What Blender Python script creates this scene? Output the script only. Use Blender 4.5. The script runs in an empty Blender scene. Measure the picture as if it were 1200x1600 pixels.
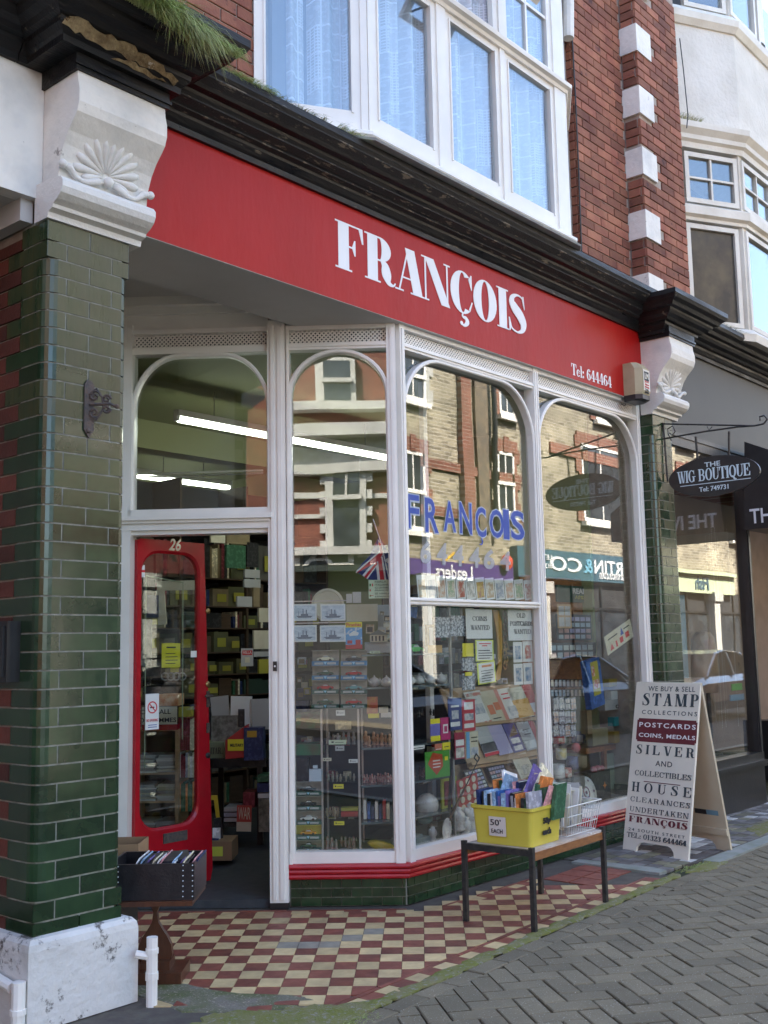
import bpy, math, random
from mathutils import Vector, Matrix
random.seed(11)
sc = bpy.context.scene
col = sc.collection
R = math.radians
# ------------------------------------------------------------------ camera
FPX = 1687.887; YAW, PITCH, ROLL = 0.858020698, 0.127598389, -0.0193256983
CAM = Vector((0, -3.96052, 1.4388))
_cy, _sy, _cp, _sp = math.cos(YAW), math.sin(YAW), math.cos(PITCH), math.sin(PITCH)
_f = Vector((_sy*_cp, _cy*_cp, _sp)); _r = Vector((_cy, -_sy, 0)); _u = _r.cross(_f)
_cr, _sr = math.cos(ROLL), math.sin(ROLL)
CR = _r*_cr + _u*_sr; CU = -_r*_sr + _u*_cr; CF = _f
cam = bpy.data.cameras.new('camera'); camo = bpy.data.objects.new('camera', cam); col.objects.link(camo)
cam.sensor_fit = 'VERTICAL'; cam.sensor_height = 24; cam.sensor_width = 18; cam.lens = 24*FPX/1600
cam.clip_start = .05; cam.clip_end = 600
camo.matrix_world = Matrix(((CR.x, CU.x, -CF.x, CAM.x), (CR.y, CU.y, -CF.y, CAM.y), (CR.z, CU.z, -CF.z, CAM.z), (0, 0, 0, 1)))
sc.camera = camo
# ------------------------------------------------------------------ daylight
SUN_EL, SUN_AZ = 47, 12          # elevation; degrees from +Y towards +X
w = bpy.data.worlds.new('World'); sc.world = w; w.use_nodes = True
nt = w.node_tree; nt.nodes.clear()
sky = nt.nodes.new('ShaderNodeTexSky'); sky.sky_type = 'NISHITA'; sky.sun_disc = False
sky.sun_elevation = R(SUN_EL); sky.sun_rotation = R(SUN_AZ); sky.air_density = 1.0; sky.dust_density = 2.0; sky.ozone_density = .6
bg = nt.nodes.new('ShaderNodeBackground'); bg.inputs[1].default_value = .15
wo = nt.nodes.new('ShaderNodeOutputWorld')
nt.links.new(sky.outputs[0], bg.inputs[0]); nt.links.new(bg.outputs[0], wo.inputs[0])
sun = bpy.data.lights.new('sun', 'SUN'); sun.energy = 4.6; sun.angle = R(.6); sun.color = (1, .94, .84)
suno = bpy.data.objects.new('sun', sun); col.objects.link(suno)
_sd = Vector((math.sin(R(SUN_AZ))*math.cos(R(SUN_EL)), math.cos(R(SUN_AZ))*math.cos(R(SUN_EL)), math.sin(R(SUN_EL))))
suno.rotation_euler = _sd.to_track_quat('Z', 'Y').to_euler(); suno.location = (0, 20, 30)
sc.view_settings.view_transform = 'Standard'; sc.view_settings.look = 'None'
sc.view_settings.gamma = 1; sc.view_settings.use_curve_mapping = False
sc.view_settings.exposure = 2.6
sc.cycles.max_bounces = 8; sc.cycles.diffuse_bounces = 4; sc.cycles.glossy_bounces = 4
sc.cycles.transparent_max_bounces = 14; sc.cycles.caustics_reflective = False; sc.cycles.caustics_refractive = False
sc.cycles.use_denoising = True; sc.cycles.sample_clamp_indirect = 4
# ------------------------------------------------------------------ geometry helpers
def ray(x, y):
    return CF*FPX + CR*(x-600) - CU*(y-800)
def px(x, y, axis, val):
    """point of the place seen at photo pixel x,y on the plane axis=val"""
    d = ray(x, y); t = (val-CAM[axis])/d[axis]
    return CAM + d*t
def frame(o, x, z):
    """matrix with origin o, local x axis, local y = up direction given by z"""
    x = Vector(x).normalized(); y = Vector(z).normalized(); n = x.cross(y).normalized(); y = n.cross(x)
    o = Vector(o)
    return Matrix(((x.x, y.x, n.x, o.x), (x.y, y.y, n.y, o.y), (x.z, y.z, n.z, o.z), (0, 0, 0, 1)))
def uv(F, x, y):
    d = ray(x, y); n = F.col[2].xyz; o = F.col[3].xyz
    t = (o-CAM).dot(n)/d.dot(n)
    P = F.inverted() @ (CAM+d*t)
    return P.x, P.y
def rc(F, x0, y0, x1, y1):
    xm, ym = (x0+x1)/2, (y0+y1)/2
    return uv(F, x0, ym)[0], uv(F, xm, y1)[1], uv(F, x1, ym)[0], uv(F, xm, y0)[1]
class B:
    def __init__(s, m=None):
        s.v = []; s.f = []; s.m = m or Matrix.Identity(4); s.k = 0
    def add(s, vs, fs):
        n = len(s.v); s.v += [s.m @ Vector(p) for p in vs]; s.f += [tuple(i+n for i in f) for f in fs]; return s
    def box(s, a, b, bev=0):
        x0, y0, z0 = a; x1, y1, z1 = b
        if x0 > x1: x0, x1 = x1, x0
        if y0 > y1: y0, y1 = y1, y0
        if z0 > z1: z0, z1 = z1, z0
        return s.add([(x0,y0,z0),(x1,y0,z0),(x1,y1,z0),(x0,y1,z0),(x0,y0,z1),(x1,y0,z1),(x1,y1,z1),(x0,y1,z1)],
                     [(0,3,2,1),(4,5,6,7),(0,1,5,4),(1,2,6,5),(2,3,7,6),(3,0,4,7)])
    def ext(s, poly, z0, z1):
        n = len(poly); a = sum(poly[i][0]*poly[(i+1)%n][1]-poly[(i+1)%n][0]*poly[i][1] for i in range(n))
        if a < 0: poly = poly[::-1]
        return s.add([(p[0],p[1],z0) for p in poly]+[(p[0],p[1],z1) for p in poly],
                     [tuple(range(n))[::-1], tuple(range(n, 2*n))]+[(i,(i+1)%n,n+(i+1)%n,n+i) for i in range(n)])
    def loft(s, rings, closed=True, cap=True):
        n = len(rings[0]); vs = [p for r in rings for p in r]; fs = []
        for i in range(len(rings)-1):
            for j in range(n if closed else n-1):
                a, b = i*n+j, i*n+(j+1)%n
                fs.append((a, b, b+n, a+n))
        if cap and closed:
            fs.append(tuple(range(n))[::-1]); fs.append(tuple(range((len(rings)-1)*n, len(rings)*n)))
        return s.add(vs, fs)
    def tube(s, pts, r, n=6, cap=True):
        pts = [Vector(p) for p in pts]; rings = []
        up = Vector((0, 0, 1))
        for i, p in enumerate(pts):
            t = (pts[min(i+1, len(pts)-1)]-pts[max(i-1, 0)])
            t.normalize()
            a = t.cross(up) if abs(t.dot(up)) < .95 else t.cross(Vector((1, 0, 0)))
            a.normalize(); b = t.cross(a)
            rr = r[i] if isinstance(r, (list, tuple)) else r
            rings.append([tuple(p+a*math.cos(k*2*math.pi/n)*rr+b*math.sin(k*2*math.pi/n)*rr) for k in range(n)])
        return s.loft(rings, True, cap)
    def lathe(s, prof, n=20, c=(0, 0, 0), sx=1, sy=1):
        rings = [[(c[0]+r*math.cos(k*2*math.pi/n)*sx, c[1]+r*math.sin(k*2*math.pi/n)*sy, c[2]+z) for k in range(n)] for r, z in prof]
        return s.loft(rings)
    def ball(s, c, r, n=8, sz=1):
        return s.lathe([(r*math.sin(math.pi*i/n), -r*sz*math.cos(math.pi*i/n)) for i in range(n+1)], n+4, c)
    def merge(s, o):
        n = len(s.v); s.v += [s.m @ p for p in o.v]; s.f += [tuple(i+n for i in f) for f in o.f]; return s
def sweep(prof, path):
    """prof: (out, z) outline points; path: plan points with the outside on the right hand side. Mitred moulding."""
    b = B(); n = len(path); rings = []
    for i in range(n):
        p = Vector(path[i])
        def nrm(a, c):
            d = (Vector(c)-Vector(a)).normalized(); return Vector((d.y, -d.x))
        if i == 0: m = nrm(path[0], path[1])
        elif i == n-1: m = nrm(path[-2], path[-1])
        else:
            a, c = nrm(path[i-1], path[i]), nrm(path[i], path[i+1]); m = (a+c); m = m/m.dot(a)
        rings.append([(p.x+m.x*o, p.y+m.y*o, z) for o, z in prof])
    return b.loft(rings)
W = {}
def thing(name, label, cat, loc=(0,0,0), rotz=0, group=None, kind=None):
    o = bpy.data.objects.new(name, None); col.objects.link(o); o.empty_display_size = .1
    o.location = loc; o.rotation_euler = (0, 0, rotz)
    W[o] = Matrix.Translation(Vector(loc)) @ Matrix.Rotation(rotz, 4, 'Z')
    if label: o['label'] = label
    if cat: o['category'] = cat
    if group: o['group'] = group
    if kind: o['kind'] = kind
    return o
def mesh_of(b, name, smooth=False):
    me = bpy.data.meshes.new(name); me.from_pydata([tuple(p) for p in b.v], [], b.f); me.update()
    if smooth: me.polygons.foreach_set('use_smooth', [True]*len(me.polygons))
    return me
def part(name, b, m, parent, label=None, smooth=False, kind=None):
    inv = W[parent].inverted(); c = B(); c.v = [inv @ p for p in b.v]; c.f = b.f
    me = mesh_of(c, name, smooth); me.materials.append(m)
    o = bpy.data.objects.new(name, me); col.objects.link(o); o.parent = parent; W[o] = W[parent].copy()
    if label: o['label'] = label
    if kind: o['kind'] = kind
    return o
def single(name, b, m, label=None, cat=None, group=None, kind=None, smooth=False):
    xs = [p.x for p in b.v]; ys = [p.y for p in b.v]; zs = [p.z for p in b.v]
    c = Vector(((min(xs)+max(xs))/2, (min(ys)+max(ys))/2, min(zs)))
    q = B(); q.v = [p-c for p in b.v]; q.f = b.f
    me = mesh_of(q, name, smooth); me.materials.append(m)
    o = bpy.data.objects.new(name, me); col.objects.link(o); o.location = c; W[o] = Matrix.Translation(c)
    if label: o['label'] = label
    if cat: o['category'] = cat
    if group: o['group'] = group
    if kind: o['kind'] = kind
    return o
_mc = {}
def piece(name, size, m, parent, M, bev=.003):
    """one brick/tile: shared chamfered block, size rounded, placed by matrix M (block centre)"""
    key = (round(size[0], 3), round(size[1], 3), round(size[2], 3), m.name, bev)
    if key not in _mc:
        a, b_, c = [k/2 for k in key[:3]]; e = bev; q = B()
        q.add([(-a,-b_,-c),(a,-b_,-c),(a,b_,-c),(-a,b_,-c),(-a,-b_,c-e),(a,-b_,c-e),(a,b_,c-e),(-a,b_,c-e),
               (-a+e,-b_+e,c),(a-e,-b_+e,c),(a-e,b_-e,c),(-a+e,b_-e,c)],
              [(0,1,5,4),(1,2,6,5),(2,3,7,6),(3,0,4,7),(4,5,9,8),(5,6,10,9),(6,7,11,10),(7,4,8,11),(8,9,10,11)])
        me = mesh_of(q, name); me.materials.append(m); _mc[key] = me
    o = bpy.data.objects.new(name, _mc[key]); col.objects.link(o); o.parent = parent
    o.matrix_local = W[parent].inverted() @ M
    return o
def addpiece(b, size, M, bev=.003):
    a, b_, c = [k/2 for k in size]; e = bev
    vs = [(-a,-b_,-c),(a,-b_,-c),(a,b_,-c),(-a,b_,-c),(-a,-b_,c-e),(a,-b_,c-e),(a,b_,c-e),(-a,b_,c-e),(-a+e,-b_+e,c),(a-e,-b_+e,c),(a-e,b_-e,c),(-a+e,b_-e,c)]
    n = len(b.v); b.v += [M @ Vector(p) for p in vs]
    b.f += [tuple(i+n for i in f) for f in [(0,1,5,4),(1,2,6,5),(2,3,7,6),(3,0,4,7),(4,5,9,8),(5,6,10,9),(6,7,11,10),(7,4,8,11),(8,9,10,11)]]
# ------------------------------------------------------------------ materials
def newmat(name):
    m = bpy.data.materials.new(name); m.use_nodes = True; t = m.node_tree; t.nodes.clear()
    out = t.nodes.new('ShaderNodeOutputMaterial'); return m, t, out
def nd(t, typ, ins=None, **kw):
    n = t.nodes.new(typ)
    for k, v in kw.items(): setattr(n, k, v)
    for k, v in (ins or {}).items():
        if isinstance(v, bpy.types.NodeSocket): t.links.new(v, n.inputs[k])
        else: n.inputs[k].default_value = v
    return n
def c4(c): return (c[0], c[1], c[2], 1)
def hx(s):
    s = s.lstrip('#'); f = lambda v: (v/12.92 if v <= .04045 else ((v+.055)/1.055)**2.4)
    return tuple(f(int(s[i:i+2], 16)/255) for i in (0, 2, 4))
_mats = {}
def mat(name, c, c2=None, s=4, rough=.5, bump=0, bs=40, rnd=0, rr=0, metal=0, coat=0, spec=.5, stretch=(1,1,1), thr=None, detail=4, streak=None, tr=0, dirt=None):
    """colour c, blotches of c2 (noise scale s); bump with noise scale bs; rnd: value change from one copy to the next"""
    if name in _mats: return _mats[name]
    m, t, out = newmat(name)
    geo = nd(t, 'ShaderNodeNewGeometry')
    mp = nd(t, 'ShaderNodeMapping', {0: geo.outputs['Position']}); mp.inputs['Scale'].default_value = stretch
    p = nd(t, 'ShaderNodeBsdfPrincipled', {'Roughness': rough, 'Metallic': metal})
    p.inputs['Specular IOR Level'].default_value = spec
    if coat: p.inputs['Coat Weight'].default_value = coat; p.inputs['Coat Roughness'].default_value = .06
    cs = None
    if c2 is not None:
        nz = nd(t, 'ShaderNodeTexNoise', {'Vector': mp.outputs[0], 'Scale': s, 'Detail': detail, 'Roughness': .6})
        lo, hi = thr or (.35, .65)
        rp = nd(t, 'ShaderNodeMapRange', {0: nz.outputs[0], 1: lo, 2: hi})
        mx = nd(t, 'ShaderNodeMix', {'Factor': rp.outputs[0], 6: c4(c), 7: c4(c2)}, data_type='RGBA'); cs = mx.outputs[2]
        if rr:
            r2 = nd(t, 'ShaderNodeMapRange', {0: nz.outputs[0], 1: .3, 2: .7, 3: rough, 4: rough+rr}); t.links.new(r2.outputs[0], p.inputs['Roughness'])
    if dirt is not None:      # sparse specks / scuffs with their own shape
        nz = nd(t, 'ShaderNodeTexNoise', {'Vector': mp.outputs[0], 'Scale': dirt[1], 'Detail': 8, 'Roughness': .7})
        rp = nd(t, 'ShaderNodeMapRange', {0: nz.outputs[0], 1: dirt[2], 2: dirt[2]+.05})
        mx = nd(t, 'ShaderNodeMix', {'Factor': rp.outputs[0], 6: c4(c), 7: c4(dirt[0])}, data_type='RGBA')
        if cs: t.links.new(cs, mx.inputs[6])
        cs = mx.outputs[2]
    if rnd:
        oi = nd(t, 'ShaderNodeObjectInfo')
        vr = nd(t, 'ShaderNodeMapRange', {0: oi.outputs['Random'], 3: 1-rnd, 4: 1+rnd})
        hv = nd(t, 'ShaderNodeHueSaturation', {'Color': c4(c), 'Value': vr.outputs[0]})
        if cs: t.links.new(cs, hv.inputs['Color'])
        cs = hv.outputs[0]
    if cs: t.links.new(cs, p.inputs['Base Color'])
    else: p.inputs['Base Color'].default_value = c4(c)
    if bump:
        nb = nd(t, 'ShaderNodeTexNoise', {'Vector': mp.outputs[0], 'Scale': bs, 'Detail': 5})
        bp = nd(t, 'ShaderNodeBump', {'Strength': min(1, bump), 'Distance': .01*max(1, bump), 'Height': nb.outputs[0]})
        t.links.new(bp.outputs[0], p.inputs['Normal'])
    if tr: p.inputs['Alpha'].default_value = 1-tr
    t.links.new(p.outputs[0], out.inputs[0]); _mats[name] = m
    return m
def glass(name, tint=(1, 1, 1), f0=.05, wav=0, rough=0, film=0):
    m, t, out = newmat(name)
    lw = nd(t, 'ShaderNodeLayerWeight', {'Blend': .5})
    a = nd(t, 'ShaderNodeMath', {0: lw.outputs['Facing'], 1: 4.0}, operation='POWER')
    # Facing grows from 0 (square on) to 1 (edge on)
    mu = nd(t, 'ShaderNodeMath', {0: a.outputs[0], 1: 1-f0, 2: f0}, operation='MULTIPLY_ADD'); mu.use_clamp = True
    g = nd(t, 'ShaderNodeBsdfGlossy', {'Roughness': rough, 'Color': (1, 1, 1, 1)})
    if wav:
        geo = nd(t, 'ShaderNodeNewGeometry')
        nb = nd(t, 'ShaderNodeTexNoise', {'Vector': geo.outputs['Position'], 'Scale': 1.3, 'Detail': 1})
        bp = nd(t, 'ShaderNodeBump', {'Strength': wav, 'Distance': .02, 'Height': nb.outputs[0]}); t.links.new(bp.outputs[0], g.inputs['Normal'])
    tr = nd(t, 'ShaderNodeBsdfTransparent', {'Color': c4(tint)})
    mx = nd(t, 'ShaderNodeMixShader', {0: mu.outputs[0], 1: tr.outputs[0], 2: g.outputs[0]})
    last = mx.outputs[0]
    t.links.new(last, out.inputs[0]); _mats[name] = m
    return m
def emit(name, c, s):
    m, t, out = newmat(name)
    e = nd(t, 'ShaderNodeEmission', {0: c4(c), 1: s}); t.links.new(e.outputs[0], out.inputs[0]); return m
# ------------------------------------------------------------------ lettering
_tc = {}
def sans(s, size=1, bold=0, space=1, ext=.002, shear=0, align='CENTER'):
    cu = bpy.data.curves.new('text', 'FONT'); cu.body = s; cu.size = size; cu.offset = bold; cu.space_character = space
    cu.extrude = ext; cu.align_x = align; cu.shear = shear; cu.resolution_u = 3
    o = bpy.data.objects.new('text', cu); col.objects.link(o)
    dg = bpy.context.evaluated_depsgraph_get()
    me = bpy.data.meshes.new_from_object(o.evaluated_get(dg))
    b = B(); b.v = [v.co.copy() for v in me.vertices]; b.f = [tuple(p.vertices) for p in me.polygons]
    bpy.data.objects.remove(o); bpy.data.curves.remove(cu); bpy.data.meshes.remove(me)
    return b
def catmull(pts, n=5):
    out = []
    P = [pts[0]]+list(pts)+[pts[-1]]
    for i in range(1, len(P)-2):
        for k in range(n):
            t = k/n
            out.append(tuple(.5*((2*P[i][j])+(-P[i-1][j]+P[i+1][j])*t+(2*P[i-1][j]-5*P[i][j]+4*P[i+1][j]-P[i+2][j])*t*t+(-P[i-1][j]+3*P[i][j]-3*P[i+1][j]+P[i+2][j])*t**3) for j in range(len(pts[0]))))
    out.append(tuple(pts[-1])); return out
def glyph(ch, T=.24, t=.045):
    """polygons of one fat-face serif letter, cap height 1, and its width"""
    P = []; s = .075
    def rect(x0, y0, x1, y1): P.append([(x0,y0),(x1,y0),(x1,y1),(x0,y1)])
    def stem(x, w=T, y0=0, y1=1, a=1, b=1):
        rect(x, y0, x+w, y1)
        if a: rect(x-s, y0, x+w+s, y0+t)
        if b: rect(x-s, y1-t, x+w+s, y1)
    def diag(x0, y0, x1, y1, w): P.append([(x0,y0),(x0+w,y0),(x1+w,y1),(x1,y1)])
    def serif(x0, x1, y): rect(x0, y, x1, y+t)
    def ring(cx, cy, rx, ry, a0=0, a1=360, T=T, t=t, n=28):
        k = max(4, int(n*(a1-a0)/360)); o = []; q = []
        for i in range(k+1):
            a = R(a0+(a1-a0)*i/k); o.append((cx+rx*math.cos(a), cy+ry*math.sin(a))); q.append((cx+(rx-T)*math.cos(a), cy+(ry-t)*math.sin(a)))
        for i in range(k): P.append([o[i], o[i+1], q[i+1], q[i]])
    def stroke(pts, n=5):
        q = catmull(pts, n); L = []; Rr = []
        for i, (x, y, w) in enumerate(q):
            a = q[max(i-1, 0)]; b = q[min(i+1, len(q)-1)]; dx, dy = b[0]-a[0], b[1]-a[1]; l = math.hypot(dx, dy) or 1
            L.append((x-dy/l*w/2, y+dx/l*w/2)); Rr.append((x+dy/l*w/2, y-dx/l*w/2))
        for i in range(len(q)-1): P.append([L[i], Rr[i], Rr[i+1], L[i+1]])
    def dot(x, y, r): P.append([(x+r*math.cos(k*math.pi/5), y+r*math.sin(k*math.pi/5)) for k in range(10)])
    c = ch
    if c == ' ': return P, .38
    if c == 'I': stem(.09); return P, T+.18
    if c in 'FEL':
        stem(.09); 
        if c in 'FE':
            rect(.09+T, 1-t, .72, 1); P.append([(.72,1),(.62,1-t),(.70,.68),(.74,.68)])
            rect(.09+T, .5, .5, .5+t); P.append([(.44,.525),(.5,.36),(.53,.36),(.53,.69),(.5,.69)])
        if c in 'EL':
            rect(.09+T, 0, .72, t); P.append([(.74,0),(.76,.34),(.72,.34),(.62,t)])
        return P, .80
    if c == 'T':
        x = .40-T/2; stem(x, b=0); rect(.02, 1-t, .78, 1); P.append([(.02,1),(.0,.68),(.04,.68),(.14,1-t)]); P.append([(.78,1),(.66,1-t),(.76,.68),(.80,.68)]); return P, .80
    if c == 'H': stem(.09); stem(.15+T*1.6+.1, T); rect(.09+T, .5, .25+T*1.6, .5+t); return P, .32+T*2.6
    if c == 'M': stem(.09, t*1.3); diag(.36+T*.2, 0, .07, 1, T); diag(.36+T*.9, 0, .80-T*.2, 1, t*1.2); stem(.78, T); return P, .88+T
    if c == 'N': stem(.09, t*1.3, b=0); serif(.0, .2, 1-t); diag(.09+.50, 0, .10, 1, T); stem(.76, t*1.3, a=0, y0=0); return P, .90
    if c == 'A': diag(.09, 0, .37, 1, t*1.2); diag(.52, 0, .30, 1, T); rect(.18, .3, .58, .3+t); serif(0, .24, 0); serif(.44, .84, 0); return P, .82
    if c == 'V': diag(.34, 0, .08, 1, T); diag(.38+T*.4, 0, .68, 1, t*1.2); serif(0, .40, 1-t); serif(.58, .82, 1-t); return P, .80
    if c == 'W': diag(.28, 0, .08, 1, T*.85); diag(.34+T*.3, 0, .5, 1, t); diag(.64, 0, .46, 1, T*.85); diag(.70+T*.3, 0, .92, 1, t); serif(0, .36, 1-t); serif(.42, .68, 1-t); serif(.84, 1.04, 1-t); return P, 1.02
    if c == 'U':
        rect(.09, .3, .09+T, 1); serif(.02, .16+T, 1-t); ring(.09+.31, .3, .31, .3, 180, 360, T=T*.6); rect(.665, .3, .71, 1); serif(.58, .80, 1-t)
        P.append([(.09,.3),(.09+T,.3),(.09+T,.18),(.12,.16)]); return P, .84
    if c == 'K': stem(.09); diag(.09+T, .38, .62, 1, t*1.3); diag(.60, 0, .36, .62, T); serif(.5, .82, 1-t); serif(.52, .92, 0); return P, .90
    if c in 'RPBD':
        stem(.09)
        if c == 'D': ring(.33, .5, .46, .5, -90, 90); rect(.2, 0, .34, t); rect(.2, 1-t, .34, 1); return P, .86
        rect(.25, 1-t, .44, 1); rect(.25, .47, .44, .47+t); ring(.42, .735, .31, .265, -90, 90, T=T*.95)
        if c == 'B': ring(.44, .258, .34, .258, -90, 90, T=T); rect(.25, 0, .46, t); return P, .84
        if c == 'R': stroke([(.46,.5,.06),(.56,.40,.2),(.60,.22,T*.95),(.66,.06,.12),(.78,.03,.05),(.84,.10,.03)]); return P, .88
        return P, .78
    if c in 'OQ0': 
        wd = .40 if c != '0' else .33
        ring(wd+.03, .5, wd, .51)
        if c == 'Q': stroke([(.36,.14,.05),(.5,.05,.14),(.62,-.12,.16),(.86,-.16,.05)])
        return P, wd*2+.07
    if c in 'CGÇ':
        ring(.42, .5, .39, .51, 52, 308); P.append([(.66,.90),(.70,.98),(.735,.98),(.735,.62),(.71,.62),(.62,.86)])
        if c != 'G': P.append([(.66,.10),(.62,.13),(.72,.34),(.75,.33)])
        if c == 'G': rect(.56, .04, .56+T*.9, .42); rect(.48, .42, .88, .42+t); return P, .88
        if c == 'Ç': stroke([(.42,.02,.05),(.40,-.08,.05),(.50,-.10,.09),(.55,-.19,.12),(.46,-.28,.07),(.36,-.27,.04)]); dot(.36, -.25, .05)
        return P, .79
    if c in 'Ss':
        stroke([(.60,.80,.03),(.56,.93,.045),(.38,.975,.05),(.21,.90,.12),(.16,.76,.2),(.27,.62,T),(.45,.47,T*1.05),(.56,.29,T*.9),(.52,.11,.13),(.34,.025,.05),(.14,.08,.045),(.08,.22,.03)])
        P.append([(.60,.99),(.57,.99),(.55,.88),(.61,.66),(.63,.66)]); P.append([(.04,.01),(.07,.01),(.12,.12),(.06,.34),(.03,.34)]); return P, .70
    if c == 'e': ring(.28, .31, .27, .32, 25, 330, T=T*.85); rect(.2, .32, .54, .32+t*.9); return P, .59
    if c == 'l': stem(.07, T*.85, 0, 1.0, b=0); rect(.0, 1-t, .1, 1); return P, .34
    if c == ':': dot(.14, .12, .11); dot(.14, .52, .11); return P, .32
    if c == '.': dot(.12, .1, .1); return P, .28
    if c == '1': stem(.18, T, b=0); P.append([(.18,1),(.18,.93),(.04,.84),(.02,.88)]); return P, .58
    if c == '2': stroke([(.12,.76,.16),(.14,.92,.06),(.30,.975,.05),(.46,.86,.16),(.50,.72,T*.9),(.42,.52,.16),(.22,.30,.06),(.08,.10,.05)]); P.append([(.06,0),(.56,0),(.62,.26),(.58,.26),(.5,.17),(.06,.13)]); return P, .66
    if c == '3': stroke([(.12,.80,.14),(.20,.95,.05),(.34,.97,.05),(.46,.86,.18),(.46,.70,.2),(.34,.54,.05),(.24,.53,.04)]); stroke([(.30,.53,.04),(.44,.47,.14),(.50,.28,T*.95),(.42,.08,.14),(.26,.02,.05),(.12,.10,.06),(.10,.22,.14)]); return P, .66
    if c == '4': rect(.36, 0, .36+T*.9, 1); rect(.03, .26, .66, .26+t*1.1); diag(.03, .28, .36, 1, t*1.3); rect(.28, 0, .44+T, t); return P, .70
    if c == '6': ring(.34, .30, .31, .30, T=T*.85); stroke([(.12,.30,.2),(.12,.55,.2),(.22,.82,.16),(.40,.965,.05),(.52,.92,.04)]); dot(.52, .84, .08); return P, .68
    if c == '7': P.append([(.05,1),(.6,1),(.6,.88),(.05,.86)]); P.append([(.05,.62),(.02,.62),(.03,1),(.07,1)]); stroke([(.58,.9,.05),(.36,.5,.14),(.26,.2,T*.9),(.26,.0,T)]); return P, .64
    if c == '9': ring(.34, .70, .31, .30, T=T*.85); stroke([(.56,.70,.2),(.56,.45,.2),(.46,.18,.16),(.28,.035,.05),(.16,.08,.04)]); dot(.16, .16, .08); return P, .68
    rect(.1, 0, .4, .1); return P, .5
def serif(s, h=1, space=0, ext=.002, T=.24, t=.045, align='CENTER', sx=1.0):
    x = 0; b = B(); k = 0
    for ch in s:
        P, wd = glyph(ch, T, t)
        for q in P:
            k += 1; b.ext([((x+a)*h*sx, c*h) for a, c in q], 0, ext+k*.00002)
        x += wd+space
    wid = (x-space)*h*sx; o = {'CENTER': -wid/2, 'LEFT': 0}[align]
    b.v = [Vector((p.x+o, p.y, p.z)) for p in b.v]; b.w = wid
    return b
def fit(b, u0, u1, v0=None, v1=None, z=0):
    """scale and move flat lettering into the given box"""
    xs = [p.x for p in b.v]; ys = [p.y for p in b.v]; kx = (u1-u0)/(max(xs)-min(xs)); 
    ky = kx if v0 is None or v1 is None else (v1-v0)/(max(ys)-min(ys))
    bx, by = min(xs), min(ys); vv = v0 or 0
    b.v = [Vector((u0+(p.x-bx)*kx, vv+(p.y-by)*ky, p.z+z)) for p in b.v]; return b
def onf(F, *bs):
    q = B(F)
    for b in bs: q.merge(b)
    return q
# ================================================================== materials of the place
GZ = mat('glazed_green', (.011,.030,.012), (.018,.046,.018), s=9, rough=.13, rr=.12, rnd=.28, coat=.18, bump=.08, bs=14, dirt=((.10,.11,.085), 26, .72))
GZ2 = mat('glazed_green_sheen', (.017,.038,.015), (.055,.056,.020), s=7, rough=.22, rr=.22, rnd=.22, coat=.12, bump=.12, bs=14, stretch=(3,3,.5), dirt=((.30,.31,.27), 20, .70))  # olive tone paints in the sunlit facade's reflection; the pale streaks are dirt
MORT = mat('glazed_mortar', (.30,.30,.26), (.16,.16,.13), s=20, rough=.9, bump=.3, bs=120)
MORTD = mat('brick_mortar', (.30,.25,.21), (.40,.35,.30), s=8, rough=.95, bump=.4, bs=90)
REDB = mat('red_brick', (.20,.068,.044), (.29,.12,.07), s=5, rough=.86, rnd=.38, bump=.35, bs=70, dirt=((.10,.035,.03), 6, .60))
REDS = mat('red_brick_dark', (.085,.022,.014), (.13,.032,.020), s=6, rough=.6, rnd=.35, bump=.35, bs=70)  # darker red than the other brick, used on the side wall
WHITE = mat('white_gloss_paint', (.82,.79,.73), (.75,.72,.66), s=3, rough=.32, bump=.05, bs=60, dirt=((.42,.40,.36), 9, .74))
WHITE2 = mat('old_white_masonry_paint', (.78,.75,.68), (.60,.59,.55), s=3.5, rough=.6, bump=.5, bs=26, dirt=((.30,.28,.25), 9, .64), thr=(.45,.7))
PLINTH = mat('plinth_paint', (.62,.61,.58), (.44,.43,.40), s=2.6, rough=.62, bump=.8, bs=22, dirt=((.11,.10,.09), 6, .565), thr=(.45,.75))
CREAM = mat('cream_paint', (.74,.71,.63), (.62,.58,.49), s=3, rough=.5, bump=.2, bs=40, dirt=((.33,.29,.22), 7, .70))
SHELLP = mat('moulded_plaster_paint', (.74,.72,.67), (.68,.66,.61), s=6, rough=.55, bump=.3, bs=60)
SIGNRED = mat('fascia_red', (.40,.009,.008), (.35,.008,.007), s=2.5, rough=.40, spec=.22, bump=.25, bs=20, stretch=(1,1,.35), dirt=((.52,.06,.06), 30, .755))
RED = mat('red_gloss_paint', (.42,.010,.018), (.34,.008,.015), s=5, rough=.22, bump=.08, bs=30)
BLACK = mat('black_gloss_cornice', (.007,.007,.008), (.014,.013,.012), s=6, rough=.26, spec=.3, rr=.35, bump=.3, bs=30, dirt=((.16,.135,.10), 7, .63), stretch=(.6,3,3))
BLACKP = mat('black_paint', (.014,.014,.015), (.024,.024,.024), s=6, rough=.35, bump=.1)
IRON = mat('wrought_iron', (.018,.018,.020), (.05,.045,.04), s=30, rough=.5, metal=.2, bump=.2, bs=80)
IRON2 = mat('rusty_iron', (.05,.045,.045), (.11,.075,.055), s=40, rough=.75, bump=.4, bs=90)
SOFF = mat('soffit_paint', (.52,.50,.47), (.45,.43,.40), s=2, rough=.6, bump=.1)
SLATE = mat('lead_flashing', (.22,.23,.24), (.30,.32,.30), s=8, rough=.7, bump=.2)
TILEC = mat('cream_floor_tile', (.60,.46,.23), (.46,.34,.18), s=9, rough=.42, rr=.2, rnd=.2, bump=.1, bs=60, dirt=((.20,.19,.15), 9, .66))
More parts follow.
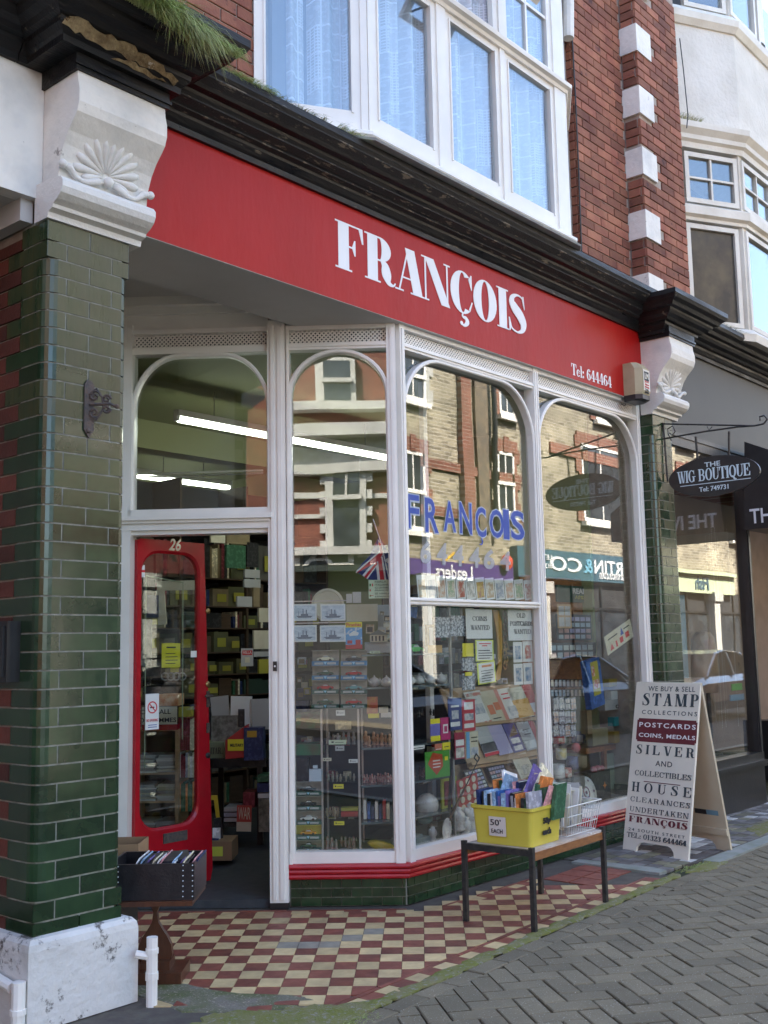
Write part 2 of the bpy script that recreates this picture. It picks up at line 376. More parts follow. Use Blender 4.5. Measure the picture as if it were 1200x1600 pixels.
TILER = mat('red_floor_tile', (.22,.062,.040), (.155,.048,.034), s=9, rough=.42, rr=.2, rnd=.25, bump=.1, bs=60, dirt=((.20,.16,.14), 9, .68))
TILEG = mat('cement_patch', (.24,.21,.165), (.30,.27,.21), s=14, rough=.9, bump=.3, bs=60)
GROUT = mat('floor_grout', (.07,.055,.048), (.10,.09,.07), s=12, rough=.95, bump=.2)
PAVER = mat('concrete_paver', (.145,.120,.076), (.19,.158,.100), s=3, rough=.85, rnd=.16, bump=.5, bs=160, dirt=((.42,.40,.35), 110, .60))
PAVJ = mat('paver_joint', (.032,.030,.018), (.055,.065,.02), s=3, rough=.95, bump=.4, bs=60)
MOSS = mat('moss', (.15,.165,.022), (.20,.18,.085), s=9, rough=.95, bump=.9, bs=120, dirt=((.24,.22,.17), 40, .55))
EARTH = mat('damp_grit', (.19,.17,.135), (.10,.115,.04), s=6, rough=.95, bump=1, bs=110, dirt=((.36,.31,.23), 70, .57))
TARM = mat('tarmac', (.05,.05,.052), (.07,.07,.07), s=5, rough=.9, bump=.4, bs=120)
KERB = mat('kerb_stone', (.27,.28,.26), (.20,.22,.18), s=8, rough=.85, bump=.3, bs=80)
RENDER = mat('rough_render', (.70,.67,.60), (.60,.57,.50), s=2.2, rough=.85, bump=.9, bs=26, dirt=((.33,.29,.30), 5, .70))
GLASS = glass('shop_window_glass', (.95,.97,.95), f0=.088, wav=.045)
GLASSD = glass('door_glass', (.9,.92,.9), f0=.06, wav=.02)
GLASSU = glass('upper_window_glass', (.88,.93,.96), f0=.11, wav=.06)
GLASSO = glass('opposite_window_glass', (.8,.85,.85), f0=.08)
WOODD = mat('dark_varnished_wood', (.060,.022,.011), (.095,.036,.017), s=5, rough=.3, stretch=(1,6,1), bump=.1)
WOODM = mat('worn_orange_wood', (.30,.13,.045), (.20,.08,.03), s=8, rough=.45, stretch=(2,2,8), bump=.1)
WOODL = mat('pale_wood', (.42,.28,.15), (.34,.22,.11), s=8, rough=.55, stretch=(1,1,6))
LETW = mat('sign_white_lettering', (.80,.80,.80), rough=.4)
LETD = mat('sign_dark_lettering', (.03,.045,.055), rough=.5)
LETM = mat('sign_maroon', (.13,.012,.022), (.11,.012,.02), s=6, rough=.45)
CARPET = mat('dark_floor', (.035,.038,.042), (.05,.052,.055), s=14, rough=.85, bump=.3, bs=200)
OLIVE = mat('olive_wall_paint', (.30,.32,.15), (.26,.28,.13), s=1.5, rough=.7)
OLIVEC = mat('olive_ceiling_paint', (.32,.34,.17), (.28,.30,.15), s=1.2, rough=.7)
TUBE = emit('fluorescent_tube', (.93, 1, .84), 3.6)
GRASS = mat('weed_grass', (.32,.44,.10), (.42,.42,.18), s=18, rough=.7)
GRASSY = mat('dry_grass', (.36,.34,.15), (.24,.27,.09), s=22, rough=.7)
# ================================================================== ground
gb = B(); gb.box((-60,-60,-.30), (70,-2.4,-.13)); single('road', gb, TARM, kind='structure')
gb = B(); gb.box((-60,-2.35,-.3), (70,14,-.022)); single('ground', gb, PAVJ, kind='structure')
gb = B()
gb.box((-60,-2.42,-.25), (70,-2.30,.0)); single('kerb', gb, KERB, kind='structure')
gb = B(); gb.box((-60,-9.05,-.3), (70,-7.3,-.01)); single('far_pavement', gb, PAVER, kind='structure')
# ---- herringbone block paving
def clip(poly, f):
    out = []
    for i in range(len(poly)):
        a, b = poly[i], poly[(i+1) % len(poly)]; fa, fb = f(a), f(b)
        if fa >= 0: out.append(a)
        if (fa >= 0) != (fb >= 0): t = fa/(fa-fb); out.append(a+(b-a)*t)
    return out
pav = thing('pavement', None, None, (4.2,-1.2,-.022), kind='structure')
def edge_y(x): return -.81+.05*(x-4.2)          # front edge of the tiled forecourt
ex = Vector((1, .05)).normalized(); ang_e = math.atan2(ex.y, ex.x)
pieces = []
def fy_(x): return edge_y(x)-.158 if x < 6.75 else -.70+.02*(x-7)
L_, S_ = .205, .1025
ax = Vector((.61,.79)).normalized(); bx = Vector((.79,-.61)).normalized()
angA, angB = math.atan2(ax.y, ax.x), math.atan2(bx.y, bx.x)
org = Vector((3.9,-1.4)); K = 46
for i in range(-K, K):
    for j in range(-K, K):
        # classic herringbone cell: a block along A and one along B for each lattice step
        if (i-j) % 4 == 0: a0, b0, la, lb = i, j, 2, 1
        elif (i-j) % 4 == 2: a0, b0, la, lb = i, j-1, 1, 2
        else: continue
        c = org+ax*((a0+la/2)*S_)+bx*((b0+lb/2)*S_)
        if c.y > fy_(c.x)+.12: continue
        if c.y < -2.25 or c.x < 1.2 or c.x > 17: continue
        pieces.append((c, angA if la == 2 else angB))
def seen(P, m=60):
    d = P-CAM; z = d.dot(CF)
    if z < .2: return False
    x = 600+FPX*d.dot(CR)/z; y = 800-FPX*d.dot(CU)/z
    return -m < x < 1200+m and -m < y < 1600+m
vis = [p for p in pieces if seen(Vector((p[0].x, p[0].y, 0)), 500)]
# edge course laid lengthwise beside the tiles
for k in range(30):
    x = 1.9+k*.208; c = Vector((x, edge_y(x)-.105)); vis.append((c, ang_e)); 
vis.sort(key=lambda p: (0 if seen(Vector((p[0].x, p[0].y, 0))) else 50)+(Vector((p[0].x, p[0].y, 0))-CAM).length)
rest = B()
for k, (c, a) in enumerate(vis):
    M = Matrix.Translation((c.x, c.y, -.0205+random.uniform(-.0035,.002))) @ Matrix.Rotation(a+random.uniform(-.012,.012), 4, 'Z') @ Matrix.Rotation(random.uniform(-.008,.008), 4, 'X')
    sz = (L_-.0075, S_-.0075, .040)
    if a != ang_e:
        hv = [c+Vector((math.cos(a), math.sin(a)))*(u_*sz[0]/2)+Vector((-math.sin(a), math.cos(a)))*(v_*sz[1]/2) for u_, v_ in ((-1,-1),(1,-1),(1,1),(-1,1))]
        if any(p.y > fy_(p.x) for p in hv):
            q = clip(hv, lambda p: fy_(p.x)-p.y)
            if len(q) > 2 and abs(sum(q[i].x*q[(i+1)%len(q)].y-q[(i+1)%len(q)].x*q[i].y for i in range(len(q))))/2 > .0008:
                b = B(); b.ext([(p.x, p.y) for p in q], -.04, -.001)
                if k < 300: part('paver', b, PAVER, pav)
                else: rest.merge(b)
            continue
    if k < 300: piece('paver', sz, PAVER, pav, M, .004)
    else: addpiece(rest, sz, M, .004)
vset = set((round(p[0].x,3), round(p[0].y,3)) for p in vis)
part('pavers_beyond', rest, PAVER, pav, kind='stuff')
# ---- tiled forecourt
C0 = Vector((4.884,.145)); DS = Vector((-.63,.777)).normalized(); NS = Vector((-DS.y, DS.x)); 
if NS.dot(Vector((-.777,-.63))) < 0: NS = -NS
fore = thing('tiled_forecourt', None, None, (4.4,-.2,-.02), kind='structure')
TW, TD = .104, .122
def dark_y(x): return -.70+.05*(x-4.2)
fb = [lambda p: p.y-dark_y(p.x)-.012,
      lambda p: (p-(C0+NS*.20)).dot(NS) if p.x < 4.95 else 1,
      lambda p: -.04-p.y if p.x > 4.9 else 1,
      lambda p: 5.98+.35*(p.y+.3)-p.x]
base = B(); base.ext([(1.75,-.93),(6.5,-.70),(6.55,.2),(4.95,.2),(3.8,1.6),(2.86,1.6),(2.86,.02),(1.75,.02)], -.02, -.005); part('bed', base, GROUT, fore)
tl = []
def tile(poly, m, nm='tile'):
    if len(poly) < 3: return
    c = sum(poly, Vector((0,0)))/len(poly)
    ar = abs(sum(poly[i].x*poly[(i+1)%len(poly)].y-poly[(i+1)%len(poly)].x*poly[i].y for i in range(len(poly))))/2
    if ar < .0006: return
    pl = [c+(p-c)*(1-.022) for p in poly]
    tl.append((c, pl, m, nm))
TO = Vector((3.20,-.138)); RX = -DS; CY = -NS       # tile rows run with the slanted shop wall
random.seed(5)
for i in range(-8, 34):
    for j in range(-12, 16):
        o = TO+RX*(i*TW)+CY*(j*TD)
        P = [o, o+RX*TW, o+RX*TW+CY*TD, o+CY*TD]
        c = (P[0]+P[2])/2
        if c.y > 1.5 or c.x > 6.6 or c.y < -.8: continue
        sx_ = (c-C0).dot(DS)
        if (c-C0).dot(NS) < .20 and sx_ > -.02: continue
        if c.y > -.0 and c.x > 4.7 and sx_ < .0: continue
        # left: worn away to grit by the pilaster
        if c.x < 3.02+.10*math.sin(c.y*9)+(.0 if c.y > -.1 else .0) and c.y < .9: continue
        if c.x < 3.35 and c.y < -.55: continue
        if c.x > 5.92+.2*(c.y+.3) and c.y > -.52: continue
        q = P
        for f in (lambda p: p.y-dark_y(p.x)-.014,): q = clip(q, f)
        if len(q) < 3: continue
        m = TILEC if (i+j) % 2 == 0 else TILER
        if (i, j) in ((2,5),(3,5),(5,6),(4,5),(6,7)): m = TILEG
        tile(q, m)
# dark line, border strip of diamonds, edging of the door step and stall riser
def strip(a, b, wdt, n, side, mats, sk=0, nm='border_tile'):
    a, b = Vector(a), Vector(b); d = (b-a); l = d.length; d.normalize(); nn = Vector((-d.y, d.x))*side
    for k in range(n):
        s0, s1 = l*k/n, l*(k+1)/n
        tile([a+d*s0, a+d*s1, a+d*(s1+sk)+nn*wdt, a+d*(s0+sk)+nn*wdt], mats[k % len(mats)], nm)
strip((3.35, dark_y(3.35)-.012), (6.35, dark_y(6.35)-.012), .024, 20, 1, [TILER])
strip((3.38, dark_y(3.38)-.016), (6.35, dark_y(6.35)-.016), .100, 28, -1, [TILEC, TILER], sk=.0)
def SP(s, n): p = C0+DS*s+NS*n; return (p.x, p.y)
strip(SP(1.62,.085), SP(.0,.085), .024, 12, -1, [TILER])
strip(SP(1.62,.115), SP(-.04,.115), .075, 17, -1, [TILEC, TILER])
strip((4.98,-.02), (5.9,-.02), .022, 8, -1, [TILER]); strip((5.0,-.048), (5.9,-.048), .07, 9, -1, [TILEC, TILER])
for k, (x, y) in enumerate([(6.02,-.18),(6.20,-.17),(6.02,-.36),(6.20,-.35),(6.38,-.34),(6.38,-.16)]):
    tile([Vector((x-.085,y-.085)), Vector((x+.085,y-.085)), Vector((x+.085,y+.085)), Vector((x-.085,y+.085))], TILER, 'quarry_tile')
tl.sort(key=lambda q: (Vector((q[0].x, q[0].y, 0))-CAM).length)
tl = [q for q in tl if seen(Vector((q[0].x, q[0].y, 0)), 30)]
ntile = 0; restc = {}
for c, pl, m, nm in tl:
    b = B(); h = random.uniform(-.0012, .0012); b.ext([(p.x, p.y) for p in pl], -.018, 0.001+h)
    ntile += 1
    if ntile <= 298: part(nm, b, m, fore)
    else: restc.setdefault(m.name, (m, B()))[1].merge(b)
for k in restc: part('tiles_beyond', restc[k][1], restc[k][0], fore, kind='stuff')
# moss line between tiles and paving, gritty patch, stone edging and the neighbour's patchy mosaic
def wobble(pts, amp, n, seed):
    rnd = random.Random(seed); out = []
    for i in range(len(pts)):
        a = Vector(pts[i]); b = Vector(pts[(i+1) % len(pts)])
        for k in range(n): out.append(a.lerp(b, k/n)+Vector((rnd.uniform(-amp,amp), rnd.uniform(-amp,amp))))
    return [(p.x, p.y) for p in out]
def patch(name, poly, m, z=.0, h=.006, seed=1, kind='stuff', amp=.012, n=8, sub=True):
    b = B(); P = wobble(poly, amp, n, seed); cx = sum(p[0] for p in P)/len(P); cy = sum(p[1] for p in P)/len(P)
    rings = []
    for f, zz in ((1, z-.006), (.96, z+h*.5), (.6, z+h*.9), (.25, z+h)):
        rings.append([(cx+(p[0]-cx)*f, cy+(p[1]-cy)*f, zz) for p in P])
    b.loft(rings); return single(name, b, m, kind=kind, smooth=False)
for k in range(9):
    x0 = 3.3+k*.36; x1 = x0+.37
    patch('moss', [(x0, edge_y(x0)-.052), (x1, edge_y(x1)-.052), (x1, edge_y(x1)+.022), (x0, edge_y(x0)+.022)], MOSS, .0, .006, 20+k, amp=.016, n=7)
patch('gravel', [(2.93,-.30),(3.1,-.52),(3.40,-.72),(3.40,-.62),(3.22,-.30),(3.17,-.05),(3.12,.35),(2.93,.35)], EARTH, -.004, .008, 3, n=5, amp=.018)
patch('moss', [(2.75,-.45),(3.0,-.42),(3.30,-.66),(3.55,-.82),(3.2,-.98),(2.75,-.85),(2.6,-.62)], MOSS, -.004, .010, 4, n=9, amp=.032)
patch('gravel', [(1.7,.0),(2.36,-.08),(2.6,-.5),(3.1,-1.08),(2.6,-1.15),(1.6,-1.1)], EARTH, -.008, .008, 6, n=6, amp=.02)
gb = B(); gb.ext([(6.46,.02),(6.56,.02),(6.60,-.50),(6.56,-.62),(6.46,-.62)], -.01, .012); single('stone_edging', gb, KERB, kind='structure')
gb = B(); gb.ext([(7.0,-.66),(12.5,-.55),(12.5,-.66),(7.0,-.78)], -.01, .012); single('stone_edging', gb, KERB, kind='structure')
gb = B(); gb.ext([(6.56,.16),(9.9,.16),(14,.8),(14,-.55),(6.95,-.64),(6.6,-.52)], -.02, .0); mos = thing('mosaic_path', None, None, (8,-.3,-.02), kind='structure'); part('bed', gb, GROUT, mos)
MOS = [mat('mosaic_white', (.50,.50,.48), (.36,.36,.35), s=12, rough=.5, rnd=.2), mat('mosaic_grey', (.11,.10,.09), (.18,.17,.17), s=12, rough=.6, rnd=.4), mat('mosaic_tan', (.20,.175,.12), (.13,.13,.08), s=12, rough=.7, rnd=.3)]
rnd = random.Random(3); mb = {}
cnt = 0
for i in range(28):
    for j in range(7):
        x = 6.64+i*.118+(.05 if j % 2 else 0); y = -.56+j*.098
        if y > .12 or x > 9.9: continue
        wh = math.sin(x*4.1+1)*math.cos(y*5+x) 
        m = MOS[0] if rnd.random() < (.55 if wh > .25 else .08) else (MOS[1] if rnd.random() < .75 else MOS[2])
        piece('mosaic_tile', (.110, .090, .018), m, mos, Matrix.Translation((x, y, -.006+rnd.uniform(-.002,.002))) @ Matrix.Rotation(rnd.uniform(-.05,.05), 4, 'Z'), .002)
patch('moss', [(8.1,-.6),(9.6,-.5),(9.6,-.35),(8.4,-.36)], MOSS, .0, .008, 9)
patch('moss', [(6.62,-.72),(7.05,-.68),(7.1,-.80),(6.75,-.83)], MOSS, .0, .010, 12)
# ================================================================== the shop building
shop = thing('shop_building', 'red fronted antiques and postcard shop with green glazed brick pilasters and white bay window above', 'building', (5.2, .1, 0))
FS = frame((0, .145, 0), (1, 0, 0), (0, 0, 1))           # plane of the street windows, z axis towards the street
def FW2(d=0): return frame((0, .145+d, 0), (1, 0, 0), (0, 0, 1))
def FW1(d=0): return frame((C0.x-NS.x*d, C0.y-NS.y*d, 0), (-DS.x, -DS.y, 0), (0, 0, 1))
# ---- body: party walls, floor slab above, upper storeys
b = B(); b.box((2.446, .03, -.02), (2.83, 7.9, 3.62)); part('wall', b, MORTD, shop)
b = B(); b.box((7.955, .03, -.02), (8.30, 7.9, 3.62)); part('wall', b, MORTD, shop)
b = B(); b.box((2.44, 7.9, -.02), (8.3, 8.1, 3.62)); part('wall', b, MORTD, shop)
b = B(); b.box((2.44, .205, 4.26), (7.155, 8.1, 9.3)); b.box((7.165, .155, 4.26), (8.0, 8.1, 9.3)); b.box((8.0, .012, 4.26), (8.78, 8.1, 9.3))
b.box((-8, .215, 4.3), (2.44, 8, 9.3)); b.box((8.78, .6, 4.3), (24, 8, 9.3)); part('upper_wall', b, MORTD, shop)
b = B(); b.box((2.44, .16, 3.62), (8.3, 8.1, 4.255)); part('floor_beam', b, MORTD, shop)
b = B(); b.box((2.86, .0815, 3.406), (7.93, .60, 3.60)); part('soffit', b, SOFF, shop)
b = B(); b.box((2.86, .60, 3.60), (7.93, 2.2, 3.63)); part('lobby_ceiling', b, SOFF, shop)
# ---- glazed brick pilasters
G_ = .076; Z0 = .397
def brick_jit(b, a=.006):
    c = sum(b.v, Vector((0,0,0)))/len(b.v)
    Rm = Matrix.Rotation(random.uniform(-a, a), 3, 'Z') @ Matrix.Rotation(random.uniform(-a, a), 3, 'X')
    b.v = [c+Rm @ (p-c)+Vector((0, 0, 0)) for p in b.v]; return b
def pil(x0, x1, nj, parent, olive, side, rad=.055, rad2=.03, back=.03):
    random.seed(21+int(x0))
    core = B(); core.ext([(x0+.003, .19), (x0+.003, .06), (x0+.018, .018), (x0+.06, .0025), (x1-.03, .0025), (x1-.004, .03), (x1-.004, .19)], .39, 3.31)
    part('mortar_core', core, MORT, parent)
    j = .0035
    for k in range(39):
        z0 = Z0+(k-1)*G_+j; z1 = z0+G_-2*j
        if k == 0: z0 = .33
        if k == 38: z1 = 3.296
        sq = k <= 1 or k >= 37
        r = .004 if sq else rad; r2 = .004 if sq else rad2; xr = x1+(.008 if sq else 0)
        A = k % 2 == 1
        jo = [x0+o for o in (nj[0] if A else nj[1])]
        cuts = jo
        ys = side[0] if A else side[1]
        zc = (z0+z1)/2
        # corner brick, wraps round onto the side
        xe = cuts[0]-j
        arc = [(x0+r-r*math.sin(t), r-r*math.cos(t)) for t in [R(a) for a in (0, 18, 36, 54, 72, 90)]]
        poly = [(xe, .03), (xe, 0)]+arc+[(x0, ys), (x0+.03, ys)]
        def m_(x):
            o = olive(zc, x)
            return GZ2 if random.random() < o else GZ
        nm = 'glazed_brick'
        b = B(); b.ext(poly, z0, z1); part(nm, brick_jit(b, .003), m_(0), parent)
        cc = cuts+[xr]
        for i in range(len(cc)-1):
            a, c = cc[i]+j, cc[i+1]-(j if i < len(cc)-2 else 0)
            if i == len(cc)-2:
                arc = [(c-r2+r2*math.sin(t), r2-r2*math.cos(t)) for t in [R(q) for q in (0, 30, 60, 90)]]
                poly = [(a, .03), (a, 0)]+arc+[(c, .22), (c-.03, .22), (c-.03, .035)]
                poly = [(a, .03), (a, 0)]+arc+[(c, .13)]+[(c-.02, .13), (c-.02, .03)]
            else: poly = [(a, 0), (c, 0), (c, .03), (a, .03)]
            b = B(); b.ext(poly, z0, z1); part(nm, brick_jit(b), m_(1), parent)
def ol(z, x): return 1.0 if z > 2.72 else (.75 if z > 2.55 else (.30 if z > 2.42 else 0))  # higher courses more often take the painted reflection tone
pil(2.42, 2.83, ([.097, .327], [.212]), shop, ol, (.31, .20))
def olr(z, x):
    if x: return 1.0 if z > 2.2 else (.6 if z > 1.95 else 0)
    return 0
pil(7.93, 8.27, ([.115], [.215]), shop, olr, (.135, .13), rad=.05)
# red brick return wall to the left of the near pilaster
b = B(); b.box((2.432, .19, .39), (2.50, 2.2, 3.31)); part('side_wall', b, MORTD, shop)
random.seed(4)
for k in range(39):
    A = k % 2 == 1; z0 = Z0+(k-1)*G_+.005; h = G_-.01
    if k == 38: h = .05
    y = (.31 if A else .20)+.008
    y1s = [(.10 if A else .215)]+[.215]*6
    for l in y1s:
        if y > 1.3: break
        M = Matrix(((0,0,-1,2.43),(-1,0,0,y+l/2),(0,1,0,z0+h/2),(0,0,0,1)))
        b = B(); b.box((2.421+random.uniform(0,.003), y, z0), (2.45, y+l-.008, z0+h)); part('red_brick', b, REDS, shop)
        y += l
# plinths
def plinth(x0, x1, parent):
    prof = [(0, 0), (.045, 0), (.045, .30), (.04, .325), (.025, .342), (.0, .348)]
    path = [(x0, 1.6), (x0, .005), (x1, .005), (x1, .5)]
    b = sweep(prof, path[::1]); part('plinth', b, PLINTH, parent, 'white painted plinth, chipped and scuffed')
    b = B(); b.box((x0, .006, -.02), (x1, 1.5, .345)); part('plinth_core', b, PLINTH, parent)
plinth(2.425, 2.85, shop)
b = B(); b.box((7.93, .0, -.02), (8.29, .5, .34)); b.box((7.92, -.03, -.02), (8.30, .3, .16)); part('plinth', b, BLACKP, shop)
# white pipes beside the plinth
b = B(); P0 = px(237, 1570, 2, .0)
b.tube([(P0.x, P0.y, -.02), (P0.x, P0.y, .27)], .024, 10); b.tube([(P0.x, P0.y, .10), (P0.x, P0.y, .13)], .028, 10); b.tube([(P0.x, P0.y, .205), (P0.x, P0.y, .225)], .028, 10); b.tube([(P0.x, P0.y, .19), (P0.x-.05, P0.y+.045, .205)], .017, 8)
single('waste_pipe', b, WHITE, 'stub of white painted pipe standing beside the chipped plinth', 'pipe', smooth=False)
b = B(); b.tube([(2.355, 1.2, .33), (2.35, .35, .215), (2.35, .02, .17)], .022, 10); b.tube([(2.352, -.022, -.02), (2.352, -.022, .20)], .027, 10); b.tube([(2.352,-.022,.08),(2.352,-.022,.10)], .032, 10)
single('drain_pipe', b, WHITE, 'white painted pipe running down the left side of the plinth', 'pipe')
# black box on the left wall
b = B(); P = px(32, 990, 0, 2.42); b.box((2.36, P.y, 1.34), (2.425, P.y+.25, 1.59)); b.box((2.35, P.y+.02, 1.36), (2.36, P.y+.23, 1.57))
single('meter_box', b, BLACKP, 'small black box fixed to the red brick left of the pilaster', 'box')
# ---- carved consoles
def console(x0, x1, parent):
    w0, w1 = x0+.02, x1+.07
    main = [(.10, 3.44), (-.035, 3.44), (-.045, 3.50), (-.055, 3.56), (-.08, 3.62), (-.115, 3.67), (-.15, 3.705), (-.178, 3.735), (-.192, 3.775), (-.192, 3.83), (-.18, 3.875), (-.176, 3.93), (.10, 3.93)]
    def xs(poly, a, c):
        b = B(); n = len(poly); b.add([(a, p[0], p[1]) for p in poly]+[(c, p[0], p[1]) for p in poly], [tuple(range(n)), tuple(range(n, 2*n))[::-1]]+[(i, n+i, n+(i+1) % n, (i+1) % n) for i in range(n)]); return b
    o = part('console', xs(main, w0, w1), WHITE2, parent, 'carved white console bracket, paint flaking')
    roll = [(.09, 3.30), (-.012, 3.30), (-.018, 3.325), (-.05, 3.335), (-.055, 3.35), (-.085, 3.365), (-.112, 3.385), (-.124, 3.41), (-.124, 3.435), (-.108, 3.455), (-.08, 3.462), (-.06, 3.462), (-.03, 3.47), (.09, 3.47)]
    part('roll_moulding', xs(roll, w0-.03, w1-.008), SHELLP, o)
    # scallop shell
    cx = (w0+w1)/2; b = B()
    def surf(z): 
        t = max(0, min(1, (z-3.5)/.18)); return -.05-.06*t*t
    for k in range(13):
        a = R(-18+216*k/12); L = .150 if 0 < k < 12 else .11
        pts = []; n = 6
        rings = []
        for i in range(n+1):
            t = i/n; rr = .016+L*t; wd = (.004+.0245*t)*(1 if i < n-1 else (.92 if i < n else .5)); hh = .010+.016*math.sin(t*2.7)
            cxx = cx+math.cos(a)*rr; cz = 3.55+math.sin(a)*rr
            nx, nz = -math.sin(a), math.cos(a)
            y0 = surf(cz)
            rings.append([(cxx+nx*wd*c_, y0-hh*s_+.004, cz+nz*wd*c_) for c_, s_ in ((-1,-.4),(-.7,.6),(0,1),(.7,.6),(1,-.4))])
        b.loft(rings)
    for sgn in (-1, 1):
        pts = [(cx+sgn*(.03+.02*i+.0012*i*i), -.07-.006*math.sin(i), 3.50+.012*math.cos(i*.9)+(.02 if i > 5 else 0)) for i in range(8)]
        b.tube(pts, [.012,.015,.016,.013,.011,.012,.017,.012], 7); b.ball(pts[-1], .019, 6)
    b.ball((cx, -.075, 3.52), .024, 6)
    part('shell_carving', b, SHELLP, o, smooth=True)
console(2.42, 2.83, shop); console(7.92, 8.30, shop)
# ---- fascia
b = B(); b.box((2.862, .08, 3.409), (7.94, .16, 4.06)); fas = part('fascia_board', b, SIGNRED, shop)
FF = frame((0, .079, 0), (1, 0, 0), (0, 0, 1))
uL, vL = uv(FF, 524, 409); uR, _ = uv(FF, 822, 515); _, vT = uv(FF, 540, 344); _, vB2 = uv(FF, 822, 515)
t = serif('FRANÇOIS', 1, space=-.045, ext=.0012, T=.27, t=.035, sx=1.0)
ys_ = [p.y for p in t.v]; low = min(ys_)
cap = .282
xs_ = [p.x for p in t.v]; kx = (uR-uL)/(max(xs_)-min(xs_)); x_0 = min(xs_)
t.v = [Vector((uL+(p.x-x_0)*kx, 3.603+p.y*cap, p.z)) for p in t.v]
part('lettering', onf(FF, t), LETW, fas)
t = serif('Tel: 644464', 1, space=-.01, T=.21, t=.05, ext=.001); u0, v0 = uv(FF, 893, 585); u1, v1 = uv(FF, 955, 603)
xs_ = [p.x for p in t.v]; kx = (u1-u0)/(max(xs_)-min(xs_)); x_0 = min(xs_)
t.v = [Vector((u0+(p.x-x_0)*kx, v0+(v1-v0)*.0+p.y*.088, p.z)) for p in t.v]
part('lettering', onf(FF, t), LETW, fas)
# ---- cornice
CP = [(.0, 3.99), (.022, 3.99), (.024, 4.02), (.036, 4.03), (.055, 4.055), (.058, 4.075), (.085, 4.082), (.10, 4.10), (.135, 4.115), (.15, 4.135), (.155, 4.15), (.19, 4.155), (.205, 4.18), (.235, 4.20), (.25, 4.225), (.25, 4.262), (.235, 4.266), (.0, 4.285), (-.25, 4.30), (-.25, 4.0)]
part('cornice', sweep(CP, [(2.30, .08), (2.36, .08), (2.36, -.20), (2.93, -.20), (2.93, .08), (7.985, .08)]), BLACK, shop, 'black moulded cornice, weathered and mossy')
CP2 = [(o, z-.045) for o, z in CP]
part('cornice', sweep(CP2, [(7.93, .075), (7.93, -.125), (8.42, -.125), (8.42, .075), (8.46, .075)]), BLACK, shop)
TANEDGE = mat('tan_edge_paint', (.15,.125,.09), (.011,.011,.011), s=9, rough=.7, stretch=(1.2,4,4), bump=.4, bs=60, thr=(.35,.42))  # tan broken up by black, for thin strips along the moulding lips
for pf in ([(.098,4.094),(.137,4.1105),(.1385,4.118),(.120,4.112),(.098,4.104)], [(.056,4.070),(.0875,4.079),(.089,4.086),(.058,4.078)], [(.2,4.172),(.237,4.198),(.239,4.205),(.2,4.182)]):
    part('tan_edge', sweep(pf, [(2.935, .08), (7.93, .08)]), TANEDGE, shop)
for x0_, x1_, y_ in ((2.425, 2.915, -.19), (7.925, 8.39, -.187)):
    b = B(); b.box((x0_, y_, 3.915), (x1_, .10, 4.0)); b.box((x0_-.008, y_-.008, 3.935), (x1_+.008, y_, 3.95)); part('cornice_block', b, BLACK, shop)
# bare stone where the render has fallen from the block over the near console
def wob(pts, amp, n, seed):
    rnd = random.Random(seed); out = []
    for i in range(len(pts)):
        a = Vector(pts[i]); c = Vector(pts[(i+1) % len(pts)])
        for k in range(n): out.append(tuple(a.lerp(c, k/n)+Vector((rnd.uniform(-amp, amp), rnd.uniform(-amp, amp)))))
    return out
b = B(frame((2.62, -.256, 4.052), (1, 0, 0), (0, -.62, .78)))
b.ext(wob([(-.30,-.012),(-.12,-.026),(.10,-.022),(.28,-.040),(.30,-.028),(.14,.022),(-.08,.030),(-.28,.034)], .010, 6, 3), -.012, .004)
b.ext(wob([(-.05,-.06),(.16,-.055),(.24,-.042),(.06,-.032)], .008, 5, 5), -.012, .006)
STONE = mat('bare_stone', (.33,.25,.13), (.16,.11,.055), s=22, rough=.95, bump=1, bs=60, dirt=((.5,.46,.38), 15, .66))
part('exposed_stone', b, STONE, shop, 'tan stone showing where black paint has come away', kind='stuff')
# ---- window building blocks in a frame: x right, y up, z outward
def arch_pts(u0, u1, vs, vt, rx, n=10):
    """bead line: up the left side, round the corner, along the head, down the right side"""
    ry = vt-vs; L = [(u0, vs)]
    for i in range(1, n+1): a = R(90*i/n); L.append((u0+rx-rx*math.cos(a), vs+ry*math.sin(a)))
    for i in range(n, -1, -1): a = R(90*i/n); L.append((u1-rx+rx*math.cos(a), vs+ry*math.sin(a)))
    return L
def bead(F, L, wdt, z0, z1, low=None):
    """flat strip following line L, wdt outwards (to the left of travel)"""
    b = B(F); n = len(L); O = []; I = []
    pts = ([(L[0][0], low)] if low is not None else [])+L+([(L[-1][0], low)] if low is not None else [])
    for i, p in enumerate(pts):
        a = pts[max(i-1, 0)]; c = pts[min(i+1, len(pts)-1)]; dx, dy = c[0]-a[0], c[1]-a[1]; l = math.hypot(dx, dy) or 1
        O.append((p[0]-dy/l*wdt, p[1]+dx/l*wdt)); I.append(p)
    rings = [[(O[i][0], O[i][1], z0), (O[i][0], O[i][1], z1-.006), (O[i][0]*.75+I[i][0]*.25, O[i][1]*.75+I[i][1]*.25, z1), (I[i][0]*.75+O[i][0]*.25, I[i][1]*.75+O[i][1]*.25, z1), (I[i][0], I[i][1], z1-.008), (I[i][0], I[i][1], z0)] for i in range(len(pts))]
    return b.loft(rings)
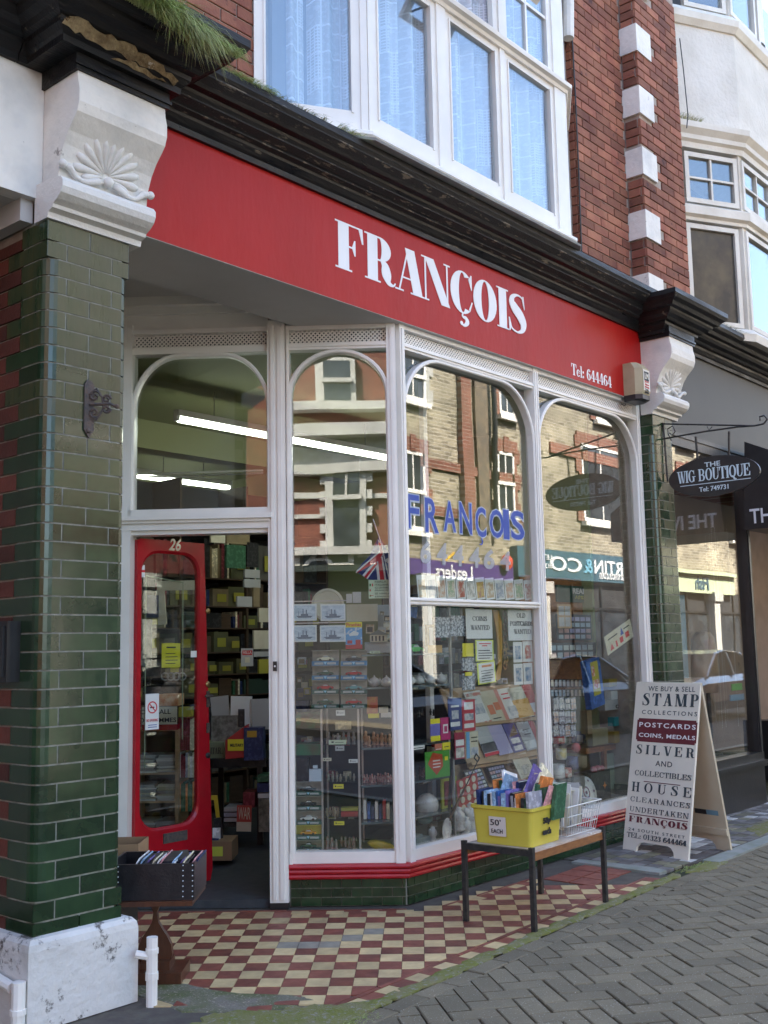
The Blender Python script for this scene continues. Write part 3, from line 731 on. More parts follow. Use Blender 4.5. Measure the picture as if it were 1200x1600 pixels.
def lattice(F, u0, u1, v0, v1, z, st=.026):
    b = B(F); h = v1-v0; n = int((u1-u0+h)/st)+1; t = .0085
    for k in range(-int(h/st)-1, int((u1-u0)/st)+2):
        for sg in (1, -1):
            x0 = u0+k*st; x1 = x0+h
            if sg < 0: x0, x1 = x1, x0
            # clip to the opening
            p0, p1 = Vector((x0, v0)), Vector((x1, v1))
            def cl(a, c, X):
                t_ = (X-a.x)/(c.x-a.x); return a+(c-a)*t_
            lo, hi = (p0, p1) if p0.x < p1.x else (p1, p0)
            if hi.x <= u0 or lo.x >= u1: continue
            if lo.x < u0: lo = cl(lo, hi, u0)
            if hi.x > u1: hi = cl(lo, hi, u1)
            d = (hi-lo); 
            if d.length < .01: continue
            d.normalize(); q = Vector((-d.y, d.x))*t/2
            zz = z+(.0015 if sg > 0 else 0)
            b.ext([tuple(lo-q), tuple(hi-q), tuple(hi+q), tuple(lo+q)], zz, zz+.004)
    return b
VG0, VAT, VL0, VL1, VTOP = .303, 3.245, 3.298, 3.382, 3.41
def window(F, u0, u1, jl, jr, rx, spring, parent, transom=None, bottom=.236, gm=GLASS, wide=None):
    b = B(F)
    b.box((u0, bottom, -.05), (u0+jl, VTOP, .035)); b.box((u1-jr, bottom, -.05), (u1, VTOP, .035))
    a, c = u0+jl, u1-jr
    b.box((a, bottom, -.05), (c, VG0, .022)); b.box((a, VAT+.012, -.045), (c, VL0, .028)); b.box((a, VL1, -.045), (c, VTOP, .03))
    b.box((a, VAT+.028, .028), (c, VAT+.040, .036))
    b.box((u0+jl*.3, VG0, .035), (u0+jl*.62, VTOP-.03, .042)); b.box((u1-jr*.62, VG0, .035), (u1-jr*.3, VTOP-.03, .042))
    fr = part('shop_window', b, WHITE, parent)
    if transom:
        b = B(F); b.box((a, transom-.022, -.04), (c, transom+.022, .012)); b.box((a-.01, transom+.004, .012), (c+.01, transom+.016, .03)); b.box((a, transom-.016, .012), (c, transom-.006, .022)); part('transom', b, WHITE, fr)
    L = arch_pts(a+.012, c-.012, spring, VAT-.01, rx)
    part('arched_bead', bead(F, L, .026, -.03, .026, low=VG0), WHITE, fr)
    gl = [(VG0, (transom-.02) if transom else VAT+.02)]+([(transom+.02, VAT+.02)] if transom else [])
    for g0, g1 in gl:
        b = B(F); b.box((a-.006, g0-.01, -.034), (c+.006, g1, -.028)); part('pane', b, gm, fr)
    part('lattice', lattice(F, a, c, VL0, VL1, -.008), WHITE, fr)
    b = B(F); b.box((a, VL0, -.04), (c, VL1, -.035)); part('lattice_backing', b, BLACKP, fr)
    return fr
F1, F2 = FW1(0), FW2(0)
w1 = window(F1, -.665, -.0, .02, .055, .285, 2.98, shop)
w2 = window(F2, 4.886, 6.385, .045, .03, .37, 2.86, shop, transom=1.728)
w3 = window(F2, 6.387, 7.928, .03, .055, .37, 2.86, shop)
# post between door and window, door frame, head
b = B(F1); b.box((-.775, .03, -.10), (-.668, 3.44, .05)); b.box((-.755, .05, .05), (-.735, 3.40, .062)); b.box((-.715, .05, .05), (-.690, 3.40, .060))
post = part('door_post', b, WHITE, shop)
b = B(F1); b.box((-.775, 0, -.10), (-.668, .032, .055)); part('post_foot', b, BLACKP, post)
b = B(F1); P = px(430, 1041, 1, .75)
u_, v_ = uv(FW1(-.051), 430, 1041); b.box((u_-.011, v_-.028, .051), (u_+.011, v_+.028, .067)); bl = part('door_bell', b, BLACKP, post)
b = B(F1 @ Matrix.Translation((u_, v_, .067))); b.lathe([(.006,0),(.0055,.004),(0,.005)], 10); part('bell_button', b, LETW, post)
b = B(F1)
b.box((-1.66, .03, -.10), (-1.60, 3.44, .04)); b.box((-1.66, 2.15, -.09), (-.775, 2.175, .02)); b.box((-1.66, 2.175, -.09), (-.775, 2.215, .045)); b.box((-1.66, 2.215, -.09), (-.765, 2.232, .065)); b.box((-1.66, 2.232, -.09), (-.75, 2.262, .085)); b.box((-1.62, 2.262, -.07), (-.775, 2.30, .04))
b.box((-1.60, VAT+.012, -.06), (-.775, VL0, .02)); b.box((-1.60, VL1, -.06), (-.775, 3.41, .03)); b.box((-1.66, 3.41, -.08), (-.775, 3.50, .012)); b.box((-1.70, 3.50, -.09), (-.78, 3.545, .045)); b.box((-1.70, 3.545, -.09), (-.78, 3.60, .085))
df = part('door_frame', b, WHITE, shop)
part('arched_bead', bead(F1, arch_pts(-1.59, -.785, 2.90, VAT-.01, .27), .024, -.03, .022, low=2.30), WHITE, df)
b = B(F1); b.box((-1.60, 2.29, -.034), (-.775, VAT+.02, -.028)); part('pane', b, GLASSD, df)
part('lattice', lattice(F1, -1.60, -.775, VL0, VL1, -.008), WHITE, df)
b = B(F1); b.box((-1.60, VL0, -.04), (-.775, VL1, -.035)); part('lattice_backing', b, BLACKP, df)
b = B(F1); b.box((-1.64, 0, -.35), (-.775, .045, .02)); part('door_step', b, CARPET, shop)
# inner reveal between pilaster and door frame
b = B(); b.box((2.80, .13, -.01), (2.86, 2.6, 3.42)); part('reveal', b, CREAM, shop)
# ---- stall riser under the windows
path = [SP(.668, .0), (C0.x, C0.y), (7.94, .145)]
b = sweep([(-.06, .0), (-.004, .0), (-.004, .16), (-.06, .16)], path); part('stall_riser', b, MORT, shop)
mold = [(-.05, .152), (.026, .152), (.036, .158), (.040, .168), (.036, .178), (.032, .180), (.040, .186), (.044, .196), (.040, .206), (.036, .208), (.048, .214), (.052, .224), (.048, .234), (.03, .240), (-.05, .242)]
part('red_sill', sweep(mold, path), RED, shop, 'glossy red moulded sill under the shop windows')
random.seed(9)
def riser(F, u0, u1):
    rows = [(.004, .046), (.052, .097), (.103, .148)]
    for k, (v0, v1) in enumerate(rows):
        u = u0-(.0 if k % 2 else .058)
        while u < u1:
            a, c = max(u, u0)+.002, min(u+.116, u1)-.002
            if c-a > .012: 
                b = B(F @ Matrix.Translation(((a+c)/2, (v0+v1)/2, 0)) @ Matrix.Rotation(random.uniform(-.006,.006), 4, 'X')); b.box((-(c-a)/2, -(v1-v0)/2, -.01), ((c-a)/2, (v1-v0)/2, .006)); part('glazed_tile', b, GZ, shop)
            u += .116
riser(F1, -.662, -.004); riser(F2, 4.89, 7.92)
# plain return of the far pilaster towards the window is part of its bricks
# ---- upper walls of brick
random.seed(14)
ubr = 0; ures = B()
def brickwall(F, u0, u1, v0, v1, off=0, skip=None, m=REDB, parent=shop, far=False):
    """stretcher/header courses in frame F"""
    global ubr
    n = int((v1-v0)/.076)
    for k in range(n):
        z = v0+k*.076; u = u0-(.0 if (k+off) % 2 else .115); h = k
        i = 0
        while u < u1:
            l = .230 if (u1-u0) > .3 else .23
            a, c = max(u, u0), min(u+l, u1); u += l
            if c-a < .03: continue
            if skip and skip((a+c)/2, z+.038): continue
            M = F @ Matrix.Translation(((a+c)/2, z+.038, -.007+random.uniform(-.0015,.0015)))
            sz = (c-a-.009, .067, .024)
            P = M.col[3].xyz
            if not seen(P, 25): continue
            if ubr < 290 and not far: piece('brick', sz, m, parent, M, .003); ubr += 1
            else: addpiece(ures, sz, M, .003)
Fq2 = frame((0, .15, 0), (1,0,0), (0,0,1)); Fpier = frame((0, .005, 0), (1,0,0), (0,0,1))
Fl = frame((0, .20, 0), (1,0,0), (0,0,1))
def fside(x): return frame((x, 0, 0), (0,-1,0), (0,0,1))
zq = [(px(1000, t, 1, 0).z, px(1000, b_, 1, 0).z) for t, b_ in ((-48,-8),(44,84),(136,177),(228,269),(323,365),(420,462))]
def in_quoin(v): return any(b_-.0 < v < t+.0 for t, b_ in zq)
brickwall(Fpier, 7.99, 8.785, 4.27, 7.3, skip=lambda u, v: in_quoin(v) and u < 8.25)
brickwall(fside(7.99), -.145, -.006, 4.27, 7.3, skip=lambda u, v: in_quoin(v))
brickwall(Fq2, 7.155, 7.985, 4.27, 7.3, off=1)
brickwall(fside(7.155), -.34, -.155, 4.27, 7.3)
brickwall(Fl, 2.4, 3.80, 4.27, 6.2, far=False)
brickwall(fside(8.79), -2, -1.9, 4.27, 4.3)
if ures.v: part('bricks_beyond', ures, REDB, shop, kind='stuff')
for t, b_ in zq:
    q = B(); q.box((7.972, -.012, b_), (8.235, .10, t)); q.box((7.972, .10, b_), (7.992, .15, t)); part('quoin', q, WHITE2, shop)
# flashing line and rain pipe by the bay
b = B(); b.tube([px(888, y, 1, .12)+Vector((0,0,0)) for y in (-60, 0, 60)], .045, 10); part('downpipe', b, WHITE2, shop); b = B(); b.tube([px(883, y, 1, .14) for y in (128, 205)], .012, 6)
part('downpipe', b, WHITE2, shop)
b = B(); b.tube([px(x, y, 1, .13) for x, y in ((893,-20),(894,60),(899,150),(904,260),(906,320),(909,398))], .007, 6); part('cable', b, BLACKP, shop)
b = B(); b.tube([px(x, y, 1, -.02) for x, y in ((1062,60),(1068,110),(1075,180),(1073,200))], .005, 5); part('cable', b, BLACKP, shop)
# ---- bay window above the fascia
YB = -.15
PA, PB, PC, PD = (3.78, .19), (4.334, YB), (6.50, YB), (7.02, .19)
bayp = [PA, PB, PC, PD]
b = sweep([(-.06, 4.29), (.035, 4.29), (.05, 4.305), (.05, 4.325), (.015, 4.345), (-.06, 4.345)], bayp); 
bay = part('bay_window', b, WHITE, shop, 'white painted timber bay window over the fascia')
dcan = (Vector(PB)-Vector(PA)).normalized(); lcan = (Vector(PB)-Vector(PA)).length
Fc = frame((PA[0], PA[1], 0), (dcan.x, dcan.y, 0), (0,0,1)); Fb = frame((0, YB, 0), (1,0,0), (0,0,1))
dR = (Vector(PD)-Vector(PC)).normalized(); Fr = frame((PC[0], PC[1], 0), (dR.x, dR.y, 0), (0,0,1)); lR = (Vector(PD)-Vector(PC)).length
ZS, ZT0, ZT1, ZTOP = 4.455, 5.425, 5.50, 7.0
def px_u(F, x, y): return uv(F, x, y)[0]
def sash(F, a, c, frame_w=.055, top=True, open_=False):
    b = B(F); 
    for g0, g1 in ((ZS, ZT0-.05),):
        b.box((a-frame_w, 4.345, -.04), (a, ZT0, .0)); b.box((c, 4.345, -.04), (c+frame_w, ZT0, .0)); b.box((a, 4.345, -.04), (c, ZS, .0)); b.box((a, ZT0-.045, -.04), (c, ZT0, .0))
        b.box((a-.012, ZS-.012, .0), (a, ZT0-.04, .008)); b.box((c, ZS-.012, .0), (c+.012, ZT0-.04, .008))
    s = part('sash', b, WHITE, bay)
    b = B(F); b.box((a-.005, ZS-.01, -.026), (c+.005, ZT0-.04, -.021)); part('pane', b, GLASSU, bay)
    # top light with glazing bars
    b = B(F); b.box((a-frame_w, ZT1, -.04), (a, ZTOP, 0)); b.box((c, ZT1, -.04), (c+frame_w, ZTOP, 0)); b.box((a, ZT1, -.04), (c, ZT1+.05, 0))
    if not open_:
        b.box(((a+c)/2-.011, ZT1+.05, -.035), ((a+c)/2+.011, ZTOP, -.006))
        for zz in (5.93, 6.32, 6.7): b.box((a, zz-.011, -.034), (c, zz+.011, -.007))
    part('top_light', b, WHITE, bay)
    if not open_:
        b = B(F); b.box((a-.005, ZT1+.04, -.026), (c+.005, ZTOP, -.021)); part('pane', b, GLASSU, bay)
u = px_u
sash(Fc, u(Fc,415,100), u(Fc,548,100)); 
p2 = (u(Fb,592,150), u(Fb,675,180)); p3 = (u(Fb,706,180), u(Fb,777,240)); p4 = (u(Fb,799,250), u(Fb,864,290))
sash(Fb, *p2); sash(Fb, *p3, open_=True); sash(Fb, *p4); sash(Fr, .09, lR-.09)
# mullions, transom, corner posts
b = B(Fb)
for a, c in ((p2[1]+.055, p3[0]-.055), (p3[1]+.055, p4[0]-.055), (p4[1]+.055, 6.5)): b.box((a, 4.345, -.06), (max(c, a+.02), ZTOP, .012))
b.box((4.334, 4.345, -.06), (p2[0]-.055, ZTOP, .012))
part('mullion', b, WHITE, bay)
b = B(Fc); b.box((0, 4.345, -.06), (u(Fc,415,100)-.055, ZTOP, .010)); b.box((u(Fc,548,100)+.055, 4.345, -.06), (lcan, ZTOP, .010)); part('mullion', b, WHITE, bay)
part('transom', sweep([(-.05, ZT0), (.02, ZT0), (.03, ZT0+.02), (.055, ZT0+.03), (.06, ZT0+.055), (.02, ZT1), (-.05, ZT1)], bayp), WHITE, bay)
part('sill_flashing', sweep([(-.06, 4.262), (.07, 4.262), (.075, 4.275), (.05, 4.289), (-.06, 4.289)], bayp), SLATE, bay)
# open hopper light
b = B(Fb @ Matrix.Translation((0, 6.0, 0)) @ Matrix.Rotation(R(-38), 4, 'X')); a, c = p3
b.box((a, -.56, .0), (a+.05, 0, .035)); b.box((c-.05, -.56, 0), (c, 0, .035)); b.box((a+.05, -.56, 0), (c-.05, -.51, .035)); b.box(((a+c)/2-.01, -.51, .005), ((a+c)/2+.01, 0, .03))
part('open_light', b, WHITE, bay)
b = B(Fb); b.tube([(a+.02, 5.55, -.02), (a+.04, 5.60, .30)], .008, 6); part('stay_bar', b, IRON, bay)
# net curtains
m, t_, out = newmat('net_curtain')
tc = nd(t_, 'ShaderNodeTexCoord'); uvn = tc.outputs['UV']
def linegrid(sc_, th):
    mp = nd(t_, 'ShaderNodeMapping', {0: uvn}); mp.inputs['Scale'].default_value = (sc_, sc_, 1)
    sp = nd(t_, 'ShaderNodeSeparateXYZ', {0: mp.outputs[0]})
    fx = nd(t_, 'ShaderNodeMath', {0: sp.outputs[0]}, operation='FRACT'); fy = nd(t_, 'ShaderNodeMath', {0: sp.outputs[1]}, operation='FRACT')
    gx = nd(t_, 'ShaderNodeMath', {0: fx.outputs[0], 1: th}, operation='LESS_THAN'); gy = nd(t_, 'ShaderNodeMath', {0: fy.outputs[0], 1: th}, operation='LESS_THAN')
    return nd(t_, 'ShaderNodeMath', {0: gx.outputs[0], 1: gy.outputs[0]}, operation='MAXIMUM').outputs[0]
fine = linegrid(52, .30); big = linegrid(6.2, .07)
ck = nd(t_, 'ShaderNodeTexChecker', {'Vector': uvn, 'Scale': 2.6}); nzz = nd(t_, 'ShaderNodeTexNoise', {'Vector': uvn, 'Scale': 38, 'Detail': 3})
fl = nd(t_, 'ShaderNodeMath', {0: nzz.outputs[0], 1: .55}, operation='GREATER_THAN')
sxv = nd(t_, 'ShaderNodeSeparateXYZ', {0: uvn})
sw = nd(t_, 'ShaderNodeMath', {0: sxv.outputs[0], 1: 19.0}, operation='MULTIPLY'); sw2 = nd(t_, 'ShaderNodeMath', {0: sw.outputs[0]}, operation='SINE')
band = nd(t_, 'ShaderNodeMapRange', {0: sw2.outputs[0], 1: -.2, 2: .5})
fs = nd(t_, 'ShaderNodeMath', {0: fine, 1: band.outputs[0]}, operation='MULTIPLY')
fs2 = nd(t_, 'ShaderNodeMath', {0: fs.outputs[0], 1: ck.outputs[1]}, operation='MULTIPLY')
f2 = nd(t_, 'ShaderNodeMath', {0: fl.outputs[0], 1: .30}, operation='MULTIPLY')
mx1 = nd(t_, 'ShaderNodeMath', {0: fs2.outputs[0], 1: big}, operation='MAXIMUM'); mx2 = nd(t_, 'ShaderNodeMath', {0: mx1.outputs[0], 1: f2.outputs[0]}, operation='MAXIMUM')
al = nd(t_, 'ShaderNodeMapRange', {0: mx2.outputs[0], 3: .62, 4: .97})
pp = nd(t_, 'ShaderNodeBsdfPrincipled', {'Base Color': (.80,.83,.88,1), 'Roughness': .9, 'Alpha': al.outputs[0]})
t_.links.new(pp.outputs[0], out.inputs[0]); NET = m
ROOMD = mat('dim_room_wall', (.20,.24,.30), rough=.9)
def curtain(F, u0, u1, v0, v1, z, name, parent, label, seed=1, folds=9, top=True):
    rnd = random.Random(seed); n = 90; rows = 2; b = B(F); ph = rnd.random()*6; L = []
    for i in range(n+1):
        t = i/n; L.append((u0+(u1-u0)*t, z+.048*math.sin(t*folds*6.28+ph)+.016*math.sin(t*folds*2.7*6.28+ph*2)))
    vs = []; fs_ = []
    for j, v in enumerate((v0, v1)):
        for x, zz in L: vs.append((x, v, zz))
    for i in range(n): fs_.append((i, i+1, i+n+2, i+n+1))
    b.add(vs, fs_)
    o = part(name, b, NET, parent, label, smooth=True) if parent else single(name, b, NET, label, 'curtain', smooth=True)
    ul = o.data.uv_layers.new(name='UVMap')
    for l in o.data.loops:
        k = l.vertex_index % (n+1); r_ = l.vertex_index // (n+1); ul.data[l.index].uv = (k/n*(u1-u0)*1.25, (v0 if r_ == 0 else v1))
    return o
LAB = ['lace net curtain in the slanted side of the white bay', 'net curtain behind the bay window pane nearest the slanted side', 'net curtain behind the middle front pane of the white bay', 'net curtain behind the rightmost front pane of the white bay']
for k, (F, a, c, fo) in enumerate(((Fc, .02, lcan-.02, 3), (Fb, p2[0]-.08, p2[1]+.09, 4), (Fb, p3[0]-.09, p3[1]+.09, 4), (Fb, p4[0]-.09, p4[1]+.10, 4))):
    curtain(F, a, c, 4.40, 6.7, -.13, 'net_curtain', None, LAB[k], k+3, fo)
# upper room behind the bay
b = B(); b.box((3.9, .17, 4.30), (6.9, .20, 7.0)); part('room_back', b, ROOMD, shop)
# ================================================================== neighbours
def brickmat(name, c1, c2, mo, sc_=1.0, rough=.9, axis='XZ'):
    m, t, out = newmat(name); geo = nd(t, 'ShaderNodeTexCoord')
    sp = nd(t, 'ShaderNodeSeparateXYZ', {0: geo.outputs['Object']})
    cb = nd(t, 'ShaderNodeCombineXYZ', {0: sp.outputs[0], 1: sp.outputs[2]})
    br = nd(t, 'ShaderNodeTexBrick', {'Vector': cb.outputs[0], 'Color1': c4(c1), 'Color2': c4(c2), 'Mortar': c4(mo), 'Scale': 1.0, 'Mortar Size': .007, 'Brick Width': .23, 'Row Height': .076, 'Bias': -.1})
    nz = nd(t, 'ShaderNodeTexNoise', {'Vector': geo.outputs['Object'], 'Scale': 1.1, 'Detail': 6})
    rp = nd(t, 'ShaderNodeMapRange', {0: nz.outputs[0], 1: .3, 2: .7, 3: .62, 4: 1.15})
    hv = nd(t, 'ShaderNodeHueSaturation', {'Color': br.outputs[0], 'Value': rp.outputs[0]})
    bp = nd(t, 'ShaderNodeBump', {'Strength': .6, 'Distance': .01, 'Height': br.outputs[1]}); bp.invert = True
    p = nd(t, 'ShaderNodeBsdfPrincipled', {'Base Color': hv.outputs[0], 'Roughness': rough, 'Normal': bp.outputs[0]})
    t.links.new(p.outputs[0], out.inputs[0]); return m
BUFF = brickmat('buff_stock_brick', (.36,.31,.215), (.14,.115,.08), (.50,.46,.38))
ORED = brickmat('opposite_red_brick', (.24,.085,.055), (.18,.06,.04), (.35,.28,.22))
STUC = mat('opposite_stucco', (.50,.49,.45), (.40,.39,.36), s=2, rough=.8)
TEAL = mat('teal_signboard', (.055,.125,.165), (.045,.10,.14), s=3, rough=.4)
PURP = mat('purple_signboard', (.075,.04,.17), rough=.4)
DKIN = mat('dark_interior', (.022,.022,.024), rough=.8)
SLT = mat('roof_slate', (.07,.075,.09), (.10,.10,.115), s=6, rough=.6)
GREYF = mat('grey_fascia_paint', (.042,.038,.032), (.034,.031,.027), s=3, rough=.5)
# ---- shop on the right
wig = thing('wig_shop_building', 'neighbouring shop with grey fascia, black timber front and rendered bay above', 'building', (10.5, .1, 0))
b = B(); b.box((8.372, .08, 3.24), (16, .16, 4.03)); part('fascia_board', b, GREYF, wig)
b = B(); b.box((8.305, .06, 3.17), (16, .17, 3.24)); b.box((8.305, .05, 3.20), (16, .06, 3.225)); part('fascia_moulding', b, BLACKP, wig)
b = B(); b.box((8.305, .085, 3.235), (16, .7, 3.30)); part('soffit', b, SOFF, wig)
part('cornice', sweep([(o, z+.0) for o, z in CP], [(8.465, .08), (16, .08)]), BLACK, wig)
b = B(); b.box((8.30, .17, 3.30), (24, .6, 4.0)); b.box((8.30, 7.0, -.1), (24, 7.2, 4)); part('wall', b, MORTD, wig)
xk = px(1188, 1236, 2, 0.0); XR = xk.x; YR = xk.y
XG = px(1174, 1000, 1, .06).x
part('stall_riser', (lambda b: (b.box((8.30, .03, -.02), (XG+.05, .16, .36)), b)[1])(B()), BLACKP, wig)
b = B()
for k in range(13): b.box((8.36, .020, .05+k*.021), (8.86, .03, .061+k*.021))
part('vent_grille', b, BLACKP, wig, kind='stuff')
b = B(); b.box((8.29, -.01, .36), (XG+.09, .16, .39)); b.box((8.29, .01, .335), (XG+.07, .16, .36)); b.box((8.29, .03, .39), (XG+.06, .16, .46)); part('sill', b, BLACKP, wig)
b = B(); b.box((XG-.035, .03, .46), (XG+.04, .13, 3.17)); b.box((XG-.018, .02, .46), (XG+.018, .03, 3.17)); b.box((8.29, .06, .46), (8.33, .12, 3.17)); b.box((8.33, .06, 3.12), (XG-.035, .12, 3.17)); part('window_frame', b, BLACKP, wig)
b = B(); b.box((8.33, .085, .46), (XG-.035, .091, 3.12)); part('pane', b, GLASS, wig)
# return pane of the entrance and its stall riser
b = B(); b.box((XG, .15, -.02), (XG+.05, 1.6, .39)); b.box((XG, .13, .39), (XG+.05, 1.6, .44)); b.box((XG, 1.55, .44), (XG+.05, 1.62, 3.17)); part('return_riser', b, BLACKP, wig)
b = B(); b.box((XG+.02, .14, .44), (XG+.026, 1.55, 3.17)); part('pane', b, GLASSD, wig)
b = B(); b.box((XG+1.6, .10, -.02), (16, .25, .5)); b.box((XG+1.6, .08, .5), (XG+1.68, .2, 3.17)); b.box((XG+1.68, 0.1, .0), (XG+1.9, .9, .62)); part('stall_riser', b, BLACKP, wig)
b = B(); b.box((8.35, .95, .0), (XG-.03, 1.0, 3.2)); b.box((8.35, .12, .36), (XG-.05, .95, .42)); part('window_back', b, mat('beige_display_cloth', (.30,.24,.18), (.22,.18,.14), s=3, rough=.8), wig)
b = B(); b.box((XG+.05, 1.7, 0), (16, 1.8, 3.2)); part('entrance_wall', b, mat('beige_entrance_wall', (.34,.26,.20), (.26,.20,.15), s=3, rough=.8), wig)
# wig stands, bead strings and posters inside the wig shop window
HAIR = mat('blond_hair', (.32,.20,.11), (.45,.31,.18), s=60, rough=.45, stretch=(6,6,.4)); SKIN = mat('mannequin_skin', (.42,.26,.19), rough=.5)
PBLUE = mat('pale_blue_poster', (.20,.36,.48), rough=.5)
b = B(); b.box((XG+.10, 1.2, .55), (XG+.55, 1.21, 2.35)); b.box((XG+.55, 1.05, 1.1), (XG+.75, 1.06, 1.95))
single('poster', b, PBLUE, 'tall pale blue poster in the wig shop entrance', 'poster')
for k, (X, Y, Z, s_) in enumerate(((XG-.28, .38, 1.42, 1.0),)):
    t = thing('wig_stand', 'mannequin head with long blond wig in the wig shop window', 'mannequin', (X, Y, Z-.98))
    b = B(); b.lathe([(.10,0),(.10,.02),(.02,.04),(.02,.70)], 12, (X, Y, Z-.98)); part('stand', b, BLACKP, t)
    b = B(); b.lathe([(.05,-.30),(.045,-.22),(.05,-.16),(.07,-.10),(.078,-.02),(.075,.05),(.05,.10),(0,.12)], 14, (X, Y, Z)); part('head', b, SKIN, t, smooth=True)
    b = B(); b.lathe([(.11,-.42),(.125,-.30),(.12,-.10),(.11,.0),(.10,.08),(.065,.13),(0,.145)], 16, (X+.02, Y+.03, Z)); part('wig', b, HAIR, t, smooth=True)
b = B()
PEARL = mat('pearl_beads', (.75,.74,.70), rough=.25)
rb = random.Random(2)
for k, (X, Y) in enumerate(((XG-.42,.20),(XG-.30,.22),(XG-.12,.18),(XG+.2,.5),(XG+.34,.6),(XG+.5,.55))):
    for i in range(95):
        zz = 2.5-i*.02
        if zz < .7: break
        b.add([(X-.004,Y,zz),(X,Y-.004,zz),(X+.004,Y,zz),(X,Y,zz+.006),(X,Y,zz-.006)], [(0,1,3),(1,2,3),(1,0,4),(2,1,4)])
single('bead_string', b, PEARL, 'strings of small white beads hanging in the wig shop window', 'beads', kind='stuff')
b = B(); b.box((XG-.30,.14,1.02),(XG-.08,.15,1.08)); single('price_card', b, mat('green_card', (.10,.42,.07), rough=.5), 'small bright green card in the wig shop window', 'card')
b = B(); b.box((XG-.36,.135,.93),(XG-.06,.145,.985)); single('price_card', b, PBLUE, 'pale blue strip below the green card in the wig shop window', 'card')
# rendered bay of the neighbour, storey over storey
NA, NB, NC, ND_ = (8.84, .24), (9.64, -.20), (11.9, -.20), (12.6, .24)
np_ = [NA, NB, NC, ND_]
dn = (Vector(NB)-Vector(NA)).normalized(); Fn = frame((NA[0], NA[1], 0), (dn.x, dn.y, 0), (0,0,1)); Fn2 = frame((0, NB[1], 0), (1,0,0), (0,0,1))
ln = (Vector(NB)-Vector(NA)).length
def zz(x, y): return uv(Fn, x, y)[1]
zcap0, zcap1 = zz(1120, 235), zz(1120, 205)
ztr0, ztr1 = zz(1120, 345), zz(1120, 328); zs0 = zz(1120, 510); zr1 = zz(1120, 42)
LT = Vector(NA)
b = B(); b.ext([NA, NB, NC, ND_, (12.6, .6), (8.84, .6)], zcap1, zr1); nb = part('rendered_wall', b, RENDER, wig, 'rough off-white rendered wall between the bay windows')
part('bay_cornice', sweep([(-.1, zcap0-.02), (.01, zcap0-.02), (.02, zcap0+.03), (.05, zcap0+.05), (.055, zcap0+.09), (.10, zcap0+.14), (.105, zcap1), (.02, zcap1+.05), (-.1, zcap1+.06)], np_), CREAM, wig)
part('bay_transom', sweep([(-.08, ztr0-.03), (.01, ztr0-.03), (.015, ztr0), (.05, ztr0+.02), (.055, ztr1-.01), (.01, ztr1+.02), (-.08, ztr1+.02)], np_), CREAM, wig)
part('bay_sill', sweep([(-.08, zs0-.12), (.03, zs0-.12), (.04, zs0-.05), (.0, zs0), (-.08, zs0)], np_), CREAM, wig)
part('upper_bay_sill', sweep([(-.08, zr1-.05), (.02, zr1-.05), (.06, zr1), (.07, zr1+.06), (.03, zr1+.10), (.0, zr1+.14), (-.08, zr1+.14)], np_), CREAM, wig)
DUSTY = mat('dusty_window_glass', (.10,.085,.06), (.035,.035,.035), s=3.2, rough=.22, spec=.35, dirt=((.32,.30,.26), 9, .66))
def nwin(F, a, c, z0, z1, bars=0, bs=None, L=0, fw=.045, gm=None):
    b = B(F); b.box((a-fw, z0-fw, -.05), (a, z1+fw, .0)); b.box((c, z0-fw, -.05), (c+fw, z1+fw, 0)); b.box((a, z0-fw, -.05), (c, z0, 0)); b.box((a, z1, -.05), (c, z1+fw, 0))
    if bars:
        b.box(((a+c)/2-.010, z0, -.045), ((a+c)/2+.010, z1, -.006)); b.box((a, (z0+z1)/2-.010, -.044), ((a+c)/2-.01, (z0+z1)/2+.010, -.007)); b.box(((a+c)/2+.01, (z0+z1)/2-.010, -.044), (c, (z0+z1)/2+.010, -.007))
    f = part('sash', b, CREAM, wig); b = B(F); b.box((a-.004, z0-.004, -.034), (c+.004, z1+.004, -.029)); part('pane', b, gm or GLASSU, wig)
ua, uc = uv(Fn, 1083, 430)[0], uv(Fn, 1152, 430)[0]
nwin(Fn, ua, uc, zs0+.05, ztr0-.10, gm=DUSTY)
nwin(Fn, uv(Fn,1078,285)[0], uv(Fn,1147,285)[0], ztr1+.09, zcap0-.10, bars=1)
ub, ud = uv(Fn2, 1174, 440)[0], uv(Fn2, 1174, 440)[0]+.62
nwin(Fn2, ub, ud, zs0+.05, ztr0-.10); nwin(Fn2, ub, ud, ztr1+.09, zcap0-.10, bars=1)
nwin(Fn2, ud+.2, ud+.85, zs0+.05, ztr0-.10); nwin(Fn2, ud+.2, ud+.85, ztr1+.09, zcap0-.10, bars=1)
nwin(Fn, uv(Fn,1075,5)[0], uv(Fn,1128,5)[0], zr1+.20, zr1+1.6); nwin(Fn2, ub-.03, ud-.1, zr1+.20, zr1+1.6); nwin(Fn2, ud+.05, ud+.7, zr1+.20, zr1+1.6)
b = B(); 
for z0, z1 in ((zs0, zcap0), (zr1+.12, 9.4)):
    for p, q in (((8.84,.24),(8.90,.21)), ((9.60,-.16),(9.68,-.16))): b.box((p[0], p[1]-.02, z0), (q[0], q[1]+.04, z1))
    b.box((ud+.05, -.2, z0), (ud+.15, -.15, z1))
part('bay_post', b, CREAM, wig)
b = B(); b.ext([(9.0,.24),(9.66,-.10),(11.9,-.10),(12.4,.3),(12.4,.6),(9,.6)], zs0, zs0+.02); b.box((9.0,.50,zs0), (12.4,.55, zcap0)); b.box((9.0,.50,zr1), (12.4,.55,9.4)); part('room_back', b, DKIN, wig)
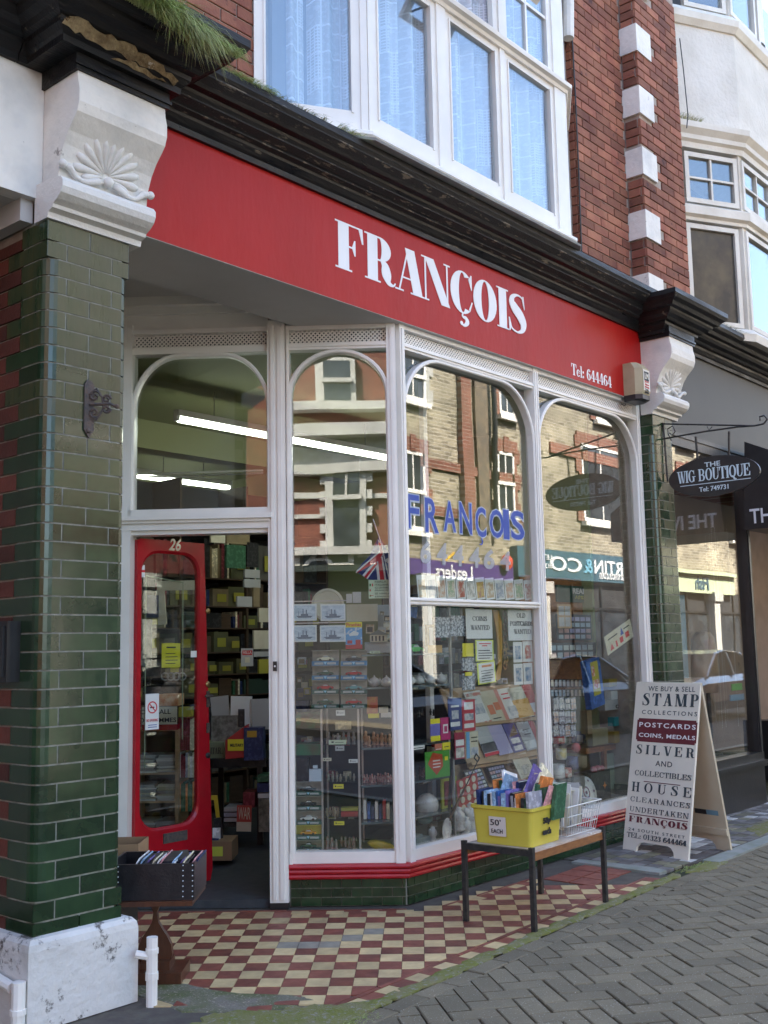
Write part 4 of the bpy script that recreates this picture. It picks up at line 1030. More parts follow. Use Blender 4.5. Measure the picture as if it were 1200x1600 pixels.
# weeds growing on ledges: thin tapering blades
def tuft(name, pts, n, ln_, m, seed, droop=.9, label=None, spread=.03):
    rnd = random.Random(seed); b = B()
    for k in range(n):
        i = rnd.randrange(len(pts)-1); t = rnd.random(); p = Vector(pts[i]).lerp(Vector(pts[i+1]), t)
        p += Vector((rnd.uniform(-spread, spread), rnd.uniform(-spread, spread)*.6, 0))
        L = ln_*rnd.uniform(.35, 1.15); a = rnd.uniform(0, 6.28); lean = Vector((math.cos(a)*.5, -abs(math.sin(a))*.7-.15, 0)); w_ = rnd.uniform(.0011, .0024)
        q = Vector((-math.sin(a), math.cos(a), 0))*w_
        pos = p.copy(); v = Vector((lean.x*.4, lean.y*.5, 1.0)); seg = 4; vs = []
        for s_ in range(seg+1):
            f = 1-s_/seg*.85
            vs += [tuple(pos-q*f), tuple(pos+q*f)]
            v = (v+Vector((lean.x*.25, lean.y*.30, -droop*rnd.uniform(.5, 1.2)))).normalized(); pos = pos+v*(L/seg)
        b.add(vs, [(2*i, 2*i+1, 2*i+3, 2*i+2) for i in range(seg)])
    return single(name, b, m, label, None, kind='stuff')
def pl_(x, y, yy=-.44): return tuple(px(x, y, 1, yy))
tuft('grass', [pl_(150,-40), pl_(200,-4), pl_(262,30)], 1300, .22, GRASS, 1, .7, spread=.045)
tuft('grass', [pl_(232,14), pl_(280,45), pl_(310,62)], 900, .20, GRASS, 2, .95, spread=.04)
tuft('grass', [pl_(270,42), pl_(320,70)], 500, .24, GRASSY, 3, 1.15, spread=.035)
tuft('grass', [pl_(315,60), pl_(368,88)], 420, .11, GRASS, 31, .9, spread=.03)
tuft('grass', [(3.12,-.12,4.27),(3.60,-.14,4.27)], 700, .10, GRASS, 4, .75, spread=.02)
tuft('grass', [(3.60,-.14,4.27),(4.0,-.15,4.27)], 170, .07, GRASSY, 5, .7, spread=.02)
tuft('grass', [(4.08,-.15,4.27),(4.34,-.15,4.27)], 170, .09, GRASS, 6, .7, spread=.02)
tuft('grass', [(4.5,-.16,4.27),(6.2,-.16,4.27)], 90, .045, GRASSY, 15, .7, spread=.02)
tuft('grass', [(8.95,.14,zcap1+.04),(9.22,.0,zcap1+.04)], 220, .08, GRASSY, 7, .3)
tuft('grass', [(8.9,-.10,4.27),(9.7,-.14,4.27)], 300, .09, GRASSY, 8, .6)
tuft('grass', [(6.6,-.68,.0),(6.95,-.70,.0)], 200, .035, GRASS, 9, .4, spread=.05)
tuft('grass', [(3.0,-.95,.0),(3.35,-.95,.0)], 160, .03, GRASS, 10, .4, spread=.06)
# ---- shop on the left: only its fascia and the return of its cornice show
lf = thing('left_shop_building', 'white fascia and black cornice of the neighbouring shop at the left edge', 'building', (0, .1, 0))
b = B(); b.box((-6, .0805, 3.411), (2.438, .16, 4.05)); part('fascia_board', b, WHITE2, lf)
b = B(); b.box((-6, .16, 3.412), (2.42, 2.2, 3.55)); part('soffit', b, SOFF, lf)
b = B(); b.box((2.36, .12, 3.31), (2.42, 2.0, 3.412)); part('cove', b, SOFF, lf)
part('cornice', sweep(CP, [(-6, .08), (2.295, .08)]), BLACK, lf)
b = B(); b.box((-6, 1.9, -.02), (2.40, 2.1, 3.42)); b.box((-8, .3, 3.42), (2.44, 2, 4.3)); part('wall', b, MORTD, lf)
# ================================================================== across the street
def opx(x, y, Y): P = px(x, y, 1, .29-Y); return -P.x, P.z
YO = -9.0
opp = thing('opposite_building', 'buff brick building with red brick bands and shop signs, seen mirrored in the shop windows', 'building', (22, YO-2, 0))
FO = frame((0, YO, 0), (-1,0,0), (0,0,1))
def U(x, y): return opx(x, y, YO)
b = B(); b.box((6.5, YO-8, -.1), (46, YO-.02, 8.9)); 
W[opp]
part('wall', b, BUFF, opp)
b = B(); b.box((6.3, YO-8, 8.9), (46.2, YO+.12, 9.1)); part('parapet', b, STUC, opp)
def obox(x0, y0, x1, y1, z0, z1, m, nm):
    u0, v1 = U(x0, (y0+y1)/2)[0], U((x0+x1)/2, y0)[1]; u1, v0 = U(x1, (y0+y1)/2)[0], U((x0+x1)/2, y1)[1]
    b = B(FO); b.box((u0, v0, z0), (u1, v1, z1)); return part(nm, b, m, opp)
def band(x0, y0, x1, y1, th, m, z1=.03, nm='brick_band'):
    u0, v0 = U(x0, y0); u1, _ = U(x1, y1); b = B(FO); b.box((u0, v0-th/2, -.02), (u1, v0+th/2, z1)); return part(nm, b, m, opp)
def owin(uc, vc, w_, h_, arch=False, surround=ORED, nm='window', curtains=False, rows=2):
    b = B(FO); fw = .07
    b.box((uc-w_/2, vc-h_/2, -.04), (uc-w_/2+fw, vc+h_/2, .03)); b.box((uc+w_/2-fw, vc-h_/2, -.04), (uc+w_/2, vc+h_/2, .03)); b.box((uc-w_/2, vc-h_/2, -.04), (uc+w_/2, vc-h_/2+.1, .04)); b.box((uc-w_/2, vc+h_/2-fw, -.04), (uc+w_/2, vc+h_/2, .03)); b.box((uc-w_/2, vc-.04, -.03), (uc+w_/2, vc+.04, .05))
    b.box((uc-.02, vc-h_/2, -.03), (uc+.02, vc+h_/2, .02)); b.box((uc-w_/2-.08, vc-h_/2-.10, 0), (uc+w_/2+.08, vc-h_/2, .12))
    f = part(nm, b, WHITE, opp)
    b = B(FO); b.box((uc-w_/2+.03, vc-h_/2+.05, -.03), (uc+w_/2-.03, vc+h_/2-.03, .006)); part('pane', b, GLASSW, f)
    if surround:
        b = B(FO)
        for k in range(int(h_/.3)+1):
            e = .12 if k % 2 else .24; v = vc-h_/2+k*.3
            b.box((uc-w_/2-e, v, -.01), (uc-w_/2, min(v+.3, vc+h_/2+.2), .02)); b.box((uc+w_/2, v, -.01), (uc+w_/2+e, min(v+.3, vc+h_/2+.2), .02))
        b.box((uc-w_/2-.15, vc+h_/2, -.01), (uc+w_/2+.15, vc+h_/2+.28, .028)); b.box((uc-.1, vc+h_/2, .028), (uc+.1, vc+h_/2+.34, .05))
        part('window_surround', b, surround, f)
GLASSW = mat('dark_window_glass', (.02,.024,.03), (.05,.06,.07), s=2, rough=.08)
CURT = mat('pale_curtain', (.5,.5,.5), rough=.7)
def owpx(x0, y0, x1, y1, **k):
    u0, _ = U(x0, (y0+y1)/2); u1, _ = U(x1, (y0+y1)/2); _, v1 = U((x0+x1)/2, y0); _, v0 = U((x0+x1)/2, y1)
    owin((u0+u1)/2, (v0+v1)/2, abs(u1-u0), v1-v0, **k)
owpx(628, 705, 668, 830); owpx(628, 545, 668, 625, surround=STUC); owpx(781, 706, 806, 805)
owpx(912, 700, 972, 818, surround=ORED); owpx(781, 570, 806, 650)
for X in (11.5, 28.2, 31.5, 34.8): owin(-X, 5.35, 1.1, 1.7); owin(-X, 7.6, 1.1, 1.3)
owin(-24.2, 7.7, 1.3, 1.3); owin(-8.5, 5.35, 1.1, 1.7)
band(660, 720, 835, 742, .20, ORED); band(660, 795, 835, 800, .20, ORED); 
u0, _ = U(722, 700); u1, _ = U(737, 700); b = B(FO); b.box((u0, 3.9, -.02), (u1, 8.9, .10)); part('brick_pier', b, ORED, opp)
u0, _ = U(746, 700); u1, _ = U(764, 700); b = B(FO); b.box((u0, 3.9, -.02), (u1, 8.9, .05)); part('brick_pier', b, mat('sooty_brick', (.10,.085,.07), (.20,.15,.10), s=8, rough=.9), opp)
b = B(); u0, _ = U(771, 700); b.tube([(-u0, YO+.10, 3.8), (-u0, YO+.10, 8.8)], .06, 8); part('downpipe', b, BLACKP, opp)
u0, _ = U(880, 700); b = B(FO); b.box((-28.6, 5.95, -.02), (u0+.5, 6.2, .03)); part('brick_band', b, ORED, opp)
# signs: purple board, teal board with white letters
_, v1 = U(700, 878); _, v0 = U(700, 902); ua_, _ = U(560, 890); ub_, _ = U(797, 890); b = B(FO); b.box((ua_, v0, 0), (ub_, v1, .14)); sg = part('purple_signboard', b, PURP, opp)
YEL = mat('sign_yellow', (.75,.45,.03), rough=.4)
uu, vv = U(705, 893)
b = sans('Leaders', .42, .004, ext=.005); part('lettering', onf(FO @ Matrix.Translation((uu, vv-.16, .15)), b), LETW, sg)
b = B(FO @ Matrix.Translation((uu, vv+.20, .15))); b.ext([(-.35,0),(0,.2),(.35,0),(.28,0),(0,.15),(-.28,0)], 0, .01); part('roof_logo', b, YEL, sg)
us, vt = U(801, 857); ue, _ = U(985, 880); vb = U(900, 908)[1]; 
b = B(FO); b.box((us, vb, 0), (ue-.4, vt+.05, .18)); sg = part('teal_signboard', b, TEAL, opp)
ul, vl = U(853, 884); ur, vr = U(990, 884)
LB = mat('sign_pale_blue', (.16,.38,.52), rough=.4)
bt = sans('MARTIN', .40, .008, ext=.01); wdt = abs(ul-ur)
xs_ = [p.x for p in bt.v]; 
cap_h = vl-U(853, 868)[1]
hgt = .36
t = fit(sans('MARTIN', 1, .012, ext=.01), ur-.15, ur-.15+(wdt*.58), 0, .34); part('lettering', onf(FO @ Matrix.Translation((0, 3.16, .19)), t), LETW, sg)
t = fit(sans('&', 1, .012, ext=.01), ur-.15+wdt*.60, ur-.15+wdt*.69, 0, .34); part('lettering', onf(FO @ Matrix.Translation((0, 3.16, .19)), t), LB, sg)
t = fit(sans('CO', 1, .012, ext=.01), ur-.15+wdt*.71, ul+.05, 0, .34); part('lettering', onf(FO @ Matrix.Translation((0, 3.16, .19)), t), LETW, sg)
t = fit(sans('martinco.com', 1, .008, ext=.01), ur+.6, ur+2.0, 0, .2); part('lettering', onf(FO @ Matrix.Translation((0, vb+.07, .19)), t), LETW, sg)
t = fit(sans('LETTINGS', 1, .01, ext=.01), U(800,0)[0]*0+us-1.0-.35, us-.25, 0, .12); part('lettering', onf(FO @ Matrix.Translation((0, 3.4, .19)), t), LETW, sg)
t = fit(sans('01323 749911', 1, .01, ext=.01), us-1.35, us-.25, 0, .11); part('lettering', onf(FO @ Matrix.Translation((0, 3.2, .19)), t), LETW, sg)
b = B(FO); b.lathe([(.17,0),(.15,.08),(0,.12)], 14, (us+.45, vt-.35, .18)); part('alarm_bell', b, mat('orange_red', (.6,.06,.02), rough=.4), sg)
# shopfronts below
b = B(FO)
for X in (8, 12.2, 16.4, 20.6, 24.9, 29.2, 33.5): b.box((-X-.2, 0, 0), (-X+.2, 2.9, .22)); b.box((-X-.27, 2.65, 0), (-X+.27, 2.9, .28)); b.box((-X-.27, 0, 0), (-X+.27, .35, .28))
part('shopfront_pilaster', b, STUC, opp, kind='stuff')
for X in (10.1, 14.3, 18.5, 22.75, 27.05, 31.35):
    b = B(FO); b.box((-X-1.85, .5, -.01), (-X+1.85, 2.9, .02)); f = part('shopfront', b, DKIN, opp)
    b = B(FO); b.box((-X-1.85, 0, 0), (-X+1.85, .5, .12)); b.box((-X-1.85, 2.3, .02), (-X+1.85, 2.36, .08)); b.box((-X-.6, .5, .02), (-X-.54, 2.9, .08)); b.box((-X+.7, .5, .02), (-X+.76, 2.9, .08)); part('shopfront_frame', b, BLACKP, f)
    b = B(FO); b.box((-X-1.85, .5, .03), (-X+1.85, 2.3, .036)); part('pane', b, GLASSW, f)
b = B(FO); b.box((-30.5, 2.85, 0), (-25.3, 3.35, .2)); b.box((-30.5, 3.35, 0), (-25.3, 3.45, .32)); part('cream_fascia', b, mat('cream_green_fascia', (.46,.52,.34), rough=.5), opp)
t = sans('Fish', .5, .01, ext=.01); part('lettering', onf(FO @ Matrix.Translation((-28.4, 2.95, .21)), t), TEAL, opp)
b = B(FO); b.box((-15.6, 2.92, 0), (-6.6, 3.5, .16)); part('fascia', b, mat('oxblood_fascia', (.10,.02,.02), rough=.4), opp)
# ---- red brick corner building farther back, mirrored in the slanted window
DR = 24.0
cor = thing('corner_building', 'red brick corner building with white stone dressings, seen mirrored in the slanted window', 'building', (C0.x+NS.x*DR, C0.y+NS.y*DR, 0))
FR_ = frame((C0.x+NS.x*DR, C0.y+NS.y*DR, 0), (-DS.x, -DS.y, 0), (0,0,1))      # local z would point away from the window; use depth negative
FRm = frame((C0.x+NS.x*DR, C0.y+NS.y*DR, 0), (DS.x, DS.y, 0), (0,0,1))          # faces the window, x runs the other way
FV = frame((C0.x-NS.x*DR, C0.y-NS.y*DR, 0), (-DS.x, -DS.y, 0), (0,0,1))
def CU_(x, y): u_, v_ = uv(FV, x, y); return -u_, v_
ex_ = FRm.col[2].xyz
def cbox(x0, y0, x1, y1, z0, z1, m, nm, par=None):
    u0, v1 = CU_(x0, y0); u1, v0 = CU_(x1, y1); b = B(FRm); b.box((u0, v0, z0), (u1, v1, z1)); return part(nm, b, m, par or cor)
b = B(); fr0 = CU_(530, 700)
bb = B(FRm); bb.box((fr0[0]-9, 0, -8), (fr0[0]+9, 15, -.0))
# object-space brick pattern needs the wall's own axes
wl = part('wall', bb, mat('corner_red_brick', (.21,.075,.048), (.13,.05,.036), s=3, rough=.9, bump=.4, bs=30), cor)
cbox(440, 688, 625, 724, 0, .35, mat('carved_frieze', (.62,.60,.52), (.36,.34,.28), s=5, rough=.9, bump=1, bs=8), 'frieze')
cbox(440, 672, 625, 686, 0, .9, STUC, 'stone_cornice'); cbox(440, 724, 625, 738, 0, .4, STUC, 'stone_band'); cbox(440, 634, 625, 642, 0, .5, STUC, 'stone_band')
cbox(440, 770, 508, 778, 0, .12, STUC, 'stone_band'); cbox(572, 772, 625, 778, 0, .12, STUC, 'stone_band'); cbox(440, 805, 508, 810, 0, .12, STUC, 'stone_band')
cbox(508, 738, 574, 862, 0, .25, STUC, 'window_surround'); cbox(521, 740, 563, 856, .25, .28, GLASSW, 'pane'); cbox(519, 776, 566, 782, .28, .45, STUC, 'window_rail'); cbox(540, 740, 544, 776, .28, .33, STUC, 'glazing_bar')
for k in range(5): cbox(500, 742+k*26, 582, 754+k*26, 0, .22, STUC, 'quoin')
cbox(492, 560, 556, 634, 0, .25, STUC, 'window_surround'); cbox(505, 566, 547, 628, .25, .28, GLASSW, 'pane'); cbox(503, 596, 550, 601, .28, .45, STUC, 'window_rail')
cbox(440, 860, 625, 868, 0, .9, STUC, 'shop_cornice'); cbox(440, 868, 625, 893, 0, .7, mat('dark_green_fascia', (.03,.04,.035), rough=.4), 'fascia'); cbox(440, 893, 625, 1100, 0, .3, DKIN, 'shopfront')
u0, v0 = CU_(590, 890); t = fit(sans('FLAIR', 1, .01, ext=.01), u0, u0+3.2, 0, .45); part('lettering', onf(FRm @ Matrix.Translation((0, v0+.1, .71)), t), CREAM, cor)
for s_ in (-1, 1):
    b = B(FRm); b.box((fr0[0]+s_*4-.7, 6.5, 0), (fr0[0]+s_*4+.7, 8.8, .1)); part('window_surround', b, STUC, cor)
# low row closing the street to the far left
b = B(); b.box((-60, YO-7, -.1), (-24, YO-.5, 8)); b.box((-60, .1, 0), (-6.05, 8, 9.3)); single('terrace_building', b, BUFF, 'plain buff brick terrace farther along the street', 'building')
b = B(); b.box((16.05, .08, -.1), (60, 8, 9.3)); single('terrace_building', b, ORED, 'red brick terrace beyond the wig shop', 'building')

# ---- parked cars by the far kerb, seen only as reflections
def car(X, Y, m, label, heading=0):
    t = thing('parked_car', label, 'car', (X, Y, -.13), heading, group='cars parked along the far kerb'); Wm = W[t]
    pr = [(-2.05,.42,.80),(-2.0,.78,.86),(-1.25,.90,.88),(1.45,.92,.88),(2.0,.80,.86),(2.1,.45,.80)]
    b = B(Wm); rings = []
    for x, top, hw in pr: rings.append([(x,-hw*.92,.22),(x,-hw,.40),(x,-hw*.97,top*.86),(x,-hw*.86,top),(x,hw*.86,top),(x,hw*.97,top*.86),(x,hw,.40),(x,hw*.92,.22)])
    b.loft(rings); bd = part('body', b, m, t, smooth=False)
    b = B(Wm); cab = [(-1.15,.89,.80,.78),(-.45,1.36,.62,.66),(.1,1.43,.60,.64),(.9,1.38,.60,.64),(1.75,.90,.76,.74)]
    b.loft([[(x,-w1,.885),(x*.93,-w2*.98,z),(x*.93,w2*.98,z),(x,w1,.885)] for x, z, w1, w2 in cab]); part('window_glass', b, GLASSW, t)
    b = B(Wm); b.loft([[(x*.93,-w2*.98,z-.01),(x*.93,-w2*.9,z+.02),(x*.93,w2*.9,z+.02),(x*.93,w2*.98,z-.01)] for x, z, w1, w2 in cab[1:4]]); part('roof', b, m, t)
    for s_ in (-1, 1):
        b = B(Wm)
        for (x0, z0, x1, z1) in ((-1.12,.9,-.45,1.35),(1.72,.9,.86,1.37),(.15,.9,.12,1.40)): b.tube([(x0,s_*.80,z0),(x1*.95,s_*.635,z1)], .03, 6)
        part('pillar', b, m, t, kind='stuff')
        for x in (-1.3, 1.3):
            b = B(Wm @ Matrix.Translation((x, s_*.80, .31)) @ Matrix.Rotation(R(90), 4, 'X')); b.lathe([(.31,-.09),(.31,.09),(.2,.095),(.19,.06),(0,.06)] if s_ < 0 else [(0,-.06),(.19,-.06),(.2,-.095),(.31,-.09),(.31,.09)], 18); wl_ = part('wheel', b, BLACKP, t)
        b = B(Wm); b.box((-2.06 if s_ < 0 else -2.06, s_*.72-.13, .60), (-1.98, s_*.72+.13, .74)); part('headlight', b, GLASSO, t)
        b = B(Wm); b.box((2.0, s_*.72-.1, .60), (2.09, s_*.72+.1, .76)); part('tail_light', b, REDLAMP, t)
REDLAMP = mat('tail_lamp_red', (.3,.01,.01), rough=.2)
CD = mat('dark_car_paint', (.012,.014,.02), rough=.12, coat=.6); CS = mat('silver_car_paint', (.40,.42,.44), rough=.2, metal=.6, coat=.4)
car(11.2, -6.3, CD, 'dark parked car mirrored low in the middle shop window'); car(16.6, -6.3, CD, 'dark parked car mirrored in the right shop window'); car(22.3, -6.3, CS, 'silver parked car mirrored in the wig shop window')
# ================================================================== the open red door
P1 = px(329, 852, 2, 2.135)                       # free edge, top
H = Vector(SP(1.595, -.06)); fr_ = Vector((P1.x, P1.y)); dd = (fr_-H); DW = dd.length; dd.normalize()
FD = frame((H.x, H.y, 0), (dd.x, dd.y, 0), (0,0,1))    # faces the street
def rrect(a, b_, c, d, r, n=6):
    L = []
    for (cx, cy, s0) in ((c-r, d-r, 0), (a+r, d-r, 90), (a+r, b_+r, 180), (c-r, b_+r, 270)):
        for k in range(n+1): t = R(s0+90*k/n); L.append((cx+r*math.cos(t), cy+r*math.sin(t)))
    return L
def ringpanel(b, a, v0, c, v1, inn, z0, z1, bev=.01):
    cx, cy = (a+c)/2, sum(p[1] for p in inn)/len(inn); O = []
    for p in inn:
        # push the point out to the rectangle
        dx, dy = p[0]-cx, p[1]-(v0+v1)/2; k = min(((c-a)/2)/abs(dx) if dx else 1e9, ((v1-v0)/2)/abs(dy) if dy else 1e9)
        O.append((cx+dx*k, (v0+v1)/2+dy*k))
    I2 = [(cx+(p[0]-cx)*(1+bev/.3), cy+(p[1]-cy)*(1+bev/.6)) for p in inn]
    rings = [[(p[0], p[1], z0) for p in O], [(p[0], p[1], z1) for p in O], [(p[0], p[1], z1) for p in I2], [(p[0], p[1], z1-bev) for p in inn], [(p[0], p[1], z0) for p in inn]]
    n = len(inn); vs = [q for r in rings for q in r]; fs = []
    for i in range(5):
        for j in range(n): fs.append((i*n+j, i*n+(j+1) % n, ((i+1) % 5)*n+(j+1) % n, ((i+1) % 5)*n+j))
    return b.add(vs, fs)
def du(x, y): return uv(FD, x, y)
gu0 = du(219, 1000)[0]; gu1 = du(307, 1000)[0]; gv1 = du(262, 866)[1]; gv0 = du(262, 1290)[1]
b = B(FD); ringpanel(b, 0, .05, DW, 2.14, rrect(gu0, gv0, gu1, gv1, .12), -.02, .022, .012)
door = part('door', b, RED, shop, 'open red door with a tall round cornered glass panel')
b = B(FD); b.box((gu0-.01, gv0-.01, -.003), (gu1+.01, gv1+.01, .003)); part('pane', b, GLASSD, door)
hv0 = du(270, 861)[1]; hu = du(260, 855)[0]; hu2 = du(279, 855)[0]
t = fit(sans('26', 1, .02, shear=.25), hu, hu2, 0, .075); part('house_number', onf(FD @ Matrix.Translation((0, hv0, .023)), t), mat('brushed_metal', (.5,.5,.48), rough=.35, metal=.9), door)
lu0, lv0 = du(251, 1318); lu1, lv1 = du(288, 1296)
b = B(FD); b.box((lu0, lv0, .022), (lu1, lv1, .030)); b.box((lu0+.015, lv0+.015, .030), (lu1-.015, lv1-.015, .034)); part('letterbox', b, IRON2, door)
BRASS = mat('aged_brass', (.42,.30,.12), (.22,.15,.07), s=40, rough=.35, metal=.9)
for yy in (955, 1069, 1180):
    uu_, vv_ = du(321, yy); b = B(FD @ Matrix.Translation((uu_, vv_, .022))); b.lathe([(.018,0),(.018,.006),(.010,.010),(0,.012)], 12); part('lock', b, BRASS if yy != 1180 else IRON, door)
uu_, vv_ = du(321, 1092); b = B(FD); b.box((uu_-.012, vv_-.05, .022), (uu_+.012, vv_+.05, .028)); b.tube([(uu_, vv_+.02, .028), (uu_, vv_+.02, .07), (uu_-.06, vv_+.02, .072)], .008, 6); uu_, vv_ = du(321, 1137); b.box((uu_-.012, vv_-.03, .022), (uu_+.012, vv_+.03, .03)); part('handle', b, IRON2, door)
STRIP = mat('pale_green_strip', (.30,.34,.22), rough=.5)
b = B(FD); L = [(gu0+.05, gv0+.35), (gu0+.05, gv1-.14), (gu1-.10, gv1-.17), (gu1-.10, gv0+.5)]
for a, c in zip(L, L[1:]): b.tube([(a[0], a[1], -.012), (c[0], c[1], -.012)], .004, 4)
part('alarm_tape', b, STRIP, door)
def note(F, x0, y0, x1, y1, m, label, cat='notice', z=.004, th=.002, nm='notice', tilt=0, marks=None, group=None):
    """thin sheet whose corners stand at the given photo pixels on plane F; marks: (material, [(u0,v0,u1,v1) in 0..1])"""
    u0, v0, u1, v1 = rc(F, x0, y0, x1, y1); 
    M = F @ Matrix.Translation(((u0+u1)/2, (v0+v1)/2, z)) @ Matrix.Rotation(tilt, 4, 'Z'); w_, h_ = u1-u0, v1-v0
    b = B(M); b.box((-w_/2, -h_/2, 0), (w_/2, h_/2, th))
    if marks is None: return single(nm, b, m, label, cat, group), M, w_, h_
    root = thing(nm, label, cat, M.col[3].xyz, group=group); part('sheet', b, m, root)
    for i, (mm, rs) in enumerate(marks):
        b = B(M)
        for r_ in rs:
            if not isinstance(r_[0], tuple): b.box((-w_/2+r_[0]*w_, -h_/2+r_[1]*h_, th), (-w_/2+r_[2]*w_, -h_/2+r_[3]*h_, th+.0006*(i+1)))
            else: b.ext([(-w_/2+p[0]*w_, -h_/2+p[1]*h_) for p in r_], th, th+.0006*(i+1))
        part('print', b, mm, root)
    return root, M, w_, h_
def lett(root, M, s, w_, h_, u0, v0, u1, v1, m, th=.0035, fat=0, ser=False, sp=0, T=.2, t=.07):
    q = serif(s, 1, sp, T=T, t=t, ext=.0006) if ser else sans(s, 1, fat, ext=.0006)
    fit(q, -w_/2+u0*w_, -w_/2+u1*w_, -h_/2+v0*h_, -h_/2+v1*h_); part('lettering', onf(M @ Matrix.Translation((0, 0, th)), q), m, root)
INK = mat('black_ink', (.02,.02,.022), rough=.6); INKR = mat('red_ink', (.55,.02,.03), rough=.6); INKB = mat('blue_ink', (.02,.06,.30), rough=.6); INKG = mat('green_ink', (.02,.22,.06), rough=.6)
PAPER = mat('white_paper', (.72,.72,.68), (.66,.66,.62), s=8, rough=.7); PAPY = mat('yellow_paper', (.72,.62,.03), rough=.7); PAPL = mat('lime_card', (.62,.68,.08), rough=.7); PAPC = mat('cream_paper', (.62,.58,.44), (.55,.5,.36), s=8, rough=.75); PAPG = mat('grey_paper', (.40,.40,.38), rough=.7); PAPGR = mat('pale_green_paper', (.55,.62,.42), rough=.7)
lines = lambda n, a=.15, c=.85, lo=.1, hi=.9, th=.035: [(a, lo+(hi-lo)*i/n, c-(.12 if i % 3 == 0 else 0), lo+(hi-lo)*i/n+th) for i in range(n)]
note(FD, 254, 1005, 283, 1043, PAPY, 'yellow opening times notice stuck inside the red door', z=-.010, marks=[(INK, [(.25,.80,.75,.86)]+lines(4, .2, .85, .15, .7, .03))])
note(FD, 297, 1017, 306, 1027, PAPER, 'small square white sticker at the right edge of the door glass', 'sticker', z=.006)
rt, M_, w_, h_ = note(FD, 226, 1084, 247, 1140, PAPER, 'no smoking sign with red ring on the door glass', 'sign', z=.006, nm='no_smoking_sign', marks=[(INKB, [(.2,.06,.85,.08),(.2,.12,.85,.14)])])
b = B(M_ @ Matrix.Translation((0, .12*h_, .003)))
n = 20; r1, r2 = w_*.36, w_*.29; 
b.loft([[(r_*math.cos(k*2*math.pi/n), r_*math.sin(k*2*math.pi/n), z_) for k in range(n)] for r_, z_ in ((r1,0),(r1,.001),(r2,.001),(r2,0))], cap=False)
b.ext([(-r2*.75,r2*.6),(-r2*.6,r2*.75),(r2*.75,-r2*.6),(r2*.6,-r2*.75)], 0, .001); part('red_ring', b, INKR, rt)
b = B(M_ @ Matrix.Translation((0, .12*h_, .003))); b.box((-r2*.6,-.004,0),(r2*.5,.004,.0007)); part('cigarette', b, INK, rt)
lett(rt, M_, 'NO SMOKING', w_, h_, .08, .22, .92, .30, INKR)
note(FD, 219, 883, 225, 902, PAPER, 'small white and red card sticker at the top left of the door glass', 'sticker', z=.006, marks=[(INKR, [(0,.4,1,.6)])])
# ================================================================== things fixed to the front
# wrought iron bracket on the near pilaster
Fp = frame((0, -.001, 0), (1,0,0), (0,0,1))
t = thing('iron_bracket', 'rusty wrought iron scroll bracket bolted to the near green pilaster', 'bracket', px(140, 640, 1, 0))
u0, v0, u1, v1 = rc(Fp, 131, 595, 145, 683); b = B(Fp)
um = (u0+u1)/2; hw = .024; b.ext([(um-hw, v0+.03), (um, v0-.005), (um+hw, v0+.03), (um+hw, v1-.02), (um+.012, v1), (um-.012, v1), (um-hw, v1-.02)], 0, .008); 
part('back_plate', b, IRON2, t)
def scroll(c, r, turns, a0, plane, n=16, sg=1):
    pts = []
    for i in range(n+1):
        f = i/n; a = a0+sg*turns*2*math.pi*f; rr = r*(1-.78*f); pts.append((c[0]+rr*math.cos(a)*plane[0].x+rr*math.sin(a)*plane[1].x, c[1]+rr*math.cos(a)*plane[0].y+rr*math.sin(a)*plane[1].y, c[2]+rr*math.cos(a)*plane[0].z+rr*math.sin(a)*plane[1].z))
    return pts
b = B(); o = px(140, 632, 1, -.01); dz = Vector((0,0,1)); dy = Vector((.62,-.78,0)).normalized()
for s_, r_, zz_, off in ((1,.026,.036,.022),(-1,.026,-.036,.022),(1,.019,.022,.075),(-1,.019,-.022,.075)):
    b.tube(scroll(o+dy*off+dz*zz_, r_, 1.3, 0 if s_ > 0 else 0, (dy, dz), sg=s_), .006, 6)
b.tube([o+dz*.045, o+dy*.03+dz*.07, o+dy*.055+dz*.03, o+dy*.06], .005, 6); b.tube([o-dz*.045, o+dy*.03-dz*.07, o+dy*.055-dz*.03, o+dy*.06], .005, 6)
b.tube([o, o+dy*.09, o+dy*.115-dz*.012], .007, 6); b.ball(o+dy*.12-dz*.012, .011, 6)
part('scrollwork', b, IRON2, t); b = B(); P_ = px(138, 673, 1, -.01); b.ball(P_, .011, 6); part('bolt', b, IRON2, t)
# alarm box
P_ = px(1000, 598, 1, .0)
t = thing('alarm_box', 'tapered cream burglar alarm box at the right end of the red fascia', 'alarm box', (7.63, .08, 3.42))
AX0, AX1, AZ0, AZ1 = 7.62, 7.80, 3.36, 3.67
CRB = mat('yellowed_plastic', (.46,.40,.25), (.38,.32,.19), s=6, rough=.5)
yo = -.02
pl_ = [(AX0, .08), (AX0, .0+yo), (AX0+.03, -.05+yo), (AX1-.03, -.05+yo), (AX1, yo), (AX1, .08)]
b = B(); b.loft([[(AX0+.0+(p[0]-AX0)*k, .08+(p[1]-.08)*k2, z) for p in pl_] for k, k2, z in ((1, .95, AZ0+.05), (1, 1, AZ0+.07), (1, 1.0, AZ1-.05), (.96, .7, AZ1))]); part('cover', b, CRB, t)
b = B(); b.loft([[(p[0], .08+(p[1]-.08)*k2, z) for p in pl_] for k2, z in ((.75, AZ0), (.98, AZ0+.012), (.98, AZ0+.048))]); part('base', b, BLACKP, t)
Fa = frame((0, -.0535+yo, 0), (1,0,0), (0,0,1)); 
b = B(Fa); b.box((AX0+.04, AZ0+.08, 0), (AX1-.035, AZ1-.06, .002)); lb = part('label_plate', b, CREAM, t)
b = B(Fa); b.box((AX0+.055, AZ1-.15, .002), (AX1-.05, AZ1-.075, .003)); part('logo', b, INK, t)
